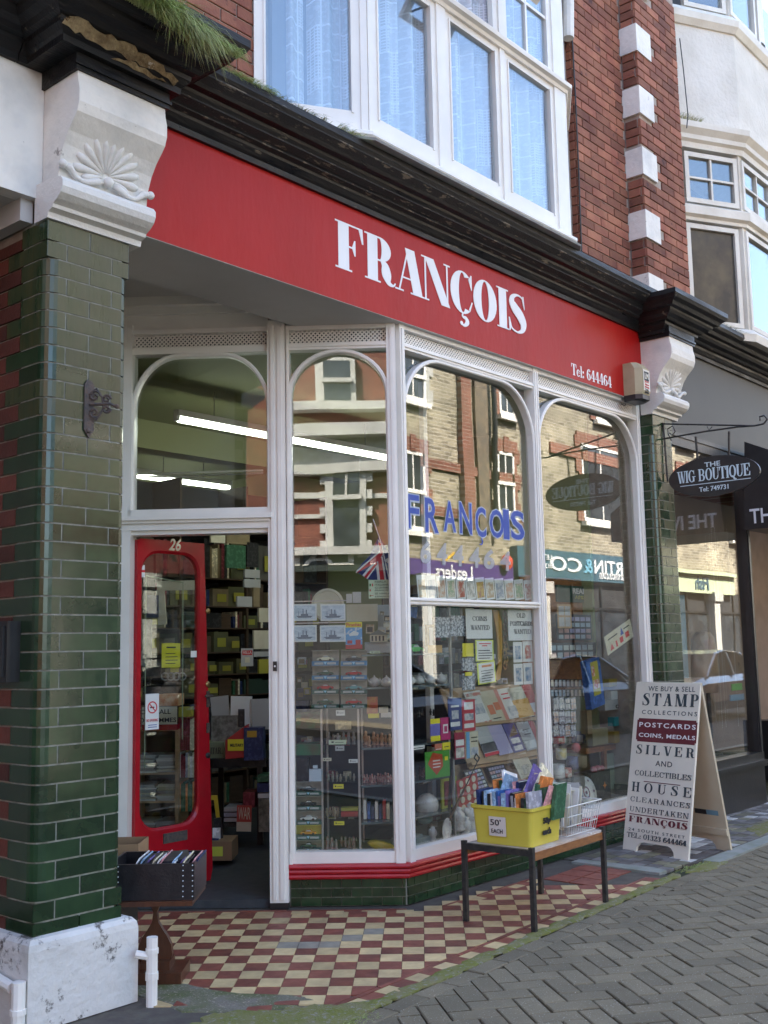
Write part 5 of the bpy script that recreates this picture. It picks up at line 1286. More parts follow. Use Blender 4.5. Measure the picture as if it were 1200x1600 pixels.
q = fit(sans('LM', 1, .02), AX0+.062, AX1-.06, AZ1-.135, AZ1-.09); part('lettering', onf(Fa @ Matrix.Translation((0,0,.0032)), q), CREAM, t)
for k, (s_, m_) in enumerate((('24 Hr', INKR), ('Alarm', INKR), ('Watch', INKR), ('TEL', INK), ('SERVICE', INK))):
    q = fit(sans(s_, 1, .01), AX0+.058, AX1-.055, AZ0+.165-.022*k-.02, AZ0+.165-.022*k-.005); part('lettering', onf(Fa @ Matrix.Translation((0,0,.0022)), q), m_, t)
b = B(); b.tube([(7.68,.10,3.36),(7.66,.10,3.34),(7.62,.11,3.35)], .003, 5); part('wire', b, BLACKP, t)
# hanging sign of the wig shop, at right angles to the wall
SX = 8.10
Fw = frame((SX-.012, 0, 0), (0,-1,0), (0,0,1))
t = thing('hanging_sign', 'black oval hanging sign of the wig boutique on an iron scroll bracket', 'sign', (SX, -.42, 2.6))
(ua0, va0), (ua1, va1) = uv(Fw, 1045, 752), uv(Fw, 1187, 730); (_, vtop), (_, vbot) = uv(Fw, 1117, 712), uv(Fw, 1119, 774)
oc, orr, ovr, ovc = (ua0+ua1)/2, (ua1-ua0)/2, (vtop-vbot)/2, (vtop+vbot)/2
b = B(frame((SX+.012, 0, 0), (0,-1,0), (0,0,1))); n = 40; 
b.ext([(oc+orr*math.cos(k*2*math.pi/n), ovc+ovr*math.sin(k*2*math.pi/n)) for k in range(n)], 0, .024); bd = part('oval_board', b, BLACKP, t)
LPB = mat('sign_pale_lettering', (.62,.72,.76), rough=.4)
q = fit(sans('THE', 1, .012), oc-.065, oc+.065, ovc+ovr*.48, ovc+ovr*.72); part('lettering', onf(Fw @ Matrix.Translation((0,0,.001)), q), LPB, bd)
q = serif('WIG BOUTIQUE', 1, -.02, T=.19, t=.06); fit(q, oc-orr*.80, oc+orr*.80, ovc-ovr*.32, ovc+ovr*.42); part('lettering', onf(Fw @ Matrix.Translation((0,0,.001)), q), LPB, bd)
b = B(Fw); b.box((oc-orr*.74, ovc-ovr*.36, .0), (oc+orr*.80, ovc-ovr*.325, .002)); part('underline', b, LPB, bd)
q = fit(sans('Tel: 749731', 1, .012), oc-orr*.32, oc+orr*.32, ovc-ovr*.74, ovc-ovr*.50); part('lettering', onf(Fw @ Matrix.Translation((0,0,.001)), q), LPB, bd)
b = B(); vz = lambda x, y: uv(Fw, x, y)
def W3(x, y): u_, v_ = uv(Fw, x, y); return (SX, -u_, v_)
b.tube([W3(1035,660), W3(1042,752)], .008, 6); b.tube([W3(1036,662), W3(1178,665)], .007, 6)
b.tube([W3(1033,686), W3(1060,681), W3(1100,674), W3(1150,667), W3(1178,665), W3(1192,662), W3(1198,655), W3(1193,649), W3(1186,651), W3(1187,657)], .007, 6)
b.tube([W3(1048,688), W3(1043,678), W3(1042,670), W3(1050,665), W3(1054,674), W3(1049,680), W3(1045,676)], .005, 6)
b.tube([W3(1104,666), W3(1107,672), W3(1112,666)], .004, 5)
b.tube([(SX,.02,W3(1035,664)[2]), W3(1035,664)], .012, 6); b.tube([(SX,.02,W3(1038,690)[2]), W3(1033,690)], .012, 6)
part('iron_bracket', b, IRON, t)
for (xa, ya, xb, yb) in ((1086,682,1089,718), (1138,674,1138,714)):
    b = B(); b.tube([W3(xa,ya), W3(xb,yb)], .010, 6); part('hanger', b, IRON, t)
# black canopy board with white letters beyond
Fh = frame((9.62, 0, 0), (0,-1,0), (0,0,1))
t = thing('canopy_sign', 'black wedge shaped canopy sign with white letters at the right edge', 'sign', (9.62, -.4, 2.6))
h0 = uv(Fh, 1163, 828); h1 = uv(Fh, 1166, 772); ht = uv(Fh, 1163, 690)
b = B(Fh); b.ext([(h0[0], h0[1]), (h0[0]+1.0, h0[1]), (h0[0]+1.0, h0[1]+.28), (h0[0]+.55, h1[1]+.25), (ht[0]+.0, ht[1])], -.9, 0); part('canopy', b, BLACKP, t)
q = fit(sans('THE IVY', 1, .012), h0[0]+.06, h0[0]+.62, 0, .135); part('lettering', onf(Fh @ Matrix.Translation((0, h0[1]+.05, .001)), q), LETW, t)
# ================================================================== pavement sign
A1, A2 = px(973, 1327, 2, 0), px(1075, 1345, 2, 0); T1 = px(1000, 1065, 0, 7.28); T2 = px(1104, 1068, 0, 7.28)
dA = (A2-A1); dA.z = 0; wA = dA.length; dA.normalize(); hA = 1.17
back = Vector((-dA.y, dA.x, 0)); back = back if back.x > 0 else -back
topo = A1+back*.235; topo.z = hA
upA = Vector((back.x*.235, back.y*.235, hA))
lenA = upA.length
T1b = px(1000, 1065, 0, topo.x); 
FA = frame(A1, dA, upA)
t = thing('pavement_sign', 'cream wooden A-board listing stamps, postcards and silver, standing on the pavement', 'sign', A1)
AB = mat('cream_sign_board', (.78,.73,.61), (.69,.65,.55), s=2.5, rough=.5, bump=.05, dirt=((.38,.35,.29), 12, .72))
AB2 = mat('sign_board_back', (.56,.49,.36), (.48,.41,.29), s=2, rough=.6)
def aboard(F, m, nm):
    L = lenA; w_ = wA
    foot = [(.0, 0), (.115*w_/.56, 0)]+[(.115*w_/.56+.06*(1-math.cos(R(a))), .070*math.sin(R(a))) for a in (30, 60, 90)]+[(w_-.115*w_/.56-.06*(1-math.cos(R(a))), .070*math.sin(R(a))) for a in (90, 60, 30)]+[(w_-.115*w_/.56, 0), (w_, 0)]
    b = B(F); b.ext([(0, L), (0, 0)]+foot[1:-1]+[(w_, 0), (w_, L)], -.018, 0); return part(nm, b, m, t)
fb_ = aboard(FA, AB, 'front_board')
bo = A1+back*.47; Fb2 = frame(bo, dA, (-upA.x, -upA.y, upA.z))
aboard(Fb2, AB2, 'rear_board')
b = B(Fb2); b.box((.0, .115, .0005), (wA, .16, .012)); part('batten', b, AB2, t)
b = B(FA); b.box((wA-.05, lenA-.12, -.035), (wA-.015, lenA-.005, -.0185)); b.box((.015, lenA-.12, -.035), (.05, lenA-.005, -.0185)); part('hinge', b, CREAM, t)
b = B(Fb2); b.box((.26*wA/.56, .25, .0008), (.35*wA/.56, .30, .0015)); 
ur_, vr_ = uv(Fb2, 1096, 1287); b = B(Fb2 @ Matrix.Translation((0,0,.0005))); b.box((wA-.25, .25, 0), (wA-.15, .285, .001)); st = part('maker_sticker', b, INK, t); b = B(Fb2 @ Matrix.Translation((0,0,.0005))); b.box((wA-.15, .25, 0), (wA-.05, .285, .001)); part('maker_sticker', b, mat('sticker_blue', (.15,.28,.36), rough=.5), t)
def arow(s, x0, y0, x1, y1, h, m=LETD, ser=True, T=.2, t=.06, z=.0008, sp=0, fat=.006, shear=0):
    (u0, v0), (u1, v1) = uv(FA, x0, y0), uv(FA, x1, y1); v = (v0+v1)/2
    q = serif(s, 1, sp, T=T, t=t, ext=.0005) if ser else sans(s, 1, fat, ext=.0005, space=1+sp, shear=shear)
    fit(q, u0, u1, 0, h); part('lettering', onf(FA @ Matrix.Translation((0, v, z)), q), m, fb_)
# rows: baseline ends in the photograph
arow('WE BUY & SELL', 1013, 1079, 1086, 1082, .036, ser=False, sp=.12)
arow('STAMP', 1004, 1101, 1091, 1106, .088, T=.22, t=.05, sp=.22)
arow('COLLECTIONS', 1003, 1115, 1089, 1120, .030, ser=False, sp=.5)
u0, v0 = uv(FA, 995, 1158); u1, v1 = uv(FA, 1091, 1125)[0], uv(FA, 1000, 1122)[1]
pv0 = uv(FA, 995, 1158)[1]; pv1 = uv(FA, 1002, 1122)[1]; pu0 = uv(FA, 995, 1140)[0]; pu1 = uv(FA, 1089, 1146)[0]; k_ = .012
b = B(FA); b.ext([(pu0+k_,pv0),(pu1-k_,pv0),(pu1-k_,pv0+k_),(pu1,pv0+k_),(pu1,pv1-k_),(pu1-k_,pv1-k_),(pu1-k_,pv1),(pu0+k_,pv1),(pu0+k_,pv1-k_),(pu0,pv1-k_),(pu0,pv0+k_),(pu0+k_,pv0+k_)], 0, .001); part('maroon_panel', b, LETM, fb_)
arow('POSTCARDS', 999, 1135, 1087, 1141, .034, LETW, ser=False, sp=.3, z=.0016, fat=.016)
arow('COINS, MEDALS', 998, 1152, 1086, 1158, .034, LETW, ser=False, z=.0016, sp=.1, fat=.016)
arow('SILVER', 994, 1177, 1085, 1185, .066, T=.2, sp=.35)
arow('AND', 1024, 1197, 1050, 1199, .038, ser=False, sp=.15)
arow('COLLECTIBLES', 992, 1211, 1080, 1220, .038, T=.15, t=.06, sp=.1)
def rule(x0, y0, x1, y1, m=LETM):
    (u0, v0), (u1, v1) = uv(FA, x0, y0), uv(FA, x1, y1); b = B(FA); b.box((u0, (v0+v1)/2-.003, 0), (u1, (v0+v1)/2+.003, .0008)); part('rule', b, m, fb_)
rule(1006, 1221, 1063, 1227)
arow('HOUSE', 987, 1236, 1080, 1247, .068, T=.18, sp=.45)
arow('CLEARANCES', 985, 1252, 1078, 1263, .036, T=.14, t=.06, sp=.18)
arow('UNDERTAKEN', 984, 1267, 1076, 1280, .036, T=.14, t=.06, sp=.18)
rule(983, 1271, 1075, 1284)
arow('FRANÇOIS', 982, 1287, 1074, 1299, .056, LETM, T=.27, t=.04, sp=.08)
arow('24 SOUTH STREET', 982, 1298, 1070, 1310, .020, ser=False, sp=.4)
arow('TEL: 01323 644464', 979, 1309, 1073, 1321, .036, T=.17, t=.06)
# ================================================================== table with the 50p boxes
tb = [px(735, 1437, 2, 0), px(829, 1460, 2, 0), px(940, 1413, 2, 0), px(852, 1394, 2, 0)]
TH = .405
tc = (tb[0]+tb[1]+tb[2]+tb[3])/4
xT = ((tb[2]-tb[1])+(tb[3]-tb[0])); xT.z = 0; xT.normalize(); yT = Vector((-xT.y, xT.x, 0))
LX = ((tb[2]-tb[1]).dot(xT)+(tb[3]-tb[0]).dot(xT))/2; LY = ((tb[0]-tb[1]).dot(yT)+(tb[3]-tb[2]).dot(yT))/2
FT = Matrix(((xT.x, yT.x, 0, tc.x), (xT.y, yT.y, 0, tc.y), (0, 0, 1, 0), (0, 0, 0, 1)))
t = thing('display_table', 'low table with black metal legs and worn wooden top holding the sale boxes', 'table', (tc.x, tc.y, 0))
hx_, hy_ = LX/2, LY/2; e = .0125
for sx_ in (-1, 1):
    for sy_ in (-1, 1):
        b = B(FT); b.box((sx_*hx_-e, sy_*hy_-e, 0), (sx_*hx_+e, sy_*hy_+e, TH-.03)); part('leg', b, IRON, t)
    b = B(FT); b.box((sx_*hx_-e, -hy_-e, TH-.03), (sx_*hx_+e, hy_+e, TH+.002)); part('end_rail', b, IRON, t)
    b = B(FT); b.box((sx_*hx_-e, -hy_-e, TH+.002), (sx_*hx_+e, -hy_+e, TH+.014)); b.box((sx_*hx_-e, hy_-e, TH+.002), (sx_*hx_+e, hy_+e, TH+.014)); part('end_rail_cap', b, IRON, t)
b = B(FT); b.box((-hx_+e, -hy_-.005, TH-.055), (hx_-e, -hy_+.018, TH-.015)); b.box((-hx_+e, hy_-.018, TH-.055), (hx_-e, hy_+.005, TH-.015)); part('side_rail', b, WOODM, t)
b = B(FT); b.box((-hx_+e, -hy_+.0, TH-.015), (hx_-e, hy_, TH-.002)); part('table_top', b, mat('paint_spattered_top', (.42,.30,.22), (.55,.50,.46), s=7, rough=.6, dirt=((.7,.7,.68), 8, .6)), t)
# yellow plastic crate
YC = mat('yellow_plastic', (.60,.50,.07), (.52,.43,.06), s=3, rough=.35, bump=.05)
cx0, cx1, cy0, cy1 = -hx_+.045, -.01, -hy_+.02, hy_-.015
t2 = thing('yellow_crate', 'yellow plastic crate full of books with a 50p each note', 'crate', (FT @ Vector(((cx0+cx1)/2, 0, TH))))
cxm, cym = (cx0+cx1)/2, (cy0+cy1)/2; wx, wy = (cx1-cx0)/2, (cy1-cy0)/2; CH = .20
def rr2(sx_, sy_, z, r=.02):
    return [(p[0], p[1], z) for p in [(cxm+q[0], cym+q[1]) for q in rrect(-sx_, -sy_, sx_, sy_, r, 3)]]
b = B(FT); b.loft([rr2(wx*.90, wy*.90, TH), rr2(wx*.965, wy*.965, TH+CH-.022), rr2(wx*1.0, wy*1.0, TH+CH-.02), rr2(wx*1.02, wy*1.02, TH+CH-.016), rr2(wx*1.02, wy*1.02, TH+CH), rr2(wx*.965, wy*.965, TH+CH), rr2(wx*.93, wy*.93, TH+CH-.03), rr2(wx*.86, wy*.86, TH+.008)])
part('tub', b, YC, t2)
b = B(FT); 
for k in (-.55, .0, .5): b.box((cxm+wx*.955, cym+wy*k-.02, TH+.03), (cxm+wx*1.005, cym+wy*k+.02, TH+CH-.02))
part('end_ribs', b, YC, t2)
Fe = FT @ frame((cxm-wx*.952, cym, TH), (0,-1,0), (-.065*CH*5*.1,0,1))
# note on the long side facing the street (left-facing end shows 50' EACH)
Fe1 = FT @ frame((cxm-wx*.945, cym, TH+.10), (0,-1,0), (-.04,0,1)); Fe2 = FT @ frame((cxm, cym-wy*.945, TH+.10), (1,0,0), (0,-.04,1))
b = B(Fe1 @ Matrix.Translation((-.03,0,.006))); b.box((-.045,-.055,0),(.06,.045,.001)); part('paper_note', b, mat('pinkish_paper', (.66,.60,.54), rough=.7), t2)
q = fit(sans("50'", 1, .0), -.065, .0, -.0, .032); part('lettering', onf(Fe1 @ Matrix.Translation((0,0,.0078)), q), INK, t2)
q = fit(sans("EACH", 1, .0), -.06, .01, -.04, -.018); part('lettering', onf(Fe1 @ Matrix.Translation((0,0,.0078)), q), INK, t2)
q = fit(sans("50p", 1, .03), -.045, .03, .0, .04); part('lettering', onf(Fe2 @ Matrix.Translation((-.0,0,.007)), q), INK, t2)
q = fit(sans("each", 1, .03), -.05, .035, -.05, -.015); part('lettering', onf(Fe2 @ Matrix.Translation((-.0,0,.007)), q), INK, t2)
# books in the crate
BCOL = [('navy', (.015,.03,.10)), ('black', (.02,.02,.022)), ('pale blue', (.25,.38,.52)), ('white', (.66,.66,.64)), ('blue', (.03,.10,.30)), ('silver grey', (.30,.30,.34)), ('orange', (.58,.20,.05)), ('violet', (.16,.12,.32)), ('cream', (.60,.54,.38)), ('pink', (.62,.30,.30)), ('dark green', (.03,.10,.05)), ('maroon', (.16,.02,.03))]
BM = {n_: mat('book_'+n_.replace(' ', '_'), c_, tuple(min(1, x*1.6+.02) for x in c_), s=30, rough=.35, thr=(.5,.6)) for n_, c_ in BCOL}
PGS = mat('book_pages', (.62,.56,.44), (.5,.44,.33), s=90, rough=.8, stretch=(1,1,6))
rb = random.Random(6)
def book(M, w_, h_, d_, cn, label, nm='book', group=None, root=None):
    """upright book: w thickness (x), d depth (y), h height (z), origin base centre"""
    r_ = thing(nm, label, 'book', M.col[3].xyz, group=group)
    b = B(M); b.box((-w_/2, -d_/2, 0), (-w_/2+.0015, d_/2, h_)); b.box((w_/2-.0015, -d_/2, 0), (w_/2, d_/2, h_)); b.box((-w_/2+.0015, -d_/2, 0), (w_/2-.0015, -d_/2+.002, h_)); part('cover', b, BM[cn], r_)
    b = B(M); b.box((-w_/2+.0015, -d_/2+.002, .003), (w_/2-.0015, d_/2-.003, h_-.003)); part('pages', b, PGS, r_)
    return r_
ORD = ['first','second','third','fourth','fifth','sixth','seventh','eighth','ninth','tenth','eleventh','twelfth','thirteenth','fourteenth','fifteenth','sixteenth','seventeenth','eighteenth','nineteenth','twentieth']
y = cy1-.03; k = 0
names = [c_[0] for c_ in BCOL]
RZ = Matrix.Rotation(R(-90), 4, 'Z')
while y > cy0+.04 and k < 20:
    w_ = rb.uniform(.014, .024); h_ = rb.uniform(.18, .22); cn = names[[0,1,2,1,3,2,4,7,2,7,1,5,3,6,1,10,5,8,1,9][k % 20]]
    M = FT @ Matrix.Translation((cx0+.105+rb.uniform(-.008,.008), y-w_/2, TH+.060)) @ RZ @ Matrix.Rotation(rb.uniform(-.10,.04), 4, 'Y')
    book(M, w_, h_, .14, cn, f'{cn} paperback standing {ORD[k]} from the left in the front row of the yellow crate', group='paperbacks standing in the yellow crate'); y -= w_+.001; k += 1
x = cx0+.05
for k, (cn, dz_, rx, ry, px_, lab) in enumerate((('pale blue', .10, .5, .2, .04, 'pale blue book lying slanted on top of the other books'), ('white', .12, .5, -.25, .09, 'white book leaning across the back of the crate'), ('cream', .14, .35, .5, .14, 'cream book lying over the books at the back'), ('violet', .17, .9, .1, .22, 'violet book lying on top at the back of the crate'), ('orange', .10, .3, .2, .27, 'orange paperback near the right end of the crate'), ('cream', .18, 1.2, -.1, .25, 'cream booklet on the top of the heap'), ('dark green', .05, .2, .1, .28, 'dark green patterned book at the front right corner of the crate'), ('pink', .05, .2, .3, .31, 'pink booklet lying at the front edge of the crate'))):
    M = FT @ Matrix.Translation((cx0+.18+.03*(k%3), cy1-.05-px_*.95, TH+dz_*.8+.075)) @ RZ @ Matrix.Rotation(ry, 4, 'Y') @ Matrix.Rotation(-rx*.6, 4, 'X')
    book(M, .014, .19, .13, cn, lab)
for k in range(8):
    M = FT @ Matrix.Translation((cx0+.26, cy1-.05-k*.048, TH+.12)) @ RZ @ Matrix.Rotation(rb.uniform(-.3,.2), 4, 'Y')
    book(M, .02, .19, .12, rb.choice(names), f'booklet {ORD[k]} from the left in the rear row of the yellow crate', group='booklets in the rear row of the yellow crate')
# white wire basket
WIRE = mat('white_coated_wire', (.55,.55,.52), rough=.4)
bx0, bx1, by0, by1 = .03, hx_-.03, -hy_+.03, hy_-.03; BH = .16
t3 = thing('wire_basket', 'white wire basket of magazines beside the yellow crate', 'basket', FT @ Vector(((bx0+bx1)/2, 0, TH)))
b = B(FT); ex_b = .03
def rim(z, o, r_): b.tube([(bx0-o,by0-o,z),(bx1+o,by0-o,z),(bx1+o,by1+o,z),(bx0-o,by1+o,z),(bx0-o,by0-o,z)], r_, 5)
for f in (0, .33, .66, 1): rim(TH+.006+BH*f, ex_b*f, .0028 if f < 1 else .0042)
n = 13
for k in range(n+1):
    u_ = bx0+(bx1-bx0)*k/n; ue_ = bx0-ex_b+(bx1-bx0+2*ex_b)*k/n
    for y_, s_ in ((by0, -1), (by1, 1)): b.tube([(u_, y_, TH+.006), (ue_, y_+s_*ex_b, TH+.006+BH)], .0019, 4)
n = 11
for k in range(n+1):
    v_ = by0+(by1-by0)*k/n; ve_ = by0-ex_b+(by1-by0+2*ex_b)*k/n
    for x_, s_ in ((bx0, -1), (bx1, 1)): b.tube([(x_, v_, TH+.006), (x_+s_*ex_b, ve_, TH+.006+BH)], .0019, 4)
part('wires', b, WIRE, t3)
b = B(FT); b.tube([(bx1+ex_b, by1, TH+BH), (bx1+ex_b+.05, by1+.02, TH+BH+.015), (bx1+ex_b+.045, by1+.06, TH+BH+.02)], .004, 5); part('hook', b, IRON, t3)
PC = [PAPER, PAPC, PAPG, mat('newsprint', (.42,.40,.38), (.12,.12,.12), s=26, rough=.8, thr=(.5,.58)), PAPER, mat('orange_print', (.52,.26,.10), (.62,.55,.4), s=12, rough=.6), PAPC]
rb = random.Random(12)
MG = [('white magazine with dark photo print standing at the front of the wire basket', 3), ]
for k in range(18):
    u_ = bx0+.015+k*(bx1-bx0-.03)/18; m_ = PC[k % 7]
    M = FT @ Matrix.Translation((u_, (by0+by1)/2+rb.uniform(-.02,.02), TH+.03)) @ Matrix.Rotation(rb.uniform(-.1,.30), 4, 'Y') @ Matrix.Rotation(rb.uniform(-.12,.12), 4, 'X')
    b = B(M); h_ = rb.uniform(.18,.24); b.box((-.003, -.10, 0), (.003, .10, h_)); single('magazine', b, m_, f'old magazine standing {ORD[k]} from the crate side in the wire basket', 'magazine', 'magazines in the wire basket')
for k, (m_, z_, r_, lab) in enumerate(((mat('pale_yellow_paper', (.68,.70,.30), rough=.7), .20, .1, 'pale yellow folder lying across the top of the wire basket'), (PAPC, .185, -.3, 'cream envelope lying flat in the wire basket'), (PAPER, .175, .5, 'white leaflet lying on the magazines in the wire basket'))):
    M = FT @ Matrix.Translation(((bx0+bx1)/2+.03*k, 0.02, TH+z_+.04)) @ Matrix.Rotation(r_, 4, 'Z') @ Matrix.Rotation(.25-.15*k, 4, 'Y')
    b = B(M); b.box((-.13, -.09, 0), (.13, .09, .004)); single('folder', b, m_, lab, 'paper')
# ================================================================== trestle stand with open black case by the pilaster
S1 = px(262, 1520, 2, 0)
t = thing('wooden_stand', 'dark varnished wooden stand with a shaped upright beside the near pilaster', 'stand', (S1.x, S1.y, 0))
q0 = px(215, 1537, 2, 0); q1 = px(291, 1522, 2, 0)
Fst = frame((px(262, 1400, 2, .0).x*0+3.02, .02, 0), (.63,-.777,0), (0,0,1))
# the upright stands in a plane facing the camera
base_c = px(255, 1528, 2, 0); 
Fst = frame((base_c.x, base_c.y, 0), (.654,-.757,0), (0,0,1)); 
def su(x, y): return uv(Fst, x, y)
R_edge = [(262,1395),(252,1408),(246,1425),(248,1440),(255,1452),(262,1462),(268,1475),(270,1490),(265,1505),(258,1514),(262,1522)]
Lp = [su(x, y) for x, y in R_edge]; cxs = su(243, 1450)[0]
poly = Lp+[(2*cxs-u_, v_) for u_, v_ in reversed(Lp)]
b = B(Fst); b.ext(poly, -.02, .012); part('upright', b, WOODD, t)
u0, u1 = su(203, 1530)[0], su(290, 1525)[0]
b = B(Fst); b.box((u0, .0, -.11), (u1, .05, .11)); b.box((u0+.06, .05, -.06), (u1-.06, .085, .06)); part('foot', b, WOODD, t)
zt = su(262, 1394)[1]
b = B(Fst); b.box((su(205,1395)[0]-.05, zt-.02, -.16), (su(312,1395)[0], zt, .19)); part('top_board', b, WOODD, t)
Ftop = Fst @ Matrix.Translation((0, zt+.001, 0))
u0, u1 = su(192, 1360)[0]-.03, su(314, 1360)[0]
BC = mat('black_case_leather', (.010,.010,.012), (.018,.018,.02), s=20, rough=.32, bump=.15, bs=90)
t = thing('open_case', 'black studded case without its lid, filled with booklets', 'case', (Fst @ Vector(((u0+u1)/2, zt, 0))))
hh_ = .155; d0, d1 = -.15, .17
b = B(Ftop); b.box((u0, 0, d0), (u1, .008, d1)); b.box((u0, 0.008, d1-.012), (u1, hh_, d1)); b.box((u0, .008, d0), (u1, hh_+.0, d0+.012)); b.box((u0, .008, d0+.012), (u0+.012, hh_, d1-.012)); b.box((u1-.012, .008, d0+.012), (u1, hh_, d1-.012)); part('shell', b, BC, t)
b = B(Ftop)
STEEL = mat('steel_stud', (.6,.6,.6), rough=.3, metal=1)
for k in range(7):
    for uu2 in (u0+.05, u1-.05, u1-.008):
        b.ball((uu2, .015+k*.022, d1+.002), .0035, 3)
part('studs', b, STEEL, t, kind='stuff')
b = B(Ftop); b.box((u0+.014, hh_-.03, d0+.014), (u1-.014, hh_-.028, d1-.014)); 
rb = random.Random(4)
for k in range(16):
    u_ = u0+.03+k*(u1-u0-.10)/16; cn = ['white','pale blue','violet','black','cream','white','pink','navy'][k % 8]
    M = Ftop @ Matrix.Translation((u_, .02, .01+rb.uniform(-.03,.03))) @ Matrix.Rotation(rb.uniform(-.55,-.75), 4, 'Z')
    b = B(M); b.box((0, 0, -.10), (.006, .175, .10)); single('booklet', b, BM[cn], f'{cn} booklet leaning {ORD[k]} from the left in the open black case', 'booklet', 'booklets in the open black case')
b = B(Ftop @ Matrix.Translation(((u0+u1)/2+.04, hh_-.01, 0)) @ Matrix.Rotation(.12, 4, 'X') @ Matrix.Rotation(.3, 4, 'Y')); b.box((-.11, 0, -.07), (.10, .012, .07)); single('booklet', b, BM['black'], 'dark booklet lying flat on the others in the case', 'booklet')
# cardboard box behind the case, on the step
CARD = mat('brown_cardboard', (.30,.19,.10), (.24,.15,.08), s=5, rough=.8)
def openbox(M, w_, d_, h_, m, label, nm='cardboard_box', cat='box'):
    r_ = thing(nm, label, cat, M.col[3].xyz); b = B(M)
    b.box((-w_/2,-d_/2,0),(w_/2,d_/2,.005)); b.box((-w_/2,-d_/2,.005),(w_/2,-d_/2+.005,h_)); b.box((-w_/2,d_/2-.005,.005),(w_/2,d_/2,h_)); b.box((-w_/2,-d_/2+.005,.005),(-w_/2+.005,d_/2-.005,h_)); b.box((w_/2-.005,-d_/2+.005,.005),(w_/2,d_/2-.005,h_)); part('walls', b, m, r_); return r_
a_ = math.atan2(-.757, .654)
P_ = px(228, 1335, 2, .48); openbox(Matrix.Translation((P_.x-.10, P_.y+.13, .455)) @ Matrix.Rotation(a_, 4, 'Z'), .30, .22, .09, CARD, 'open brown cardboard box behind the black case')
b = B(); b.box((P_.x-.24, P_.y+.06, .045), (P_.x+.0, P_.y+.22, .453)); single('black_crate', b, BC, 'black crate under the cardboard box beside the doorway', 'crate')
# ================================================================== shop interior
room = thing('shop_interior', None, None, (5.4, 3, 0), kind='structure')
b = B(); b.box((2.83,-.0+.16,-.02),(7.955,7.9,.042)); 
b2 = B(); b2.ext([(C0.x+.02,.22),(7.95,.22),(7.95,7.9),(2.84,7.9),(2.84,2.25),SP(1.66,-.12),SP(.0,-.12)], -.02, .042); part('floor', b2, CARPET, room)
b = B(); b.box((2.83,.17,3.40),(7.955,7.9,3.411)); 
b2 = B(); b2.ext([(C0.x+.02,.61),(7.95,.61),(7.95,7.9),(2.84,7.9),(2.84,2.25),SP(1.66,-.11),SP(.62,-.11)], 3.36, 3.41); part('ceiling', b2, OLIVEC, room)
b = B(); b.box((2.832,1.7,.04),(2.86,7.9,3.36)); b.box((7.92,.62,.04),(7.953,7.9,3.36)); b.box((2.86,7.86,.04),(7.92,7.9,3.36)); part('walls', b, OLIVE, room)
b = B(); b.box((2.86,3.2,3.12),(7.92,3.4,3.358)); part('ceiling_beam', b, OLIVEC, room)
def lamp(x0, x1, y, z, label, nm='strip_light'):
    t = thing(nm, label, 'strip light', ((x0+x1)/2, y, z))
    b = B(); b.box((x0, y-.03, z+.025), (x1, y+.03, z+.07)); b.box((x0-.01, y-.02, z-.01), (x0+.02, y+.02, z+.025)); b.box((x1-.02, y-.02, z-.01), (x1+.01, y+.02, z+.025)); part('batten', b, LETW, t)
    b = B(); b.tube([(x0+.02, y, z), (x1-.02, y, z)], .019, 8); part('tube', b, TUBE, t)
    for xx in (x0+.35, x1-.35): b = B(); b.tube([(xx, y, z+.07), (xx, y, 3.36)], .004, 4); part('chain', b, IRON, t)
lamp(4.745, 7.11, 2.08, 3.1, 'long fluorescent strip light running across behind the window arches')
lamp(5.99, 7.18, 4.3, 3.1, 'shorter fluorescent strip light farther back, seen over the door')
lamp(6.95, 7.7, 5.5, 3.1, 'small fluorescent strip light at the back of the shop')
b = B(); b.tube([px(212,741,2,3.1), px(411,735,2,3.1)], .010, 5); b2 = B(); b2.tube([px(214,746,2,3.1), px(411,739,2,3.1)], .010, 5)
single('hanging_rail', b, LETW, 'upper of the two thin white rails seen over the door', 'rail'); single('hanging_rail', b2, LETW, 'lower of the two thin white rails seen over the door', 'rail')
def fr(d): return FW1(d)
def bx(F, x0, y0, x1, y1, dp, m, label, cat='box', nm='box', group=None, tilt=0, back=True):
    u0, v0, u1, v1 = rc(F, x0, y0, x1, y1); M = F @ Matrix.Translation(((u0+u1)/2, (v0+v1)/2, 0)) @ Matrix.Rotation(tilt, 4, 'Z')
    b = B(M); b.box((-(u1-u0)/2, -(v1-v0)/2, -dp), ((u1-u0)/2, (v1-v0)/2, 0)); return single(nm, b, m, label, cat, group)
KRAFT = mat('brown_card', (.26,.20,.11), (.20,.15,.08), s=6, rough=.8); YLAB = mat('yellow_label', (.36,.33,.04), rough=.7)
DW_ = mat('dark_shelf_wood', (.09,.055,.03), (.06,.035,.02), s=5, rough=.6, stretch=(1,1,6))
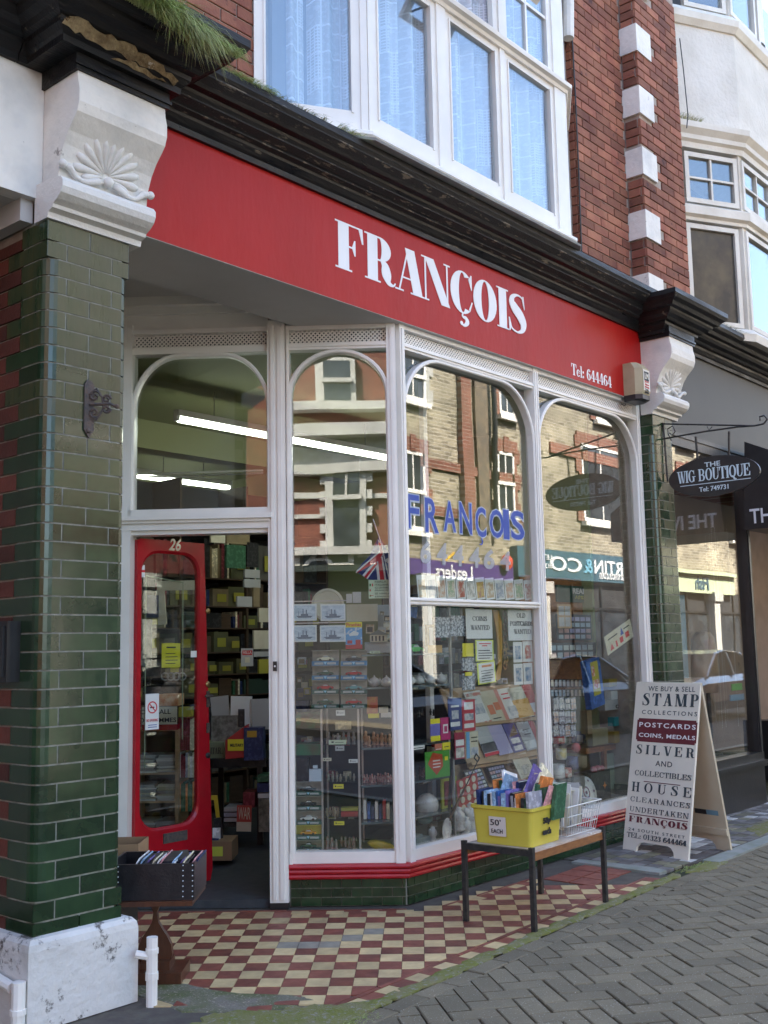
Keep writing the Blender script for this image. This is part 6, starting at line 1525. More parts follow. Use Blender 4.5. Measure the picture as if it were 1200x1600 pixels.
# tall stock shelves facing the doorway
FB = frame((0, 3.6, 0), (1,0,0), (0,0,1))
sh = thing('stock_shelves', 'tall dark shelves of labelled stock boxes behind the open door', 'shelves', (6.6, 3.9, .04))
rows = [830, 905, 948, 981, 1018, 1052, 1085, 1150]
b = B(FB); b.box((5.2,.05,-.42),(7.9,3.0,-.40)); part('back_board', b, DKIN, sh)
for X in (5.2, 6.0, 6.78, 7.85): b = B(FB); b.box((X-.012,.05,-.40),(X+.012,3.0,0)); part('upright', b, DW_, sh)
zr = sorted([uv(FB, 380, y)[1] for y in rows]+[.12,.4])
for z in zr: b = B(FB); b.box((5.212,z-.012,-.40),(7.838,z,.0)); part('shelf', b, DW_, sh)
rb = random.Random(31)
OBX = mat('olive_box_card', (.12,.115,.05), (.09,.09,.04), s=5, rough=.8)
smat = [OBX, mat('grey_box_card', (.12,.11,.09), rough=.8), mat('dark_green_box', (.03,.055,.035), rough=.6), OBX, BM['black'], DW_, BM['black'], OBX, KRAFT]
MN = {'brown_card':'brown','grey_box_card':'grey','dark_green_box':'dark green','olive_box_card':'olive','book_black':'black','dark_shelf_wood':'dark brown'}
for i, z in enumerate(zr[:-1]):
    h_ = zr[i+1]-z-.03; X = 5.24; nb = -1
    while X < 7.75:
        if h_ > .08 and rb.random() < .82:
            w_ = rb.uniform(.14,.24); hh = min(h_, rb.uniform(.6,1)*h_); 
            nb += 1; m_ = rb.choice(smat); r_ = thing('stock_box', f'{MN.get(m_.name, "dark")} stock box {ORD[nb]} along the {ORD[len(zr)-2-i]} shelf down, behind the doorway', 'box', (X+w_/2, 3.75, z), group='labelled boxes on the stock shelves')
            b = B(FB); b.box((X+.004, z, -.30),(X+w_-.004, z+hh, -.01-rb.random()*.05)); part('carton', b, m_, r_)
            if m_ in (KRAFT, smat[1], OBX): b = B(FB); b.box((X+w_*.22, z+hh*.25, -.009),(X+w_*.78, z+hh*.7, -.007)); part('label', b, YLAB, r_)
            X += w_
        else:
            for k in range(rb.randint(3,5)):
                w_ = rb.uniform(.018,.04); b = B(FB); b.box((X, z, -.22),(X+w_-.002, z+min(h_, rb.uniform(.6,.98)*max(h_,.1)), -.03)); single('book', b, rb.choice([BM['maroon'],BM['black'],BM['navy'],BM['dark green'],DW_,BM['black'],KRAFT,BM['cream']]), 'old hardback books between the boxes on the tall dark shelves', 'book', 'books on the stock shelves'); X += w_
        X += rb.choice((0,0,.03))
# framed prints and packets hung above and in front of the shelves
for a in ((330,826,352,848,PAPC,'cellophane wrapped print hanging at the top left of the doorway'),(354,826,390,850,KRAFT,'brown print hanging at the top of the doorway'),(354,852,384,888,BM['dark green'],'framed dark picture with shining cellophane in the doorway'),(386,848,404,886,BM['black'],'dark framed picture at the right of the doorway'),
          (383,890,406,903,PAPG,'grey wrapped packet, the upper of two in the doorway'),(382,905,407,918,PAPG,'grey wrapped packet, the lower of two in the doorway'),(371,932,394,948,PAPG,'pale file box on a shelf in the doorway'),(396,918,406,948,KRAFT,'brown curled paper beside the pale file box'),
          (405,950,420,972,PAPC,'small framed card at the right edge of the doorway'),(397,985,421,1014,PAPC,'cream picture card at the right edge of the doorway'),(397,1018,421,1026,PAPG,'white letter at the right edge of the doorway'),(405,1030,420,1052,YLAB,'yellow paper at the right edge of the doorway')):
    bx(frame((0,3.1,0),(1,0,0),(0,0,1)), *a[:4], .02, a[4], a[5], 'picture', 'picture')
r_, M_, w_, h_ = note(frame((0,3.05,0),(1,0,0),(0,0,1)), 376, 1013, 395, 1041, PAPG, 'magazine with red title VILLA standing in the doorway shelves', 'magazine', nm='magazine', marks=[(INKR,[(.1,.62,.9,.88)]),(PAPC,[(.3,.2,.7,.5)])]); lett(r_, M_, 'VILLA', w_, h_, .14, .68, .86, .84, PAPER)
# things seen through the glass of the open door
F13 = fr(1.25)
ms = thing('magazine_shelves', 'wooden shelves stacked with old football programmes behind the door glass', 'shelves', (F13 @ Vector((-1.6,.04,0))))
u0, v0, u1, v1 = rc(F13, 205, 1140, 276, 1345)
b = B(F13); b.box((u0,.05,-.34),(u1,v1,-.33)); part('back_board', b, DW_, ms)
for X in (u0, u1): b = B(F13); b.box((X-.012,.05,-.33),(X+.012,v1,0)); part('upright', b, WOODL, ms)
zs_ = [uv(F13, 245, y)[1] for y in (1140,1208,1252,1300)]
for z in zs_: b = B(F13); b.box((u0+.012,z-.012,-.33),(u1-.012,z,-.0)); part('shelf', b, WOODL, ms)
rb = random.Random(8)
for z, n in ((zs_[1],11),(zs_[2],10),(zs_[3],6)):
    for c in range(2):
        for k in range(n):
            X = u0+.02+c*(u1-u0-.03)/2; b = B(F13); b.box((X+rb.uniform(0,.02), z+k*.011, -.28),(X+(u1-u0)/2-.03+rb.uniform(0,.02), z+k*.011+.009, -.02-rb.uniform(0,.03))); single('programme', b, rb.choice([PAPER,PAPG,PAPC,PAPG]), 'old programmes stacked flat on the wooden shelves behind the door glass', 'programme', 'stacked programmes')
r_, M_, w_, h_ = note(fr(1.2), 222, 1104, 277, 1132, PAPC, 'white FOOTBALL PROGRAMMES sign above the wooden shelves', 'sign', nm='sign', marks=[(PAPG,[(0,0,1,.03)])])
lett(r_, M_, 'FOOTBALL', w_, h_, -.12, .58, .82, .85, INK, fat=.02); lett(r_, M_, 'PROGRAMMES', w_, h_, -.30, .12, .98, .38, INK, fat=.02)
bx(fr(1.22), 222, 1132, 277, 1141, .3, RED, 'red board edge under the FOOTBALL PROGRAMMES sign', 'board', 'board')
bx(fr(1.3), 246, 1085, 278, 1103, .2, mat('orange_print2',(.6,.22,.08),(.7,.5,.3), s=20, rough=.5), 'orange and white printed box above the programmes sign', 'box')
for k in range(8):
    x = 279+k*3.6; bx(fr(1.3), x, 1122+(k%2)*2, x+3.3, 1172, .15, BM['maroon'] if k < 5 else BM['cream'], 'dark red bound volumes standing behind the door glass', 'book', 'book', 'bound volumes on the upper shelf')
    bx(fr(1.3), x, 1176+(k%3)*3, x+3.2, 1215, .15, [BM['white'],BM['maroon'],BM['maroon'],BM['silver grey'],BM['cream'],BM['white'],BM['cream'],BM['black']][k], 'books of mixed colours standing on the middle shelf behind the door glass', 'book', 'book', 'books on the middle shelf')
    bx(fr(1.3), x, 1222+(k%2)*3, x+3.2, 1268, .15, BM['dark green'] if k%3 else BM['orange'], 'green books standing on the lower shelf behind the door glass', 'book', 'book', 'green books on the lower shelf')
bx(fr(1.25), 279, 1105, 298, 1120, .1, YLAB, 'yellow price card among the books behind the door glass', 'card', 'card')
bx(fr(1.4), 205, 967, 236, 1040, .03, mat('print_portrait',(.45,.43,.40),(.12,.12,.12), s=14, rough=.5), 'framed black and white print seen through the door glass', 'picture', 'picture')
bx(fr(1.6), 245, 907, 307, 922, .03, PAPC, 'cream poster top edge seen through the door glass', 'poster', 'poster')
bx(fr(1.58), 245, 922, 258, 976, .03, PAPC, 'cream poster side edge seen through the door glass', 'poster', 'poster', tilt=.08)
bx(fr(1.5), 228, 930, 247, 965, .02, BM['navy'], 'dark blue picture with pale corner seen through the door glass', 'picture', 'picture')
b = B(fr(1.35)); 
for k in range(4):
    uu, vv = uv(fr(1.35), 258+k*9, 1057); bb = [(uu+.024*math.cos(j*math.pi/6), vv+.024*math.sin(j*math.pi/6)) for j in range(12)]
    rings = [[(uu+r_*math.cos(j*math.pi/6), vv+r_*math.sin(j*math.pi/6), z_) for j in range(12)] for r_, z_ in ((.03,0),(.03,.01),(.022,.01),(.022,0))]; b.loft(rings, cap=False)
single('ring_rack', b, PAPG, 'row of four grey rings seen through the door glass', 'rack', kind='stuff')
# table with military files
F2_ = fr(1.75)
tb_ = thing('cloth_covered_table', 'small dark table with a black cloth inside the doorway', 'table', (F2_ @ Vector((-1.0,.04,0))))
u0, v0, u1, v1 = rc(F2_, 318, 1184, 412, 1345); zt_ = uv(F2_, 370, 1186)[1]
b = B(F2_); b.box((u0,zt_-.03,-.6),(u1,zt_,.0)); part('top', b, BLACKP, tb_)
for (X, Zq) in ((u0+.03,-.03),(u1-.03,-.03),(u0+.03,-.55),(u1-.03,-.55)): b = B(F2_); b.box((X-.02,.045,Zq-.02),(X+.02,zt_-.03,Zq+.02)); part('leg', b, BLACKP, tb_)
CLR = mat('black_plastic_cloth', (.015,.015,.016), (.03,.03,.03), s=9, rough=.22, bump=.6, bs=22)
b = B(F2_); b.box((u0-.01,zt_+.001,-.6),(u1+.02,zt_+.006,.015)); b.box((u0-.01,zt_-.06,.012),(u1+.02,zt_+.001,.017)); part('cloth', b, CLR, tb_)
r1 = bx(fr(1.8), 318, 1160, 350, 1185, .2, mat('olive_file',(.20,.24,.14),rough=.6), 'olive MILITARY file box at the left of the table', 'file', 'file_box')
q = fit(serif('MILITARY',1,.02,T=.18), *sum([[uv(fr(1.795),x,1174)[0]] for x in (316,348)],[]), uv(fr(1.795),330,1178)[1], uv(fr(1.795),330,1168)[1]); o_ = onf(fr(1.795), q); single('file_lettering', o_, INK, 'black MILITARY lettering on the olive file box', 'lettering')
F3_ = fr(1.7)
def poly_thing(F, pts, dp, m, label, cat, nm):
    P = [uv(F, *p) for p in pts]; b = B(F); b.ext(P, -dp, 0); return single(nm, b, m, label, cat)
REDC = mat('red_card', (.42,.03,.03), rough=.5)
poly_thing(F3_, [(352,1186),(352,1157),(386,1132),(386,1183)], .1, REDC, 'red slanted magazine file with yellow label on the inside table', 'file', 'magazine_file')
r_, M_, w_, h_ = note(fr(1.69), 356, 1155, 381, 1173, PAPY, 'yellow MILITARY label on the red magazine file', 'label', nm='label', marks=[(PAPY,[(0,0,.01,.01)])]); lett(r_, M_, 'MILITARY', w_, h_, .15, .35, .98, .62, INK, fat=.03)
bx(fr(1.68), 381, 1137, 411, 1188, .12, BM['navy'], 'navy magazine file with orange label on the inside table', 'file', 'magazine_file'); bx(fr(1.672), 386, 1142, 401, 1152, .003, mat('ochre_label',(.5,.3,.03),rough=.6), 'ochre label on the navy magazine file', 'label', 'label')
for k, a in enumerate(((330,1088,358,1125,PAPG,.1,'dark portrait magazine standing at the left behind the files'),(360,1088,393,1140,PAPER,-.03,'white magazine with a suited man in the doorway'),(393,1092,421,1140,PAPG,.02,'grey patterned magazine at the right of the doorway'),(330,1118,378,1160,mat('silver_wrap',(.3,.3,.27),(.12,.12,.1),s=24,rough=.25),0,'magazines in shiny plastic behind the olive file'))):
    bx(fr(1.95-.02*k), a[0],a[1],a[2],a[3], .02, a[4], a[6], 'magazine', 'magazine', tilt=a[5])
bx(fr(1.88), 372, 1108, 382, 1136, .01, BM['black'], 'dark figure printed on the white magazine', 'print', 'print_figure')
for k in range(5): bx(fr(1.9), 345+k*5, 1140-k*2, 349+k*5, 1170, .1, [PAPER,PAPC,PAPER,PAPG,PAPER][k], 'thin magazines standing behind the red file', 'magazine', 'magazine', 'magazines behind the red file')
r_, M_, w_, h_ = note(fr(1.5), 370, 1258, 393, 1299, mat('red_cream_cover',(.42,.06,.04),rough=.5), 'red and cream WAR book standing on the shop floor', 'book', nm='book', tilt=-.03, marks=[(PAPC,[(0,0,1,.36)])]); lett(r_, M_, 'WAR', w_, h_, .1, .46, .92, .92, PAPC, fat=.0)
for a in ((380,1238,398,1262,BM['maroon'],'dark red book behind the WAR book'),(350,1262,372,1268,PAPG,'top magazine of the pile under the table'),(350,1270,372,1276,BM['silver grey'],'middle magazine of the pile under the table'),(350,1278,372,1284,PAPG,'lower magazine of the pile under the table'),(350,1286,373,1292,BM['black'],'bottom magazine of the pile under the table'),(402,1212,420,1222,BM['dark green'],'green book at the top of the pile by the door post'),(402,1224,420,1238,BM['navy'],'navy book in the pile by the door post'),(403,1240,421,1247,PAPER,'white lettered spine in the pile by the door post'),(404,1248,421,1300,mat('leaf_pattern',(.10,.10,.07),(.3,.28,.22),s=22,rough=.6),'leaf patterned box at the foot of the door post pile')):
    bx(fr(1.6), *a[:4], .22, a[4], a[5], 'book', 'book')
poly_thing(fr(1.2), [(330,1243),(339,1243),(344,1288),(339,1289),(334,1250),(330,1250)], .02, mat('yellow_frame',(.55,.38,.02),rough=.5), 'narrow yellow frame leaning beside the red door', 'frame', 'leaning_frame')
cb = bx(fr(.95), 322, 1315, 362, 1345, .25, CARD, 'brown cardboard box with a lime price note on the shop floor by the door', 'box', 'cardboard_box')
bx(fr(.948), 329, 1323, 348, 1338, .002, PAPL, 'lime green price note on the cardboard box', 'note', 'price_note')
for k, (m_, lab) in enumerate(((BM['navy'],'navy book standing in the cardboard box by the door'),(BM['white'],'white book slanting in the cardboard box by the door'),(BM['black'],'black book standing tallest in the cardboard box by the door'))):
    bx(fr(1.0+.04*k), 328+k*4, 1310-k*16, 341+k*3, 1320, .02, m_, lab, 'book', 'book', tilt=.1*(k-1))
# ================================================================== window displays
DECK = mat('display_deck', (.16,.14,.12), (.22,.2,.17), s=5, rough=.7)
b = B(); b.ext([SP(.62,-.06), SP(.62,-.62), (4.98+.55,.80), (7.9,.80), (7.9,.205), (4.90,.205)], .045, .262); part('display_deck', b, DECK, shop)
GSH = glass('glass_shelf', (.78,.86,.82), f0=.10)
SILV = mat('aluminium_edge', (.45,.46,.46), rough=.35, metal=.7)
def ff(d): return FW2(d)
# ---- slanted window: postcards in hangers
SHIP = mat('grey_sea_print', (.35,.42,.50), (.60,.66,.72), s=22, rough=.4, stretch=(1,1,3))
SHIPD = mat('ship_hull_ink', (.12,.15,.20), rough=.5)
labs = ['ship postcard, top left of four in the slanted window', 'ship postcard, top right of four in the slanted window', 'ship postcard, bottom left of four in the slanted window', 'ship postcard, bottom right of four in the slanted window']
for k, (x0, y0, x1, y1) in enumerate(((457,944,495,970),(501,944,540,970),(457,977,495,1003),(500,977,540,1003))):
    r_, M_, w_, h_ = note(fr(.06), x0, y0, x1, y1, PAPER, labs[k], 'postcard', nm='postcard', group='ship postcards', marks=[(SHIP,[(.05,.08,.95,.92)]),(SHIPD,[[(.15,.3),(.85,.3),(.75,.18),(.25,.18)],(.35,.3,.65,.42),(.42,.42,.46,.7),(.55,.42,.60,.66),(.25,.3,.27,.6)])])
b = B(fr(.055)); 
for y in (940, 974): 
    u0, v0 = uv(fr(.055), 456, y); u1, v1 = uv(fr(.055), 541, y-1); b.box((u0, v0-.003, 0), (u1, v0+.003, .003))
single('card_hanger', b, SILV, 'clear hanger rails holding the four ship postcards', 'hanger', kind='stuff')
r_, M_, w_, h_ = note(fr(.075), 540, 972, 566, 1014, mat('comic_blue',(.10,.30,.55),(.5,.55,.6),s=18,rough=.4,thr=(.55,.6)), 'blue comic cover with yellow title strip in the slanted window', 'comic', nm='comic', marks=[(PAPY,[(0,.8,1,1)]),(REDC,[(0,0,1,.16),(.1,.2,.4,.32),(.6,.16,.9,.34)]),(PAPER,[[(.2,.55),(.5,.68),(.8,.6),(.75,.5),(.25,.48)]])]); lett(r_, M_, 'Piranhas', w_, h_, .06, .84, .94, .97, INKR, fat=.02)
r_, M_, w_, h_ = note(fr(.045), 576, 906, 613, 935, PAPGR, 'pale green note listing languages spoken, with small flags', 'notice', nm='notice', marks=[(INKG,[(.04,.66,.10,.80),(.04,.10,.10,.2)]),(INKR,[(.14,.66,.19,.80),(.04,.38,.09,.5),(.04,.14,.2,.17)])])
for s_, v_ in (('PARLA',.84),('ITALIANO',.68),('ICI ON PARLE',.52),('FRANÇAIS',.37),('SE HABLA',.21),('ESPAÑOL',.06)): lett(r_, M_, s_, w_, h_, .27, v_, .9 if len(s_)>6 else .75, v_+.10, INK)
# union flag hanging from its stick
t = thing('union_flag', 'small union flag on a stick drooping in the slanted window', 'flag', fr(.06) @ Vector((-.12,1.9,0)))
Ff = fr(.06); S_ = lambda x, y, z=0: (lambda p: (p[0], p[1], z))(uv(Ff, x, y))
b = B(Ff); b.tube([S_(583,811,.0), S_(596,850,.0), S_(608,905,.0)], .0035, 5); part('stick', b, LETW, t)
FLB = mat('flag_navy',(.02,.03,.13),rough=.8); FLR = mat('flag_red',(.50,.02,.03),rough=.8); FLW = mat('flag_white',(.68,.66,.64),rough=.8)
outl = [(592,838),(600,850),(609,868),(613,905),(590,907),(575,905),(556,893),(566,880),(578,868),(585,852)]
b = B(Ff); b.ext([uv(Ff,*p) for p in outl], -.003, 0); part('cloth', b, FLB, t)
wht = [[(590,842),(598,850),(600,866),(594,872)],[(557,892),(556,896),(592,874),(600,862),(596,858)],[(586,868),(598,870),(604,907),(590,907)],[(566,899),(574,905),(592,880),(586,876)],[(600,876),(606,872),(613,880),(613,884)]]
b = B(Ff); 
for k, p in enumerate(wht): b.ext([uv(Ff,*q) for q in p], .0002, .0010+k*.00012)
part('white_stripe', b, FLW, t, kind='stuff')
rd = [[(591,846),(597,852),(599,864),(595,868)],[(558,894),(557,896),(592,876),(598,866),(595,862)],[(590,870),(596,872),(601,907),(594,907)],[(569,901),(572,904),(590,881),(588,878)]]
b = B(Ff)
for k, p in enumerate(rd): b.ext([uv(Ff,*q) for q in p], .0018, .0022+k*.00012)
part('red_stripe', b, FLR, t, kind='stuff')
bx(fr(.35), 541, 944, 590, 971, .02, PAPC, 'blank cream card behind the ship postcards', 'card', 'card'); bx(fr(.5), 590, 945, 613, 985, .02, PAPG, 'grey framed paper beside the slanted window corner', 'picture', 'picture')
b = B(fr(.5) @ Matrix.Translation((*uv(fr(.5), 512, 945), 0))); b.lathe([(.10,-.02),(.105,0),(.09,.008),(.085,.004),(0,.004)], 24); single('wall_clock', b, PAPC, 'round pale clock face above the ship postcards', 'clock')
for a in ((541,928,550,942,'small white photo mount left of the portrait card'),(551,925,564,942,'small portrait card above the cream card')): bx(fr(.4), *a[:4], .01, PAPER, a[4], 'card', 'card')
# model cars
def toycar(M, L, m, parent=None):
    """side-on toy car of length L in the xy plane of M"""
    k = L; pr = [(-.5,.08),(-.5,.17),(-.42,.215),(-.2,.235),(-.1,.34),(.12,.345),(.24,.235),(.44,.205),(.5,.15),(.49,.08)]
    b = B(M); rings = []
    for z_, s_ in ((-.17,.9),(-.14,1),(.14,1),(.17,.9)): rings.append([(p[0]*k*(.97+.03*s_), (.08+(p[1]-.08)*s_)*k, z_*k) for p in pr])
    b.loft(rings); o = part('toy_car', b, m, parent)
    for wx_ in (-.3,.3):
        for zz_ in (-.17,.15):
            b = B(M @ Matrix.Translation((wx_*k, .085*k, zz_*k))); b.lathe([(.085*k,0),(.085*k,.03*k),(.04*k,.034*k),(0,.03*k)], 10); part('wheel', b, BLACKP, o)
    b = B(M); b.ext([(-.17*k,.245*k),(-.09*k,.325*k),(.11*k,.33*k),(.19*k,.245*k)], .1405*k, .173*k); part('side_window', b, PAPG, o)
CARC = {'cream':(.62,.58,.42),'black':(.03,.03,.035),'dark green':(.03,.08,.05),'red':(.42,.025,.03),'teal':(.12,.28,.28),'orange':(.62,.27,.03),'white':(.6,.6,.55)}
CM = {k: mat('enamel_'+k.replace(' ','_'), v, rough=.2, coat=.3) for k, v in CARC.items()}
TRAY = mat('blue_tray', (.06,.20,.36), (.04,.15,.28), s=20, rough=.4); CELL = mat('box_backing', (.34,.31,.25), (.22,.20,.17), s=14, rough=.4)
TRAYG = mat('green_tray', (.03,.09,.07), rough=.4)
def carbox(F, x0, y0, x1, y1, cn, label, tray=TRAY, back=CELL):
    u0, v0, u1, v1 = rc(F, x0, y0, x1, y1); w_, h_ = u1-u0, v1-v0; M = F @ Matrix.Translation(((u0+u1)/2, v0, 0))
    t = thing('boxed_model_car', label, 'model car', M.col[3].xyz, group='boxed model cars')
    b = B(M); b.box((-w_/2,.0,-.05),(w_/2,h_,-.045)); b.box((-w_/2,h_-.004,-.045),(w_/2,h_,.0)); part('backing', b, back, t)
    b = B(M); b.box((-w_/2,0,-.045),(w_/2,h_*.30,0)); part('tray', b, tray, t)
    b = B(M); b.box((-w_*.40,h_*.07,0),(-w_*.07,h_*.21,.001)); b.box((w_*.07,h_*.07,0),(w_*.40,h_*.21,.001)); part('name_plate', b, PAPG, t)
    b = B(M); b.ext([(-w_*.06,h_*.24),(0,h_*.05),(w_*.06,h_*.24)], 0, .0015); part('emblem', b, mat('light_blue_emblem',(.3,.55,.7),rough=.4), t)
    toycar(M @ Matrix.Translation((0,h_*.27,-.02)), w_*.62, CM[cn], t)
cc = [('cream','black'),('dark green','red'),('red','teal'),('dark green','red')]
ordn = ['top','second','third','bottom']
for r, (yy0, yy1) in enumerate(((1016,1040),(1040,1062),(1063,1084),(1085,1107))):
    for c, (xx0, xx1) in enumerate(((487,529),(532,573))):
        carbox(fr(.07), xx0, yy0, xx1, yy1, cc[r][c], f'{cc[r][c]} model car in a hanging box, {ordn[r]} row {"left" if c == 0 else "right"}', tray=TRAY if r < 2 else TRAYG)
for k, (cn, y0, y1) in enumerate((('black',1222,1243),('black',1244,1266),('white',1267,1289),('orange',1289,1312),('dark green',1313,1331))):
    carbox(fr(.10), 461, y0, 502, y1, cn, f'{cn} model car in the {["top","second","third","fourth","lowest"][k]} box of the stack at lower left', tray=TRAYG, back=(mat('yellow_backing',(.5,.42,.05),rough=.4) if cn == 'orange' else CELL))
# glass cabinet in the slanted window
cab = thing('glass_cabinet', 'glass shelved cabinet with metal edges in the slanted window', 'cabinet', fr(.3) @ Vector((-.35,.27,0)))
Fc_ = fr(.12)
for x in (503, 561):
    u_, v_ = uv(Fc_, x, 1200); b = B(Fc_); b.box((u_-.006,.265,-.01),(u_+.006,uv(Fc_,x,1108)[1],0)); part('upright', b, SILV, cab)
    b = B(fr(.5)); b.box((u_-.006,.265,-.01),(u_+.006,1.2,0)); part('upright', b, SILV, cab)
u0 = uv(Fc_, 505, 1200)[0]; u1 = uv(Fc_, 559, 1200)[0]
for y in (1163, 1221, 1276): z = uv(Fc_, 530, y)[1]; b = B(Fc_); b.box((u0,z-.004,-.38),(u1,z,0)); part('shelf', b, GSH, cab)
# second run of shelves along the corner of both windows
SHR = mat('shelf_edge_glass', (.10,.12,.12), rough=.15)
cab2 = thing('corner_shelves', 'dark shelving carrying china and toys at the window corner', 'shelves', (5.1,.35,.26))
for y in (1022, 1073, 1166, 1224, 1281):
    z = uv(fr(.2), 592, y)[1]; b = B(); a1 = fr(.10) @ Vector((uv(fr(.1),565,y)[0], z, 0)); 
    b.ext([(a1.x, a1.y), (4.97,.27), (5.52,.27), (5.52,.62), (5.15,.72), (a1.x+.22, a1.y+.28)], z-.012, z); part('shelf', b, SHR, cab2)
u_ = uv(ff(.13), 698, 1100)[0]; b = B(); b.box((5.50,.26,.265),(5.515,.275,1.75)); b.box((5.50,.60,.265),(5.515,.615,1.75)); part('upright', b, SILV, cab2)
# small things on the shelves
CHINA = mat('white_china', (.62,.60,.56), (.50,.45,.42), s=30, rough=.15, coat=.4, thr=(.55,.6)); BROWNF = mat('brown_figures', (.30,.12,.05), (.5,.3,.18), s=60, rough=.4); REDF = mat('red_figures', (.32,.05,.04), (.5,.4,.35), s=70, rough=.4)
def teapot(P, s_, label, grp='china teapots on the upper shelf'):
    t = thing('teapot', label, 'teapot', P, group=grp)
    b = B(); b.lathe([(.30*s_,0),(.46*s_,.15*s_),(.5*s_,.38*s_),(.38*s_,.62*s_),(.2*s_,.70*s_),(.16*s_,.74*s_),(.05*s_,.80*s_),(.07*s_,.88*s_),(0,.92*s_)], 12, P); part('body', b, CHINA, t, smooth=True)
    b = B(); b.tube([(P[0]-.45*s_,P[1],P[2]+.3*s_),(P[0]-.7*s_,P[1],P[2]+.45*s_),(P[0]-.82*s_,P[1],P[2]+.72*s_)], [.1*s_,.07*s_,.05*s_], 6); part('spout', b, CHINA, t)
    b = B(); b.tube([(P[0]+.45*s_,P[1],P[2]+.55*s_),(P[0]+.75*s_,P[1],P[2]+.55*s_),(P[0]+.72*s_,P[1],P[2]+.25*s_),(P[0]+.44*s_,P[1],P[2]+.2*s_)], .04*s_, 5); part('handle', b, CHINA, t)
z1 = uv(fr(.2), 592, 1073)[1]
for k, (x, F) in enumerate(((585,fr(.22)),(604,fr(.18)),(640,ff(.22)),(655,ff(.26)),(672,ff(.22)),(690,ff(.26)))):
    P = F @ Vector((uv(F, x, 1070)[0], z1, 0)); teapot((P.x, P.y, z1+.001), .075, f'small white china teapot, {["first","second","third","fourth","fifth","sixth"][k]} from the left on the china shelf')
def figs(F, x0, x1, y, h_, m, n, label, grp, cat='figurine', nm='figurine', seed=1, z=None):
    rb = random.Random(seed); zb = uv(F, (x0+x1)/2, y)[1] if z is None else z
    for k in range(n):
        u_ = uv(F, x0+(x1-x0)*(k+.5)/n, y)[0]; P = F @ Vector((u_, zb, -rb.uniform(0,.10))); s_ = h_*rb.uniform(.75,1.1)
        b = B(); b.lathe([(.22*s_,0),(.20*s_,.05*s_),(.12*s_,.12*s_),(.17*s_,.35*s_),(.20*s_,.55*s_),(.10*s_,.70*s_),(.13*s_,.80*s_),(.10*s_,.93*s_),(0,s_)], 7, P); single(nm, b, m, label, cat, grp, smooth=True)
Z = lambda y: uv(fr(.2), 592, y)[1]
figs(fr(.2), 567, 612, 1165, .08, BROWNF, 7, 'brown and gold figurines in a row in the slanted window', 'brown figurines', seed=2, z=Z(1166)+.001)
figs(fr(.2), 567, 612, 1222, .055, REDF, 11, 'tiny red painted soldiers on a shelf in the slanted window', 'red soldiers', seed=3, z=Z(1224)+.001)
figs(ff(.2), 632, 690, 1222, .055, mat('dark_figures',(.08,.03,.03),(.3,.1,.08),s=60,rough=.4), 12, 'tiny dark soldiers on the shelf behind the front window', 'dark soldiers', seed=4, z=Z(1224)+.001)
figs(fr(.28), 508, 556, 1221, .05, mat('brass_figures',(.25,.2,.12),(.4,.38,.32),s=50,rough=.3), 7, 'little metal ornaments on the middle cabinet shelf', 'metal ornaments', seed=5)
figs(fr(.28), 508, 556, 1163, .07, mat('grey_figures',(.18,.17,.17),(.35,.32,.34),s=50,rough=.4), 6, 'grey pewter ornaments on the top cabinet shelf', 'pewter ornaments', seed=6)
figs(fr(.28), 508, 530, 1276, .06, mat('gold_figures',(.38,.28,.14),(.5,.42,.3),s=60,rough=.4), 5, 'straw coloured ornaments on the lower cabinet shelf', 'straw ornaments', seed=7)
figs(fr(.28), 508, 556, 1329, .07, mat('mixed_toys',(.3,.1,.08),(.4,.4,.36),s=40,rough=.5), 7, 'small painted toys on the floor of the cabinet', 'painted toys', seed=8, z=.265)
figs(ff(.34), 635, 690, 1120, .05, BM['black'], 7, 'dark little ornaments under the china shelf', 'dark ornaments', seed=9)
for a in ((533,1268,559,1276,REDC,'red tin with yellow lid on the lower cabinet shelf'),(533,1262,559,1267,YLAB,'yellow lid of the red tin in the cabinet')): bx(fr(.2), *a[:4], .06, a[4], a[5], 'tin', 'tin')
LIT = mat('pale_blue_tin', (.48,.54,.62), rough=.4)
bx(fr(.09), 483, 1202, 502, 1221, .03, LIT, 'pale blue square tin standing on the stack of car boxes', 'tin', 'tin'); bx(fr(.095), 489, 1196, 496, 1201, .02, LIT, 'cap of the pale blue tin', 'cap', 'cap')
bx(fr(.3), 463, 1113, 500, 1138, .1, mat('green_red_box',(.16,.03,.03),(.04,.14,.05),s=14,rough=.5), 'red and green box in the left of the slanted window', 'box'); bx(fr(.3), 463, 1163, 503, 1180, .2, mat('olive_green_box',(.10,.10,.04),(.03,.20,.08),s=8,rough=.5), 'olive and green striped box below the red and green box', 'box')
bx(fr(.3), 462, 1185, 482, 1220, .1, BM['black'], 'dark box behind the pale blue tin', 'box'); bx(fr(.32), 463, 1095, 482, 1112, .1, BM['navy'], 'blue box above the red and green box', 'box')
for k, (x0,y0,x1,y1,m_,lab) in enumerate(((525,1109,539,1118,PAPER,'white price ticket under the hanging car boxes'),(514,1156,541,1163,PAPGR,'lime price ticket on the top cabinet shelf'),(524,1165,538,1173,PAPG,'grey ticket under the lime price ticket'),(504,1184,518,1189,PAPC,'cream ticket at the left of the cabinet'),(545,1186,559,1192,PAPER,'white ticket at the right of the cabinet'),(521,1225,537,1232,PAPY,'yellow ticket under the middle cabinet shelf'),(522,1283,538,1289,PAPY,'yellow ticket under the lower cabinet shelf'),(578,1017,594,1021,PAPGR,'small green ticket on the model house shelf'))):
    note(fr(.105), x0,y0,x1,y1, m_, lab, 'ticket', nm='price_ticket', marks=[(INK,[(.15,.35,.28,.7),(.35,.4,.85,.5)])])
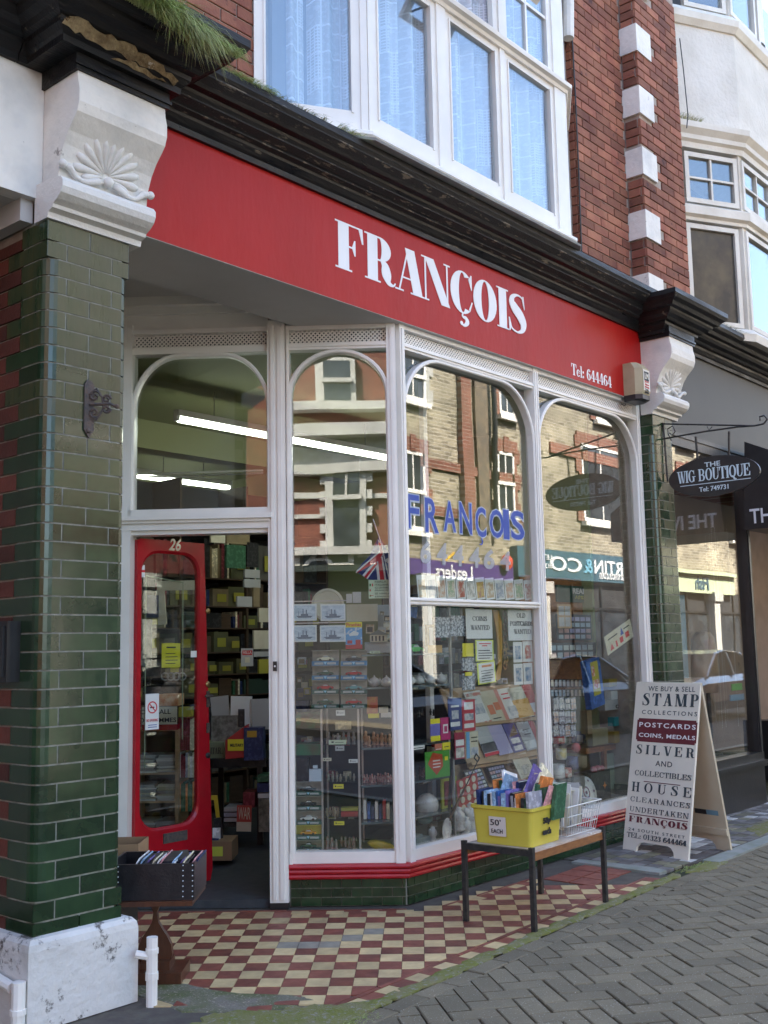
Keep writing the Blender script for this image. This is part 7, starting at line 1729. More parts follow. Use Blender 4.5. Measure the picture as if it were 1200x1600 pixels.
bx(fr(.3), 524, 1128, 548, 1140, .05, BM['cream'], 'faded card in the upper part of the cabinet', 'card', 'card')
# model house
t = thing('model_house', 'small cream model house with grey roof on the shelf by the corner', 'model house', fr(.18) @ Vector((-.1,1.5,0)))
Fh_ = fr(.18); u0,v0,u1,v1 = rc(Fh_, 578, 992, 605, 1003); b = B(Fh_); b.box((u0,v0,-.06),(u1,v1,0)); part('walls', b, PAPC, t)
um = (u0+u1)/2; b = B(Fh_); b.ext([(u0-.012,v1),(u1+.012,v1),(um,v1+.03)], -.07, .006); part('roof', b, mat('grey_roof',(.16,.17,.15),rough=.7), t)
b = B(Fh_); [b.box((u0+.01+k*.022,v0+.006,0),(u0+.02+k*.022,v1-.006,.001)) for k in range(4)]; part('windows', b, INK, t, kind='stuff')
bx(fr(.2), 570, 1003, 612, 1020, .12, PAPG, 'grey box carrying the model house', 'box')
b = B(ff(.16)); toyt = thing('toy_locomotive', 'green toy car on the shelf at the window corner', 'toy', ff(.16) @ Vector((5.05,1.4,0))); M = ff(.16) @ Matrix.Translation((uv(ff(.16),645,1020)[0], uv(ff(.16),645,1021)[1], 0)); toycar(M, .16, mat('bright_green_enamel',(.08,.40,.10),rough=.3), toyt)
for a in ((575,1115,592,1122,PAPY,'yellow book at the corner shelf'),(592,1105,606,1114,PAPC,'cream toy van box at the corner shelf'),(595,1114,612,1121,PAPER,'white toy van box at the corner shelf'),(573,1089,590,1115,mat('red_yellow_cover',(.5,.25,.05),(.5,.06,.05),s=25,rough=.5),'yellow and red annual at the corner shelf')): bx(fr(.16), *a[:4], .05, a[4], a[5], 'toy box', 'toy_box')
for k in range(7): x = 568+k*6; bx(fr(.2), x, 1250+(k*5)%12, x+4.5, 1280, .08, [PAPER,BM['blue'],BM['navy'],PAPER,BM['navy'],REDC,BM['cream']][k], 'blue and white books and boxes on the lowest corner shelf', 'book', 'book', 'blue books on the lowest corner shelf')
YH = mat('yellow_plastic_toy',(.50,.36,.02),rough=.35)
b = B(fr(.2) @ Matrix.Translation((*uv(fr(.2),597,1322), 0)) @ Matrix.Rotation(-.25,4,'Z')); b.lathe([(0,-.03),(.05,-.025),(.06,0),(.05,.02),(0,.03)], 12, sx=1.5, sy=.5); single('toy_boat', b, YH, 'long yellow toy boat on the window floor at the corner', 'toy')
b = B(ff(.2) @ Matrix.Translation((*uv(ff(.2),648,1312), 0))); b.box((-.10,-.03,-.1),(.09,.015,.05)); b.box((-.06,.015,-.06),(.05,.03,.02)); single('radio_set', b, mat('grey_green_plastic',(.30,.34,.32),(.2,.26,.24),s=10,rough=.4), 'grey green plastic set on the window floor right of the corner', 'radio')
# ---- lettering on the front window
F2g = ff(-.0275+.0); Fg = FW2(.0268)
BL = mat('decal_blue', (.03,.09,.42), rough=.4, tr=.25); BLW = mat('decal_white_edge', (.55,.62,.72), rough=.5, tr=.45); GRY = mat('decal_grey', (.50,.52,.54), rough=.5, tr=.6)
dec = thing('window_lettering', 'blue name and pale telephone number painted on the front window glass', 'lettering', (5.6,.17,2.1))
xs = [(633,656),(663,686),(692,713),(717,738),(742,760),(764,788),(786,796),(797,820)]
ys_t = [(771,828),(777,834),(782,832),(784,836),(791,841),(795,842),(795,844),(797,845)]
for k, ch in enumerate('FRANÇOIS'):
    (x0, x1), (y0, y1) = xs[k], ys_t[k]; F = FW2(.0265)
    u0 = uv(F, x0, (y0+y1)/2)[0]; u1 = uv(F, x1, (y0+y1)/2)[0]; v1 = uv(F, (x0+x1)/2, y0)[1]; v0 = uv(F, (x0+x1)/2, y1)[1]
    q = sans('C' if ch == 'Ç' else ch, 1, .05, ext=.0003); fit(q, u0, u1, v0, v1); q2 = sans('C' if ch == 'Ç' else ch, 1, .015, ext=.0003); du_, dv_ = (u1-u0)*.05, (v1-v0)*.035; fit(q2, u0+du_, u1-du_, v0+dv_, v1-dv_)
    part('letter_edge', onf(F, q), BLW, dec); part('letter', onf(F @ Matrix.Translation((0,0,.0009)), q2), BL, dec)
    if ch == 'Ç': b = B(F @ Matrix.Translation(((u0+u1)/2, v0, 0))); b.ext([(-.005,0),(.012,0),(.022,-.02),(.008,-.045),(-.02,-.045),(-.018,-.036),(.0,-.036),(.006,-.02)], 0, .0008); part('cedilla', b, BL, dec)
for k, ch in enumerate('644464'):
    x0 = 656+k*25.5-(3 if k > 3 else 0); y0, y1 = 844+k*3.2, 880+k*2.2; F = FW2(.0265)
    u0 = uv(F, x0, y0)[0]; u1 = uv(F, x0+17, y0)[0]; q = sans(ch, 1, .03, ext=.0003, shear=.1); fit(q, u0, u1, uv(F,x0,y1)[1], uv(F,x0,y0)[1]); part('digit', onf(F, q), GRY, dec)
# ---- cards on the transom of the front window
PIC = [mat('pict_'+str(i), c_, c2_, s=30, rough=.4, thr=(.45,.6)) for i, (c_, c2_) in enumerate((((.45,.33,.2),(.62,.6,.5)),((.5,.5,.5),(.25,.3,.35)),((.5,.3,.2),(.6,.55,.45)),((.25,.35,.2),(.6,.5,.4)),((.45,.12,.08),(.6,.55,.45)),((.35,.35,.3),(.65,.62,.55)),((.5,.35,.08),(.3,.12,.1))))]
for k in range(12):
    x0 = 651+k*15.2; y0 = 898+k*.75; F = ff(.09)
    r_, M_, w_, h_ = note(F, x0, y0, x0+14, 936+k*.1, PAPER, f'picture card standing on the window transom, {["first","second","third","fourth","fifth","sixth","seventh","eighth","ninth","tenth","eleventh","last"][k]} from the left', 'card', nm='picture_card', tilt=.10, group='cards on the window transom', marks=[(PIC[k % 7],[(.12,.08,.9,.8)])])
b = B(ff(.10)); u0,v0 = uv(ff(.10),630,938); u1,_ = uv(ff(.10),838,944); b.box((u0, 1.725,-.03),(u1,1.731,.04)); part('card_ledge', b, LETW, shop)
r_, M_, w_, h_ = note(ff(.06), 727, 952, 768, 998, PAPER, 'white COINS WANTED card hanging in the front window', 'notice', nm='notice', marks=[(PAPG,[(0,0,1,.012)])]); lett(r_, M_, 'COINS', w_, h_, .24, .60, .78, .76, INK, ser=True, T=.14, t=.07); lett(r_, M_, 'WANTED', w_, h_, .16, .30, .88, .46, INK, ser=True, T=.14, t=.07)
r_, M_, w_, h_ = note(ff(.06), 793, 953, 833, 1001, PAPER, 'white OLD POSTCARDS WANTED card hanging in the front window', 'notice', nm='notice', marks=[(PAPG,[(0,0,1,.012)])]); lett(r_, M_, 'OLD', w_, h_, .33, .74, .66, .90, INK, ser=True, T=.14, t=.07); lett(r_, M_, 'POSTCARDS', w_, h_, .06, .48, .94, .63, INK, ser=True, T=.14, t=.07); lett(r_, M_, 'WANTED', w_, h_, .20, .22, .86, .37, INK, ser=True, T=.14, t=.07)
BADGE = mat('badges_in_plastic', (.50,.52,.54), (.16,.17,.18), s=60, rough=.2, thr=(.45,.55))
for a in ((681,964,704,996,'bag of small badges hanging at the left in the front window'),(705,962,731,994,'bag of small badges hanging beside the COINS WANTED card'),(723,1028,741,1048,'sheet of rings below the yellow ticket'),(724,1052,742,1078,'lower sheet of rings in the front window')): bx(ff(.07), *a[:4], .012, BADGE, a[4], 'bag', 'badge_bag')
bx(ff(.07), 723, 1005, 740, 1026, .004, PAPY, 'yellow ticket above the sheets of rings', 'card', 'card'); bx(ff(.065), 727, 1050, 738, 1056, .002, PAPY, 'small yellow tag between the sheets of rings', 'card', 'card')
r_, M_, w_, h_ = note(ff(.06), 742, 1000, 770, 1033, PAPL, 'lime edged notice with red heading, the upper of two', 'notice', nm='notice', marks=[(PAPER,[(.07,.05,.93,.95)]),(INKR,[(.2,.8,.85,.85),(.35,.7,.65,.75)]),(INK,lines(4,.14,.9,.12,.6,.04))])
r_, M_, w_, h_ = note(ff(.06), 745, 1034, 773, 1068, PAPL, 'lime edged notice with orange heading, the lower of two', 'notice', nm='notice', tilt=.06, marks=[(PAPER,[(.08,.05,.94,.95)]),(mat('orange_ink',(.6,.2,.05),rough=.6),[(.25,.76,.8,.86)]),(INK,lines(5,.2,.85,.12,.7,.03))])
poly_thing(ff(.08), [(770,953),(779,954),(784,972),(785,1010),(784,1045),(782,1060),(777,1064),(774,1058),(779,1040),(778,1010),(776,985)], .008, mat('ochre_wood',(.42,.24,.03),(.34,.18,.03),s=9,rough=.5), 'long ochre wooden boomerang hanging between the two WANTED cards', 'boomerang', 'boomerang')
b = B(ff(.09)); 
for k in range(9):
    uu, vv = uv(ff(.09), 788+(k%2)*2, 960+k*10); rings = [[(uu+r_*math.cos(j*math.pi/5), vv+r_*1.2*math.sin(j*math.pi/5), z_) for j in range(10)] for r_, z_ in ((.024,0),(.024,.006),(.013,.006),(.013,0))]; b.loft(rings, cap=False)
single('horse_brasses', b, BRASS, 'strap of horse brasses hanging beside the ochre boomerang', 'horse brasses', kind='stuff')
for k, a in enumerate(((801,1003,815,1035),(816,1002,831,1034),(802,1037,816,1070),(817,1036,831,1069))): note(ff(.07), *a, PAPER, f'small sporting print, {["upper left","upper right","lower left","lower right"][k]} of four under the POSTCARDS card', 'print', nm='sporting_print', group='sporting prints', marks=[(mat('pict_blue',(.10,.2,.32),(.5,.5,.5),s=40,rough=.5) if k != 1 else PIC[4],[(.2,.15,.8,.8)])])
poly_thing(ff(.12), [(634,948),(653,948),(651,966),(640,963)], .006, BM['blue'], 'blue pennant at the top left of the front window', 'pennant', 'pennant')
bx(ff(.16), 670, 1008, 691, 1022, .01, mat('orange_card',(.58,.36,.12),rough=.6), 'orange card standing on the china shelf', 'card', 'card')
b = B(ff(.40)); u0,v0,u1,v1 = rc(ff(.40), 664, 976, 688, 1010); b.box((u0,v0,0),(u0+.02,v1,.02)); b.box((u0+.02,v1-.02,0),(u1,v1,.02)); single('gilt_frame', b, BRASS, 'corner of a gilt picture frame behind the front window', 'picture frame')
b = B(); P_ = ff(.5) @ Vector((uv(ff(.5),673,1000)[0],0,0)); b.box((P_.x-.02,P_.y,.27),(P_.x+.02,P_.y+.04,3.3)); single('shelf_post', b, LETW, 'slim white post behind the front window', 'post')
# ---- programmes on a sloping wooden rack
rk = thing('programme_rack', 'sloping wooden rack of old programmes in the front window', 'rack', (5.85,.5,.3))
FRk = frame((0,.36,.62), (1,0,0), (0,.45,1))
def R4(x0,y0,x1,y1): return rc(FRk, x0,y0,x1,y1)
u0,v0,u1,v1 = R4(712,1070,838,1190); b = B(FRk); b.box((u0-.02,v0-.02,-.02),(u1,v1+.0,-.012)); part('back_board', b, WOODL, rk)
for y in (1186,1128,): z_ = uv(FRk, 775, y)[1]; b = B(FRk); b.box((u0-.02,z_-.022,-.012),(u1,z_,.022)); part('ledge', b, WOODL, rk)
progs = [(733,1080,760,1132,PAPER,'red band programme with grey picture',[(PIC[4],[(.05,.85,.95,.95),(.05,.0,.95,.06)]),(PIC[1],[(.2,.3,.8,.6)])]),
 (756,1079,783,1129,PAPC,'programme with orange footballer print',[(mat('orange_print3',(.6,.18,.08),rough=.5),[(.15,.25,.5,.55),(.55,.35,.9,.6)]),(INK,[(.2,.1,.7,.13)])]),
 (779,1076,805,1124,PAPER,'programme with pink side stripe',[(mat('pink_print',(.62,.25,.2),rough=.5),[(.0,.0,.22,1)]),(PIC[1],[(.4,.1,.9,.4)]),(INKR,[(.35,.8,.8,.84),(.35,.65,.8,.69)])]),
 (800,1074,826,1122,PAPC,'half orange programme',[(mat('orange_block',(.62,.34,.06),rough=.5),[(0,.02,1,.6)])]),
 (823,1070,838,1118,mat('red_prog',(.5,.07,.05),rough=.5),'red programme at the right end of the upper row',[(PAPER,[(.1,.1,.9,.4)])]),
 (747,1133,771,1182,PAPG,'grey programme with dark landscape',[(BM['black'],[(0,.12,1,.42)]),(INKR,[(0,0,1,.1)])]),
 (769,1130,792,1180,PAPER,'purple and white chequered programme',[(mat('purple_ink',(.16,.08,.35),rough=.5),[(i/8+(.0625 if j%2 else 0)*0+(0.125/2 if False else 0), j/14, i/8+.0625, j/14+.0357) for i in range(8) for j in range(14)]+[(i/8+.0625, j/14+.0357, i/8+.125, j/14+.0714) for i in range(8) for j in range(14)])]),
 (792,1127,812,1176,mat('violet_cover',(.10,.09,.25),rough=.5),'violet programme with two white panels',[(PAPER,[(.15,.28,.85,.45),(.15,.05,.85,.2)]),(KRAFT,[[(.1,.5),(.9,.9),(.9,.55)]])]),
 (812,1124,833,1173,PAPG,'pale plain programme at the right of the lower row',[(PAPER,[(.1,.05,.9,.3)]),(INK,[(.3,.65,.8,.67),(.3,.5,.8,.52)])]),
 (833,1122,840,1172,REDC,'narrow red programme beside the mullion',[(PAPER,[(.2,.2,.8,.3)])])]
for a in progs: note(FRk, *a[:4], a[4], a[5]+' on the sloping rack', 'programme', nm='programme', z=.002+.0, th=.004, tilt=.06, marks=a[6])
Fk2 = ff(.10)
for a in ((699,1091,720,1141,mat('navy_cover',(.04,.06,.18),rough=.4),'navy club programme with pale roundel in the front rack',[(PAPER,[(.15,.12,.85,.26),(.2,.72,.8,.78)]),(PIC[1],[(.25,.35,.75,.62)])]),(721,1093,741,1142,mat('red_white_cover',(.45,.05,.07),rough=.4),'red and white programme in the front rack',[(PAPER,[(.12,.1,.88,.24),(.15,.68,.85,.92)]),(PIC[1],[(.15,.34,.85,.56)])]),
          (709,1144,725,1186,mat('dark_red_cover',(.3,.03,.06),rough=.4),'dark red programme, lower left of the front rack',[(PAPER,[(.1,.5,.9,.72)]),(PIC[5],[(.1,.05,.9,.42)])]),(727,1143,746,1184,PAPC,'cream programme with light blue side',[(mat('lightblue_side',(.15,.35,.55),rough=.5),[(0,0,.28,1)]),(INK,[(.4,.75,.9,.79),(.4,.6,.9,.64)]),(PIC[1],[(.35,.1,.95,.4)])]),
          (671,1123,686,1158,mat('violet_yellow',(.15,.14,.42),rough=.4),'yellow and violet leaflet',[(PAPY,[(0,.78,1,1),(0,0,1,.24)])]),(687,1121,702,1156,mat('magenta_cover',(.45,.03,.14),rough=.4),'magenta leaflet with white square outline',[(PAPER,[(.25,.3,.35,.7),(.35,.62,.75,.7),(.68,.3,.75,.62),(.35,.3,.68,.36)])]),(690,1160,702,1172,PAPY,'yellow slip below the magenta leaflet',[(INK,[(.2,.4,.8,.5)])]),(678,1162,689,1172,mat('coral_slip',(.5,.16,.10),rough=.5),'coral slip beside the yellow slip',[(PAPER,[(.1,.1,.9,.2)])]),
          (663,1173,701,1215,mat('green_record',(.07,.28,.04),rough=.3),'bright green and red record sleeve in the front window',[(mat('red_heart',(.45,.07,.03),rough=.3),[[(.1,.55),(.3,.95),(.7,.85),(.72,.4),(.45,.1)]]),(PAPER,[(.3,.62,.6,.66),(.3,.5,.62,.54),(.3,.38,.6,.42)]),(PAPY,[(.8,.6,.92,.75)])]),
          (640,1165,662,1171,PAPER,'white slip among the dark things on the shelf',[(INK,[(.1,.3,.9,.5)])])):
    note(Fk2, *a[:4], a[4], a[5], 'leaflet' if 'leaf' in a[5] or 'slip' in a[5] else 'cover', nm='printed_cover', th=.004, marks=a[6], tilt=.0)
b = B(ff(.11)); P = [uv(ff(.11), *p) for p in ((700,1089),(743,1092),(744,1094),(700,1091))]; b.ext(P, 0, .004); b.ext([uv(ff(.11),*p) for p in ((700,1089),(702,1089),(704,1185),(702,1185))], -.004, -.0005); single('clear_rack', b, SILV, 'thin edge of the clear rack holding four programmes', 'rack', kind='stuff')
# stamp sheets
STB = mat('black_stock_page', (.03,.03,.035), rough=.4); STP = [mat('stamp_'+str(i), c_, rough=.6) for i, c_ in enumerate(((.5,.52,.45),(.30,.38,.42),(.45,.28,.26),(.32,.30,.42)))]
def stamps(F, x0, y0, x1, y1, nx, ny, label, tilt=0, seed=1):
    rb = random.Random(seed); mk = [[] for _ in STP]
    for j in range(ny):
        k = rb.randrange(4)
        for i in range(nx): mk[(k+rb.randrange(2)) % 4].append((.05+.9*i/nx+.008, .04+.92*j/ny+.012, .05+.9*(i+.86)/nx, .04+.92*(j+.72)/ny))
    return note(F, x0, y0, x1, y1, STB, label, 'stamp page', nm='stamp_page', th=.003, tilt=tilt, marks=[(STP[i], m_) for i, m_ in enumerate(mk) if m_])
stamps(FRk @ Matrix.Translation((0,0,-.03)), 733, 1199, 763, 1262, 5, 9, 'tall page of stamps leaning below the programme rack', .07, 1)
stamps(FRk @ Matrix.Translation((0,0,-.05)), 763, 1195, 792, 1222, 6, 4, 'wide page of stamps beside the tall one', .04, 2)
note(FRk, 804, 1178, 830, 1215, PAPC, 'cream illustrated magazine leaning at the right of the rack', 'magazine', nm='magazine', tilt=.12, marks=[(PIC[5],[(.3,.1,.8,.5)])])
bx(FRk @ Matrix.Translation((0,0,-.09)), 710, 1186, 834, 1290, .01, WOODL, 'pale wooden board behind the stamp pages', 'board', 'board')
r_, M_, w_, h_ = note(ff(.16), 714, 1213, 747, 1266, mat('red_coin_card',(.38,.05,.04),rough=.6), 'red card of twelve pale coins leaning in the front window', 'coin card', nm='coin_card', tilt=.14, marks=[(REDC,[(0,0,1,.01)])])
for i in range(3):
    for j in range(4):
        b = B(M_ @ Matrix.Translation((-w_/2+w_*(.2+.3*i), -h_/2+h_*(.14+.24*j), .003))); b.lathe([(.021,0),(.021,.003),(.018,.004),(0,.004)], 12); part('coin', b, PAPC, r_)
# golf club shaped warming spoon, sword and pole leaning on the glass
t = thing('long_ladle', 'long handled ladle with white bowl leaning in the front window', 'ladle', ff(.08) @ Vector((uv(ff(.08),695,1310)[0],.27,0)))
Fl_ = ff(.08); L3 = lambda x, y, z=0: (*uv(Fl_, x, y), z)
b = B(Fl_); b.tube([L3(746,1190), L3(728,1228)], .0035, 6); b.tube([L3(746,1190), L3(741,1184), L3(744,1178), L3(749,1184), L3(747,1189)], .005, 6); part('wire_handle', b, BLACKP, t)
b = B(Fl_); b.tube([L3(728,1228), L3(701,1282)], [.007,.010], 8); part('wooden_grip', b, WOODD, t)
cx_, cy_ = uv(Fl_, 697, 1296); b = B(Fl_ @ Matrix.Translation((cx_, cy_, 0)) @ Matrix.Rotation(-.1,4,'Z')); b.lathe([(.0,-.012),(.03,-.008),(.046,.004),(.048,.008),(.042,.006),(.0,-.004)], 20, sx=.95, sy=1.45); part('bowl', b, CHINA, t, smooth=True)
b = B(ff(.12)); b.tube([(*uv(ff(.12),707,1155),0), (*uv(ff(.12),702,1268),0)], .010, 6); single('black_pole', b, BLACKP, 'black pole standing upright left of the programmes', 'pole')
bx(ff(.2), 690, 1214, 714, 1262, .01, mat('lime_frame',(.40,.44,.05),rough=.5), 'lime yellow framed card behind the black pole', 'card', 'card'); bx(ff(.195), 695, 1220, 709, 1258, .004, BM['maroon'], 'dark centre of the lime framed card', 'card', 'card')
# helmet, china horses and plates on the floor of the window
def ballthing(F, x, y, r_, m, label, nm, cat, sz=1, sx=1):
    P = F @ Vector((*uv(F, x, y), 0)); b = B(); b.ball(P, r_, 10, sz); return single(nm, b, m, label, cat, smooth=True)
ballthing(ff(.24), 667, 1258, .075, CHINA, 'white and brown football shaped ornament on the lower shelf', 'ball_ornament', 'ornament'); ballthing(ff(.24), 664, 1280, .05, mat('teal_china',(.2,.34,.33),rough=.2), 'green china bowl below the ball ornament', 'china_bowl', 'bowl', .6)
rb = random.Random(9)
for k, (x, y, s_, lab) in enumerate(((716,1275,.09,'white china horse head near the long ladle'),(735,1272,.11,'tall white china figure with gold decoration'),(745,1290,.08,'small patterned china jug in front of the red coin card'),(728,1296,.075,'low white china ornament at the foot of the coin card'),(712,1300,.06,'green patterned china pot beside the ladle bowl'),(676,1300,.055,'grey framed oval picture on the window floor'))):
    F = ff(.13+.02*(k%3)); u_, v_ = uv(F, x, y); P = F @ Vector((u_, max(.264, v_-s_), 0)); s2 = s_*1.5
    b = B(); b.lathe([(.30*s2,0),(.34*s2,.1*s2),(.22*s2,.3*s2),(.36*s2,.55*s2),(.30*s2,.8*s2),(.16*s2,.95*s2),(.2*s2,1.05*s2),(0,1.1*s2)], 12, P); b.ball((P.x-.28*s2,P.y,P.z+.8*s2), .16*s2, 6); single('china_ornament', b, CHINA if k != 4 else mat('green_china',(.10,.24,.18),(.4,.4,.35),s=30,rough=.2), lab, 'ornament', smooth=True)
PL = mat('plate_china', (.66,.65,.60), rough=.12, coat=.5); PLR = mat('plate_blue_red', (.10,.12,.30), (.40,.10,.06), s=30, rough=.2)
def plate(F, x, y, r_, label, tilt=.25, yaw=0, pat=True):
    u_, v_ = uv(F, x, y); M = F @ Matrix.Translation((u_, v_, 0)) @ Matrix.Rotation(-tilt, 4, 'X') @ Matrix.Rotation(yaw, 4, 'Y')
    t = thing('china_plate', label, 'plate', M.col[3].xyz)
    b = B(M); b.lathe([(r_*.5,-.012),(r_*.62,-.008),(r_,.008),(r_,.012),(r_*.66,-.002),(0,-.003)], 28); part('dish', b, PL, t, smooth=True)
    b = B(M); rings = [[(q*math.cos(j*2*math.pi/24), q*math.sin(j*2*math.pi/24), z_) for j in range(24)] for q, z_ in ((r_*.40,-.0022),(r_*.40,-.0018),(r_*.28,-.0018),(r_*.28,-.0022))]; b.loft(rings, cap=False)
    for j in range(6):
        a = j*math.pi/3; b.ball((r_*.82*math.cos(a), r_*.82*math.sin(a), .006), r_*.09, 4, .3)
    b.ball((0,0,-.002), r_*.12, 5, .2)
    part('painted_pattern', b, PLR, t)
plate(ff(.16), 917, 1238, .115, 'white plate with blue and red centre standing in the right window'); plate(ff(.22), 893, 1241, .10, 'patterned plate behind, second from the left in the right window', yaw=.3); plate(ff(.18), 868, 1243, .115, 'octagonal pale plate at the left of the right window', yaw=.2)
ballthing(ff(.17), 905, 1248, .035, mat('blue_china',(.08,.12,.30),(.5,.5,.5),s=40,rough=.2), 'small blue and white pot between the plates', 'china_pot', 'pot')
# ---- right window
FG3 = ff(.55)
bw = thing('wooden_screen', 'brown wooden screen with green paint advertisement at the back of the right window', 'screen', (7.2,.7,.3))
u0, v0, u1, v1 = rc(FG3, 852, 905, 985, 1075); b = B(FG3); b.box((u0-.3,v0,-.03),(u1+.05,v1,-.02)); part('panel', b, WOODM, bw)
b = B(FG3); a0 = uv(FG3, 930, 1000)[0]; b.box((a0-.01,v0,-.02),(a0+.01,v1,-.005)); part('blue_strip', b, BM['blue'], bw)
DG = mat('dark_green_board', (.02,.06,.04), rough=.5); M3 = FG3 @ Matrix.Translation((0,0,.0))
u0, v0, u1, v1 = rc(FG3, 871, 917, 976, 942); b = B(FG3); b.box((u0,v0,-.019),(u1,v1,-.004)); bd = part('green_board', b, DG, bw)
q = fit(sans('READY MIXED PAINT', 1, .02), u0+(u1-u0)*.22, u1-.02, v0+(v1-v0)*.52, v0+(v1-v0)*.86); part('lettering', onf(FG3 @ Matrix.Translation((0,0,-.003)), q), PAPG, bd)
q = fit(sans('10% on colours  25 kg', 1, .0, shear=.3), u0+(u1-u0)*.25, u1-.03, v0+(v1-v0)*.12, v0+(v1-v0)*.42); part('lettering', onf(FG3 @ Matrix.Translation((0,0,-.003)), q), YLAB, bd)
stamps(ff(.50), 868, 960, 925, 1000, 6, 4, 'large framed sheet of cards against the screen, upper half', 0, 3); stamps(ff(.48), 855, 1004, 930, 1028, 7, 2, 'large framed sheet of cards against the screen, lower half', 0, 4)
note(ff(.44), 870, 944, 892, 982, WOODL, 'small wooden framed pair of cards on the screen', 'frame', nm='framed_cards', marks=[(PAPG,[(.1,.08,.48,.46),(.54,.08,.9,.46),(.1,.54,.48,.92),(.54,.54,.9,.92)])])
r_, M_, w_, h_ = note(ff(.10), 944, 980, 988, 1010, PAPC, 'tilted hand written poster in the right window', 'poster', nm='poster', tilt=.33, marks=[(INKR,[[(.12,.12),(.2,.45),(.26,.12)],(.34,.1,.40,.42),(.5,.14,.62,.44),(.72,.2,.86,.5)]),(INKB,[[(.55,.5),(.62,.9),(.68,.5)]]),(INK,[(.1,.7,.45,.76),(.7,.7,.92,.76)])])
t = thing('blue_jigsaw_box', 'blue box with yellow picture panel standing tilted in the right window', 'box', ff(.2) @ Vector((uv(ff(.2),930,1090)[0],1.1,0)))
M = ff(.2) @ Matrix.Translation((*uv(ff(.2), 931, 1066), 0)) @ Matrix.Rotation(.16, 4, 'Z'); b = B(M); b.box((-.11,-.19,-.05),(.10,.18,0)); part('carton', b, BM['blue'], t)
b = B(M); b.box((-.05,-.10,0),(.06,.16,.001)); part('picture_panel', b, YLAB, t); b = B(M); b.box((-.04,-.05,.001),(.05,.02,.002)); b.box((-.04,.05,.001),(.0,.13,.002)); part('print', b, PIC[4], t)
# wire rack lines and small packets
rb = random.Random(77)
for j, (y0, y1) in enumerate(((1061,1074),(1077,1089))):
    for k in range(11): x = 853+k*6.2; note(ff(.42), x, y0, x+5.2, y1, STB, 'small cards in rows under the wooden screen of the right window', 'card', nm='small_card', group='small cards in rows', marks=[(rb.choice([PAPG,PAPC,STP[1]]),[(.18,.12,.85,.9)])])
for k, (x0,y0,x1,y1,m_,lab) in enumerate(((849,1070,858,1125,mat('yellow_blue_pack',(.5,.30,.04),(.2,.22,.3),s=20,rough=.4),'orange and blue packet beside the mullion in the right window'),(850,1120,864,1162,PIC[1],'black and white photo card beside the mullion in the right window'),(952,1060,985,1072,mat('ochre_case',(.36,.26,.04),rough=.5),'ochre box with a model car on it'),(955,1078,990,1092,PAPER,'white box with purple lettering'),(945,1092,990,1108,PAPG,'grey box marked CABINET in the right window'),(976,1112,988,1150,BM['black'],'dark card strip at the right side of the right window'),(960,1120,974,1134,mat('teal_packet',(.04,.25,.25),rough=.4),'teal packet above the gold one'),(960,1142,976,1160,mat('gold_packet',(.35,.22,.04),rough=.3),'gold packet on the desk in the right window'),(918,1110,925,1147,KRAFT,'brown book standing on the desk'),(926,1138,950,1164,mat('olive_box2',(.22,.20,.11),rough=.6),'olive box on the desk in the right window'))):
    bx(ff(.30), x0,y0,x1,y1, .06, m_, lab, 'packet', 'packet')
q = fit(sans('CABINET',1,.02), uv(ff(.298),962,1100)[0], uv(ff(.298),984,1100)[0], 0, .03); single('lettering', onf(ff(.298) @ Matrix.Translation((0,uv(ff(.298),972,1106)[1],0)), q), INK, 'black CABINET lettering on the grey box', 'lettering')
for k in range(4):
    for j in range(3):
        x0 = 864+k*9; y0 = 1090+j*21; note(ff(.10), x0, y0, x0+8, y0+19, BADGE, 'clear sleeves of cigarette cards hanging in the right window', 'card sleeve', nm='card_sleeve', group='sleeves of cigarette cards', tilt=.05, marks=[(rb.choice([PIC[1],PIC[2],PIC[5],PAPG]),[(.1,.1,.45,.45),(.55,.1,.9,.45),(.1,.55,.45,.9),(.55,.55,.9,.9)])])
dk = thing('wooden_desk', 'small orange brown wooden desk in the right window', 'desk', (7.4,.6,.27)); FD2 = ff(.34)
u0, v0, u1, v1 = rc(FD2, 916, 1164, 990, 1172); b = B(FD2); b.box((u0,v0,-.3),(u1,v1,0)); part('top', b, WOODM, dk)
for x in (947, 982): u_ = uv(FD2, x, 1200)[0]; b = B(FD2); b.box((u_-.02,.265,-.03),(u_+.02,v0,-.0)); part('leg', b, WOODM, dk)
b = B(FD2); b.box((u0+.05,.265,-.28),(u1,.30,-.02)); part('foot_rail', b, WOODM, dk)
bx(ff(.36), 948, 1175, 984, 1240, .01, mat('sage_cloth',(.24,.27,.2),rough=.8), 'sage green cloth panel under the desk', 'cloth', 'cloth')
for k, (x, y, r_, m_, lab) in enumerate(((872,1205,.05,CHINA,'white mug with red pattern at the left of the right window'),(886,1207,.035,PIC[4],'small patterned mug behind the white mug'),(877,1178,.04,mat('yellow_mug',(.5,.36,.03),(.6,.6,.55),s=18,rough=.3),'yellow and white mug standing on the white mug'),(894,1192,.045,BM['navy'],'dark blue jar beside the mugs'),(908,1190,.045,KRAFT,'brown stone jar beside the blue jar'))):
    F = ff(.2); u_, v_ = uv(F, x, y); P = F @ Vector((u_, v_-r_, 0)); t = thing('mug', lab, 'mug', P); b = B(); b.lathe([(r_*.8,0),(r_,.01),(r_,r_*2.0),(r_*.9,r_*2.0),(r_*.88,r_*.2)], 14, P); part('cup', b, m_, t, smooth=True)
    b = B(); b.tube([(P.x+r_,P.y,P.z+r_*1.6),(P.x+r_*1.5,P.y,P.z+r_*1.5),(P.x+r_*1.5,P.y,P.z+r_*.7),(P.x+r_,P.y,P.z+r_*.5)], r_*.12, 5); part('handle', b, m_, t)
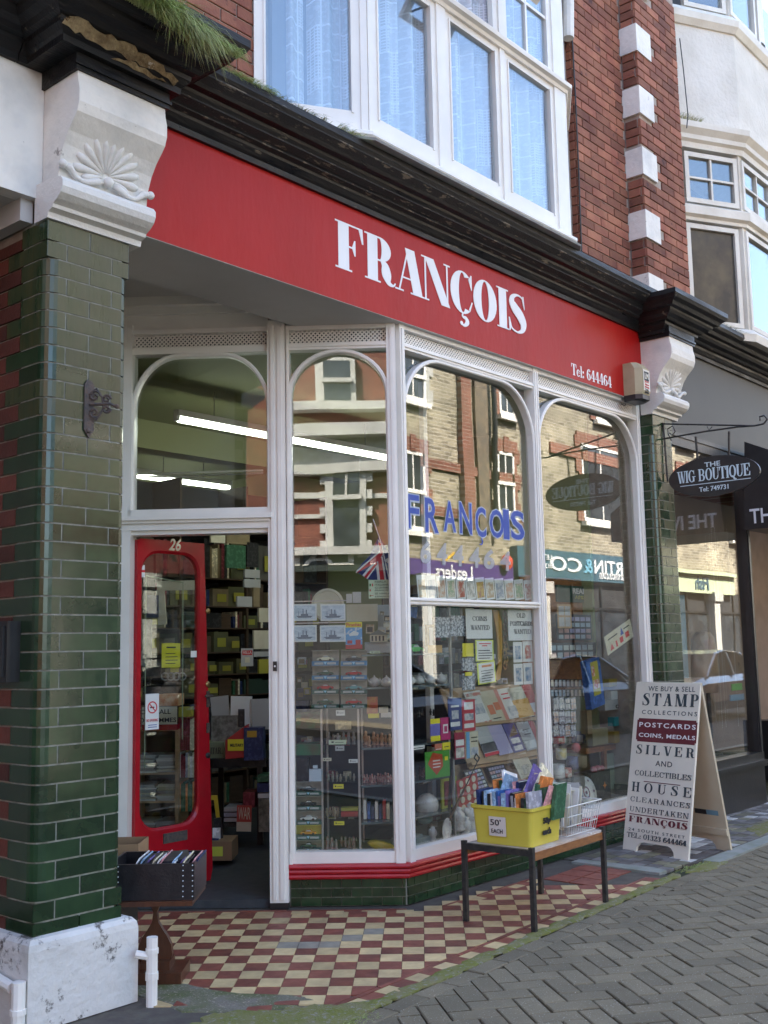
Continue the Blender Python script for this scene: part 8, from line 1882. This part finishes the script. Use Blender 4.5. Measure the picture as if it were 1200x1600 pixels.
pb = ff(.22); u_, v_ = uv(pb, 880, 1216); b = B(); P = pb @ Vector((u_,0,0)); b.box((P.x-.13,P.y-.05,.265),(P.x+.22,P.y+.12,v_+.0)); single('plinth_block', b, DECK, 'low dark block under the mugs', 'block')
bx(ff(.2), 919, 1205, 954, 1251, .12, BM['black'], 'black bag with orange star in the right window', 'bag', 'bag'); P_ = ff(.199); u_, v_ = uv(P_, 945, 1227); b = B(P_); b.ext([(u_+(.03 if i%2==0 else .012)*math.cos(i*math.pi/4), v_+(.03 if i%2==0 else .012)*math.sin(i*math.pi/4)) for i in range(8)], 0, .001); single('orange_star', b, mat('orange_star_print',(.6,.2,.05),rough=.5), 'orange star emblem on the black bag', 'emblem')
b = B(); P = ff(.22) @ Vector((*uv(ff(.22), 934, 1203), 0))
for k in range(5): b.ball((P.x+(k-2)*.03, P.y+(k%2)*.02, P.z+(k%3)*.008), .026, 6, .8)
single('red_cloth', b, mat('dull_red_cloth',(.28,.05,.06),(.4,.12,.12),s=20,rough=.8), 'crumpled dull red cloth on top of the black bag', 'cloth', kind='stuff')
ballthing(ff(.24), 900, 1168, .035, REDC, 'small red ball ornament beside the jars', 'red_ball', 'ornament')
# dark boards added behind the displays so that the room reads dark
bx(ff(.78), 850, 1030, 990, 1260, .02, DKIN, 'dark board added to blacken the room behind the right window', 'board', 'back_board')
bx(ff(.85), 628, 1080, 850, 1330, .02, DKIN, 'dark board added to blacken the room behind the front window', 'board', 'back_board')
bx(fr(.62), 462, 1075, 612, 1335, .02, DKIN, 'dark board added to blacken the room behind the slanted window', 'board', 'back_board')
# shelves of stock seen dimly over the added dark boards
st2 = thing('wall_shelves', 'dim wall shelves with small framed cards behind the front window', 'shelves', (6.5,1.9,1)); FQ = ff(1.6)
u0, v0, u1, v1 = rc(FQ, 634, 960, 830, 1080)
b = B(FQ); b.box((u0,.05,-.25),(u1,2.0,-.23)); part('back', b, DW_, st2)
for k in range(6): z_ = .9+k*.2; b = B(FQ); b.box((u0,z_,-.23),(u1,z_+.015,-.0)); part('shelf', b, DW_, st2)
rb = random.Random(90)
for k in range(5):
    X = u0+.02
    while X < u1-.1: 
        w_ = rb.uniform(.04,.12); b = B(FQ); b.box((X,.9+k*.2+.016,-.2),(X+w_-.01,.9+k*.2+rb.uniform(.08,.17),-.03)); single('shelf_item', b, rb.choice([BM['black'],PAPG,KRAFT,BM['maroon'],BM['dark green'],BM['cream'],BM['silver grey']]), 'dim boxes and frames on the wall shelves behind the front window', 'box', 'stock on the dim wall shelves'); X += w_

# ---- more small stock crowding the windows
rb = random.Random(404)
def crowd(F, x0, y0, x1, y1, n, label, grp, sz=(6,13), dp=.04, cols=None, seed=0, frame_=False):
    rb = random.Random(seed); cols = cols or [PAPER,PAPC,PAPG,KRAFT,BM['navy'],BM['maroon'],PIC[0],PIC[1],PIC[3],PIC[5],REDC,YLAB,BM['dark green']]
    for k in range(n):
        w_ = rb.uniform(*sz); x = rb.uniform(x0, x1-w_); h_ = w_*rb.uniform(.7, 1.5); y = y1 if not frame_ else rb.uniform(y0+h_, y1)
        a, v0, c, v1 = rc(F, x, y-h_, x+w_, y); zz_ = rb.uniform(-.12, .0); M = F @ Matrix.Translation(((a+c)/2, v0, zz_)) @ Matrix.Rotation(rb.uniform(-.12,.12), 4, 'Z')
        b = B(M); hw, hh = (c-a)/2, (v1-v0); b.box((-hw,.001,-dp),(hw,hh,0)); m1 = rb.choice(cols); m2 = rb.choice(cols)
        o = single('small_packet', b, m1, label, 'packet', grp)
        b = B(M); b.box((-hw*.7,hh*.15,0),(hw*.7,hh*(.55+.3*rb.random()),.0007)); W[o] = Matrix.Translation(o.location); part('print', b, m2, o)
for i, (y0, y1) in enumerate(((1120,1165),(1175,1223),(1235,1280),(1290,1333))):
    crowd(fr(.42), 463, y0, 502, y1, 5, 'small packets crowded at the back left of the slanted window', 'packets in the slanted window', seed=10+i)
    crowd(fr(.46), 506, y0, 558, y1, 7, 'small packets crowded behind the glass cabinet shelves', 'packets behind the glass cabinet', seed=20+i)
    crowd(ff(.40), 634, y0, 700, y1+2, 7, 'small packets crowded on the dark shelves of the front window', 'packets on the dark shelves', seed=30+i)
crowd(ff(.5), 700, 955, 835, 1070, 12, 'small framed cards hanging dimly behind the front window notices', 'framed cards behind the notices', seed=50, frame_=True, cols=[PAPG,KRAFT,BM['black'],PIC[1]])
crowd(ff(.45), 855, 1090, 985, 1162, 18, 'assorted packets standing along the back of the right window', 'packets in the right window', seed=51)
crowd(ff(.3), 855, 1215, 925, 1262, 8, 'small packets among the plates in the right window', 'packets among the plates', seed=52)
crowd(fr(.34), 463, 1020, 486, 1108, 8, 'small cards left of the hanging car boxes', 'cards left of the car boxes', seed=53, frame_=True)
crowd(fr(.40), 567, 955, 612, 1012, 6, 'dim small pictures above the model house', 'dim pictures above the model house', seed=54, frame_=True, cols=[PAPG,KRAFT,BM['black'],PIC[0]])
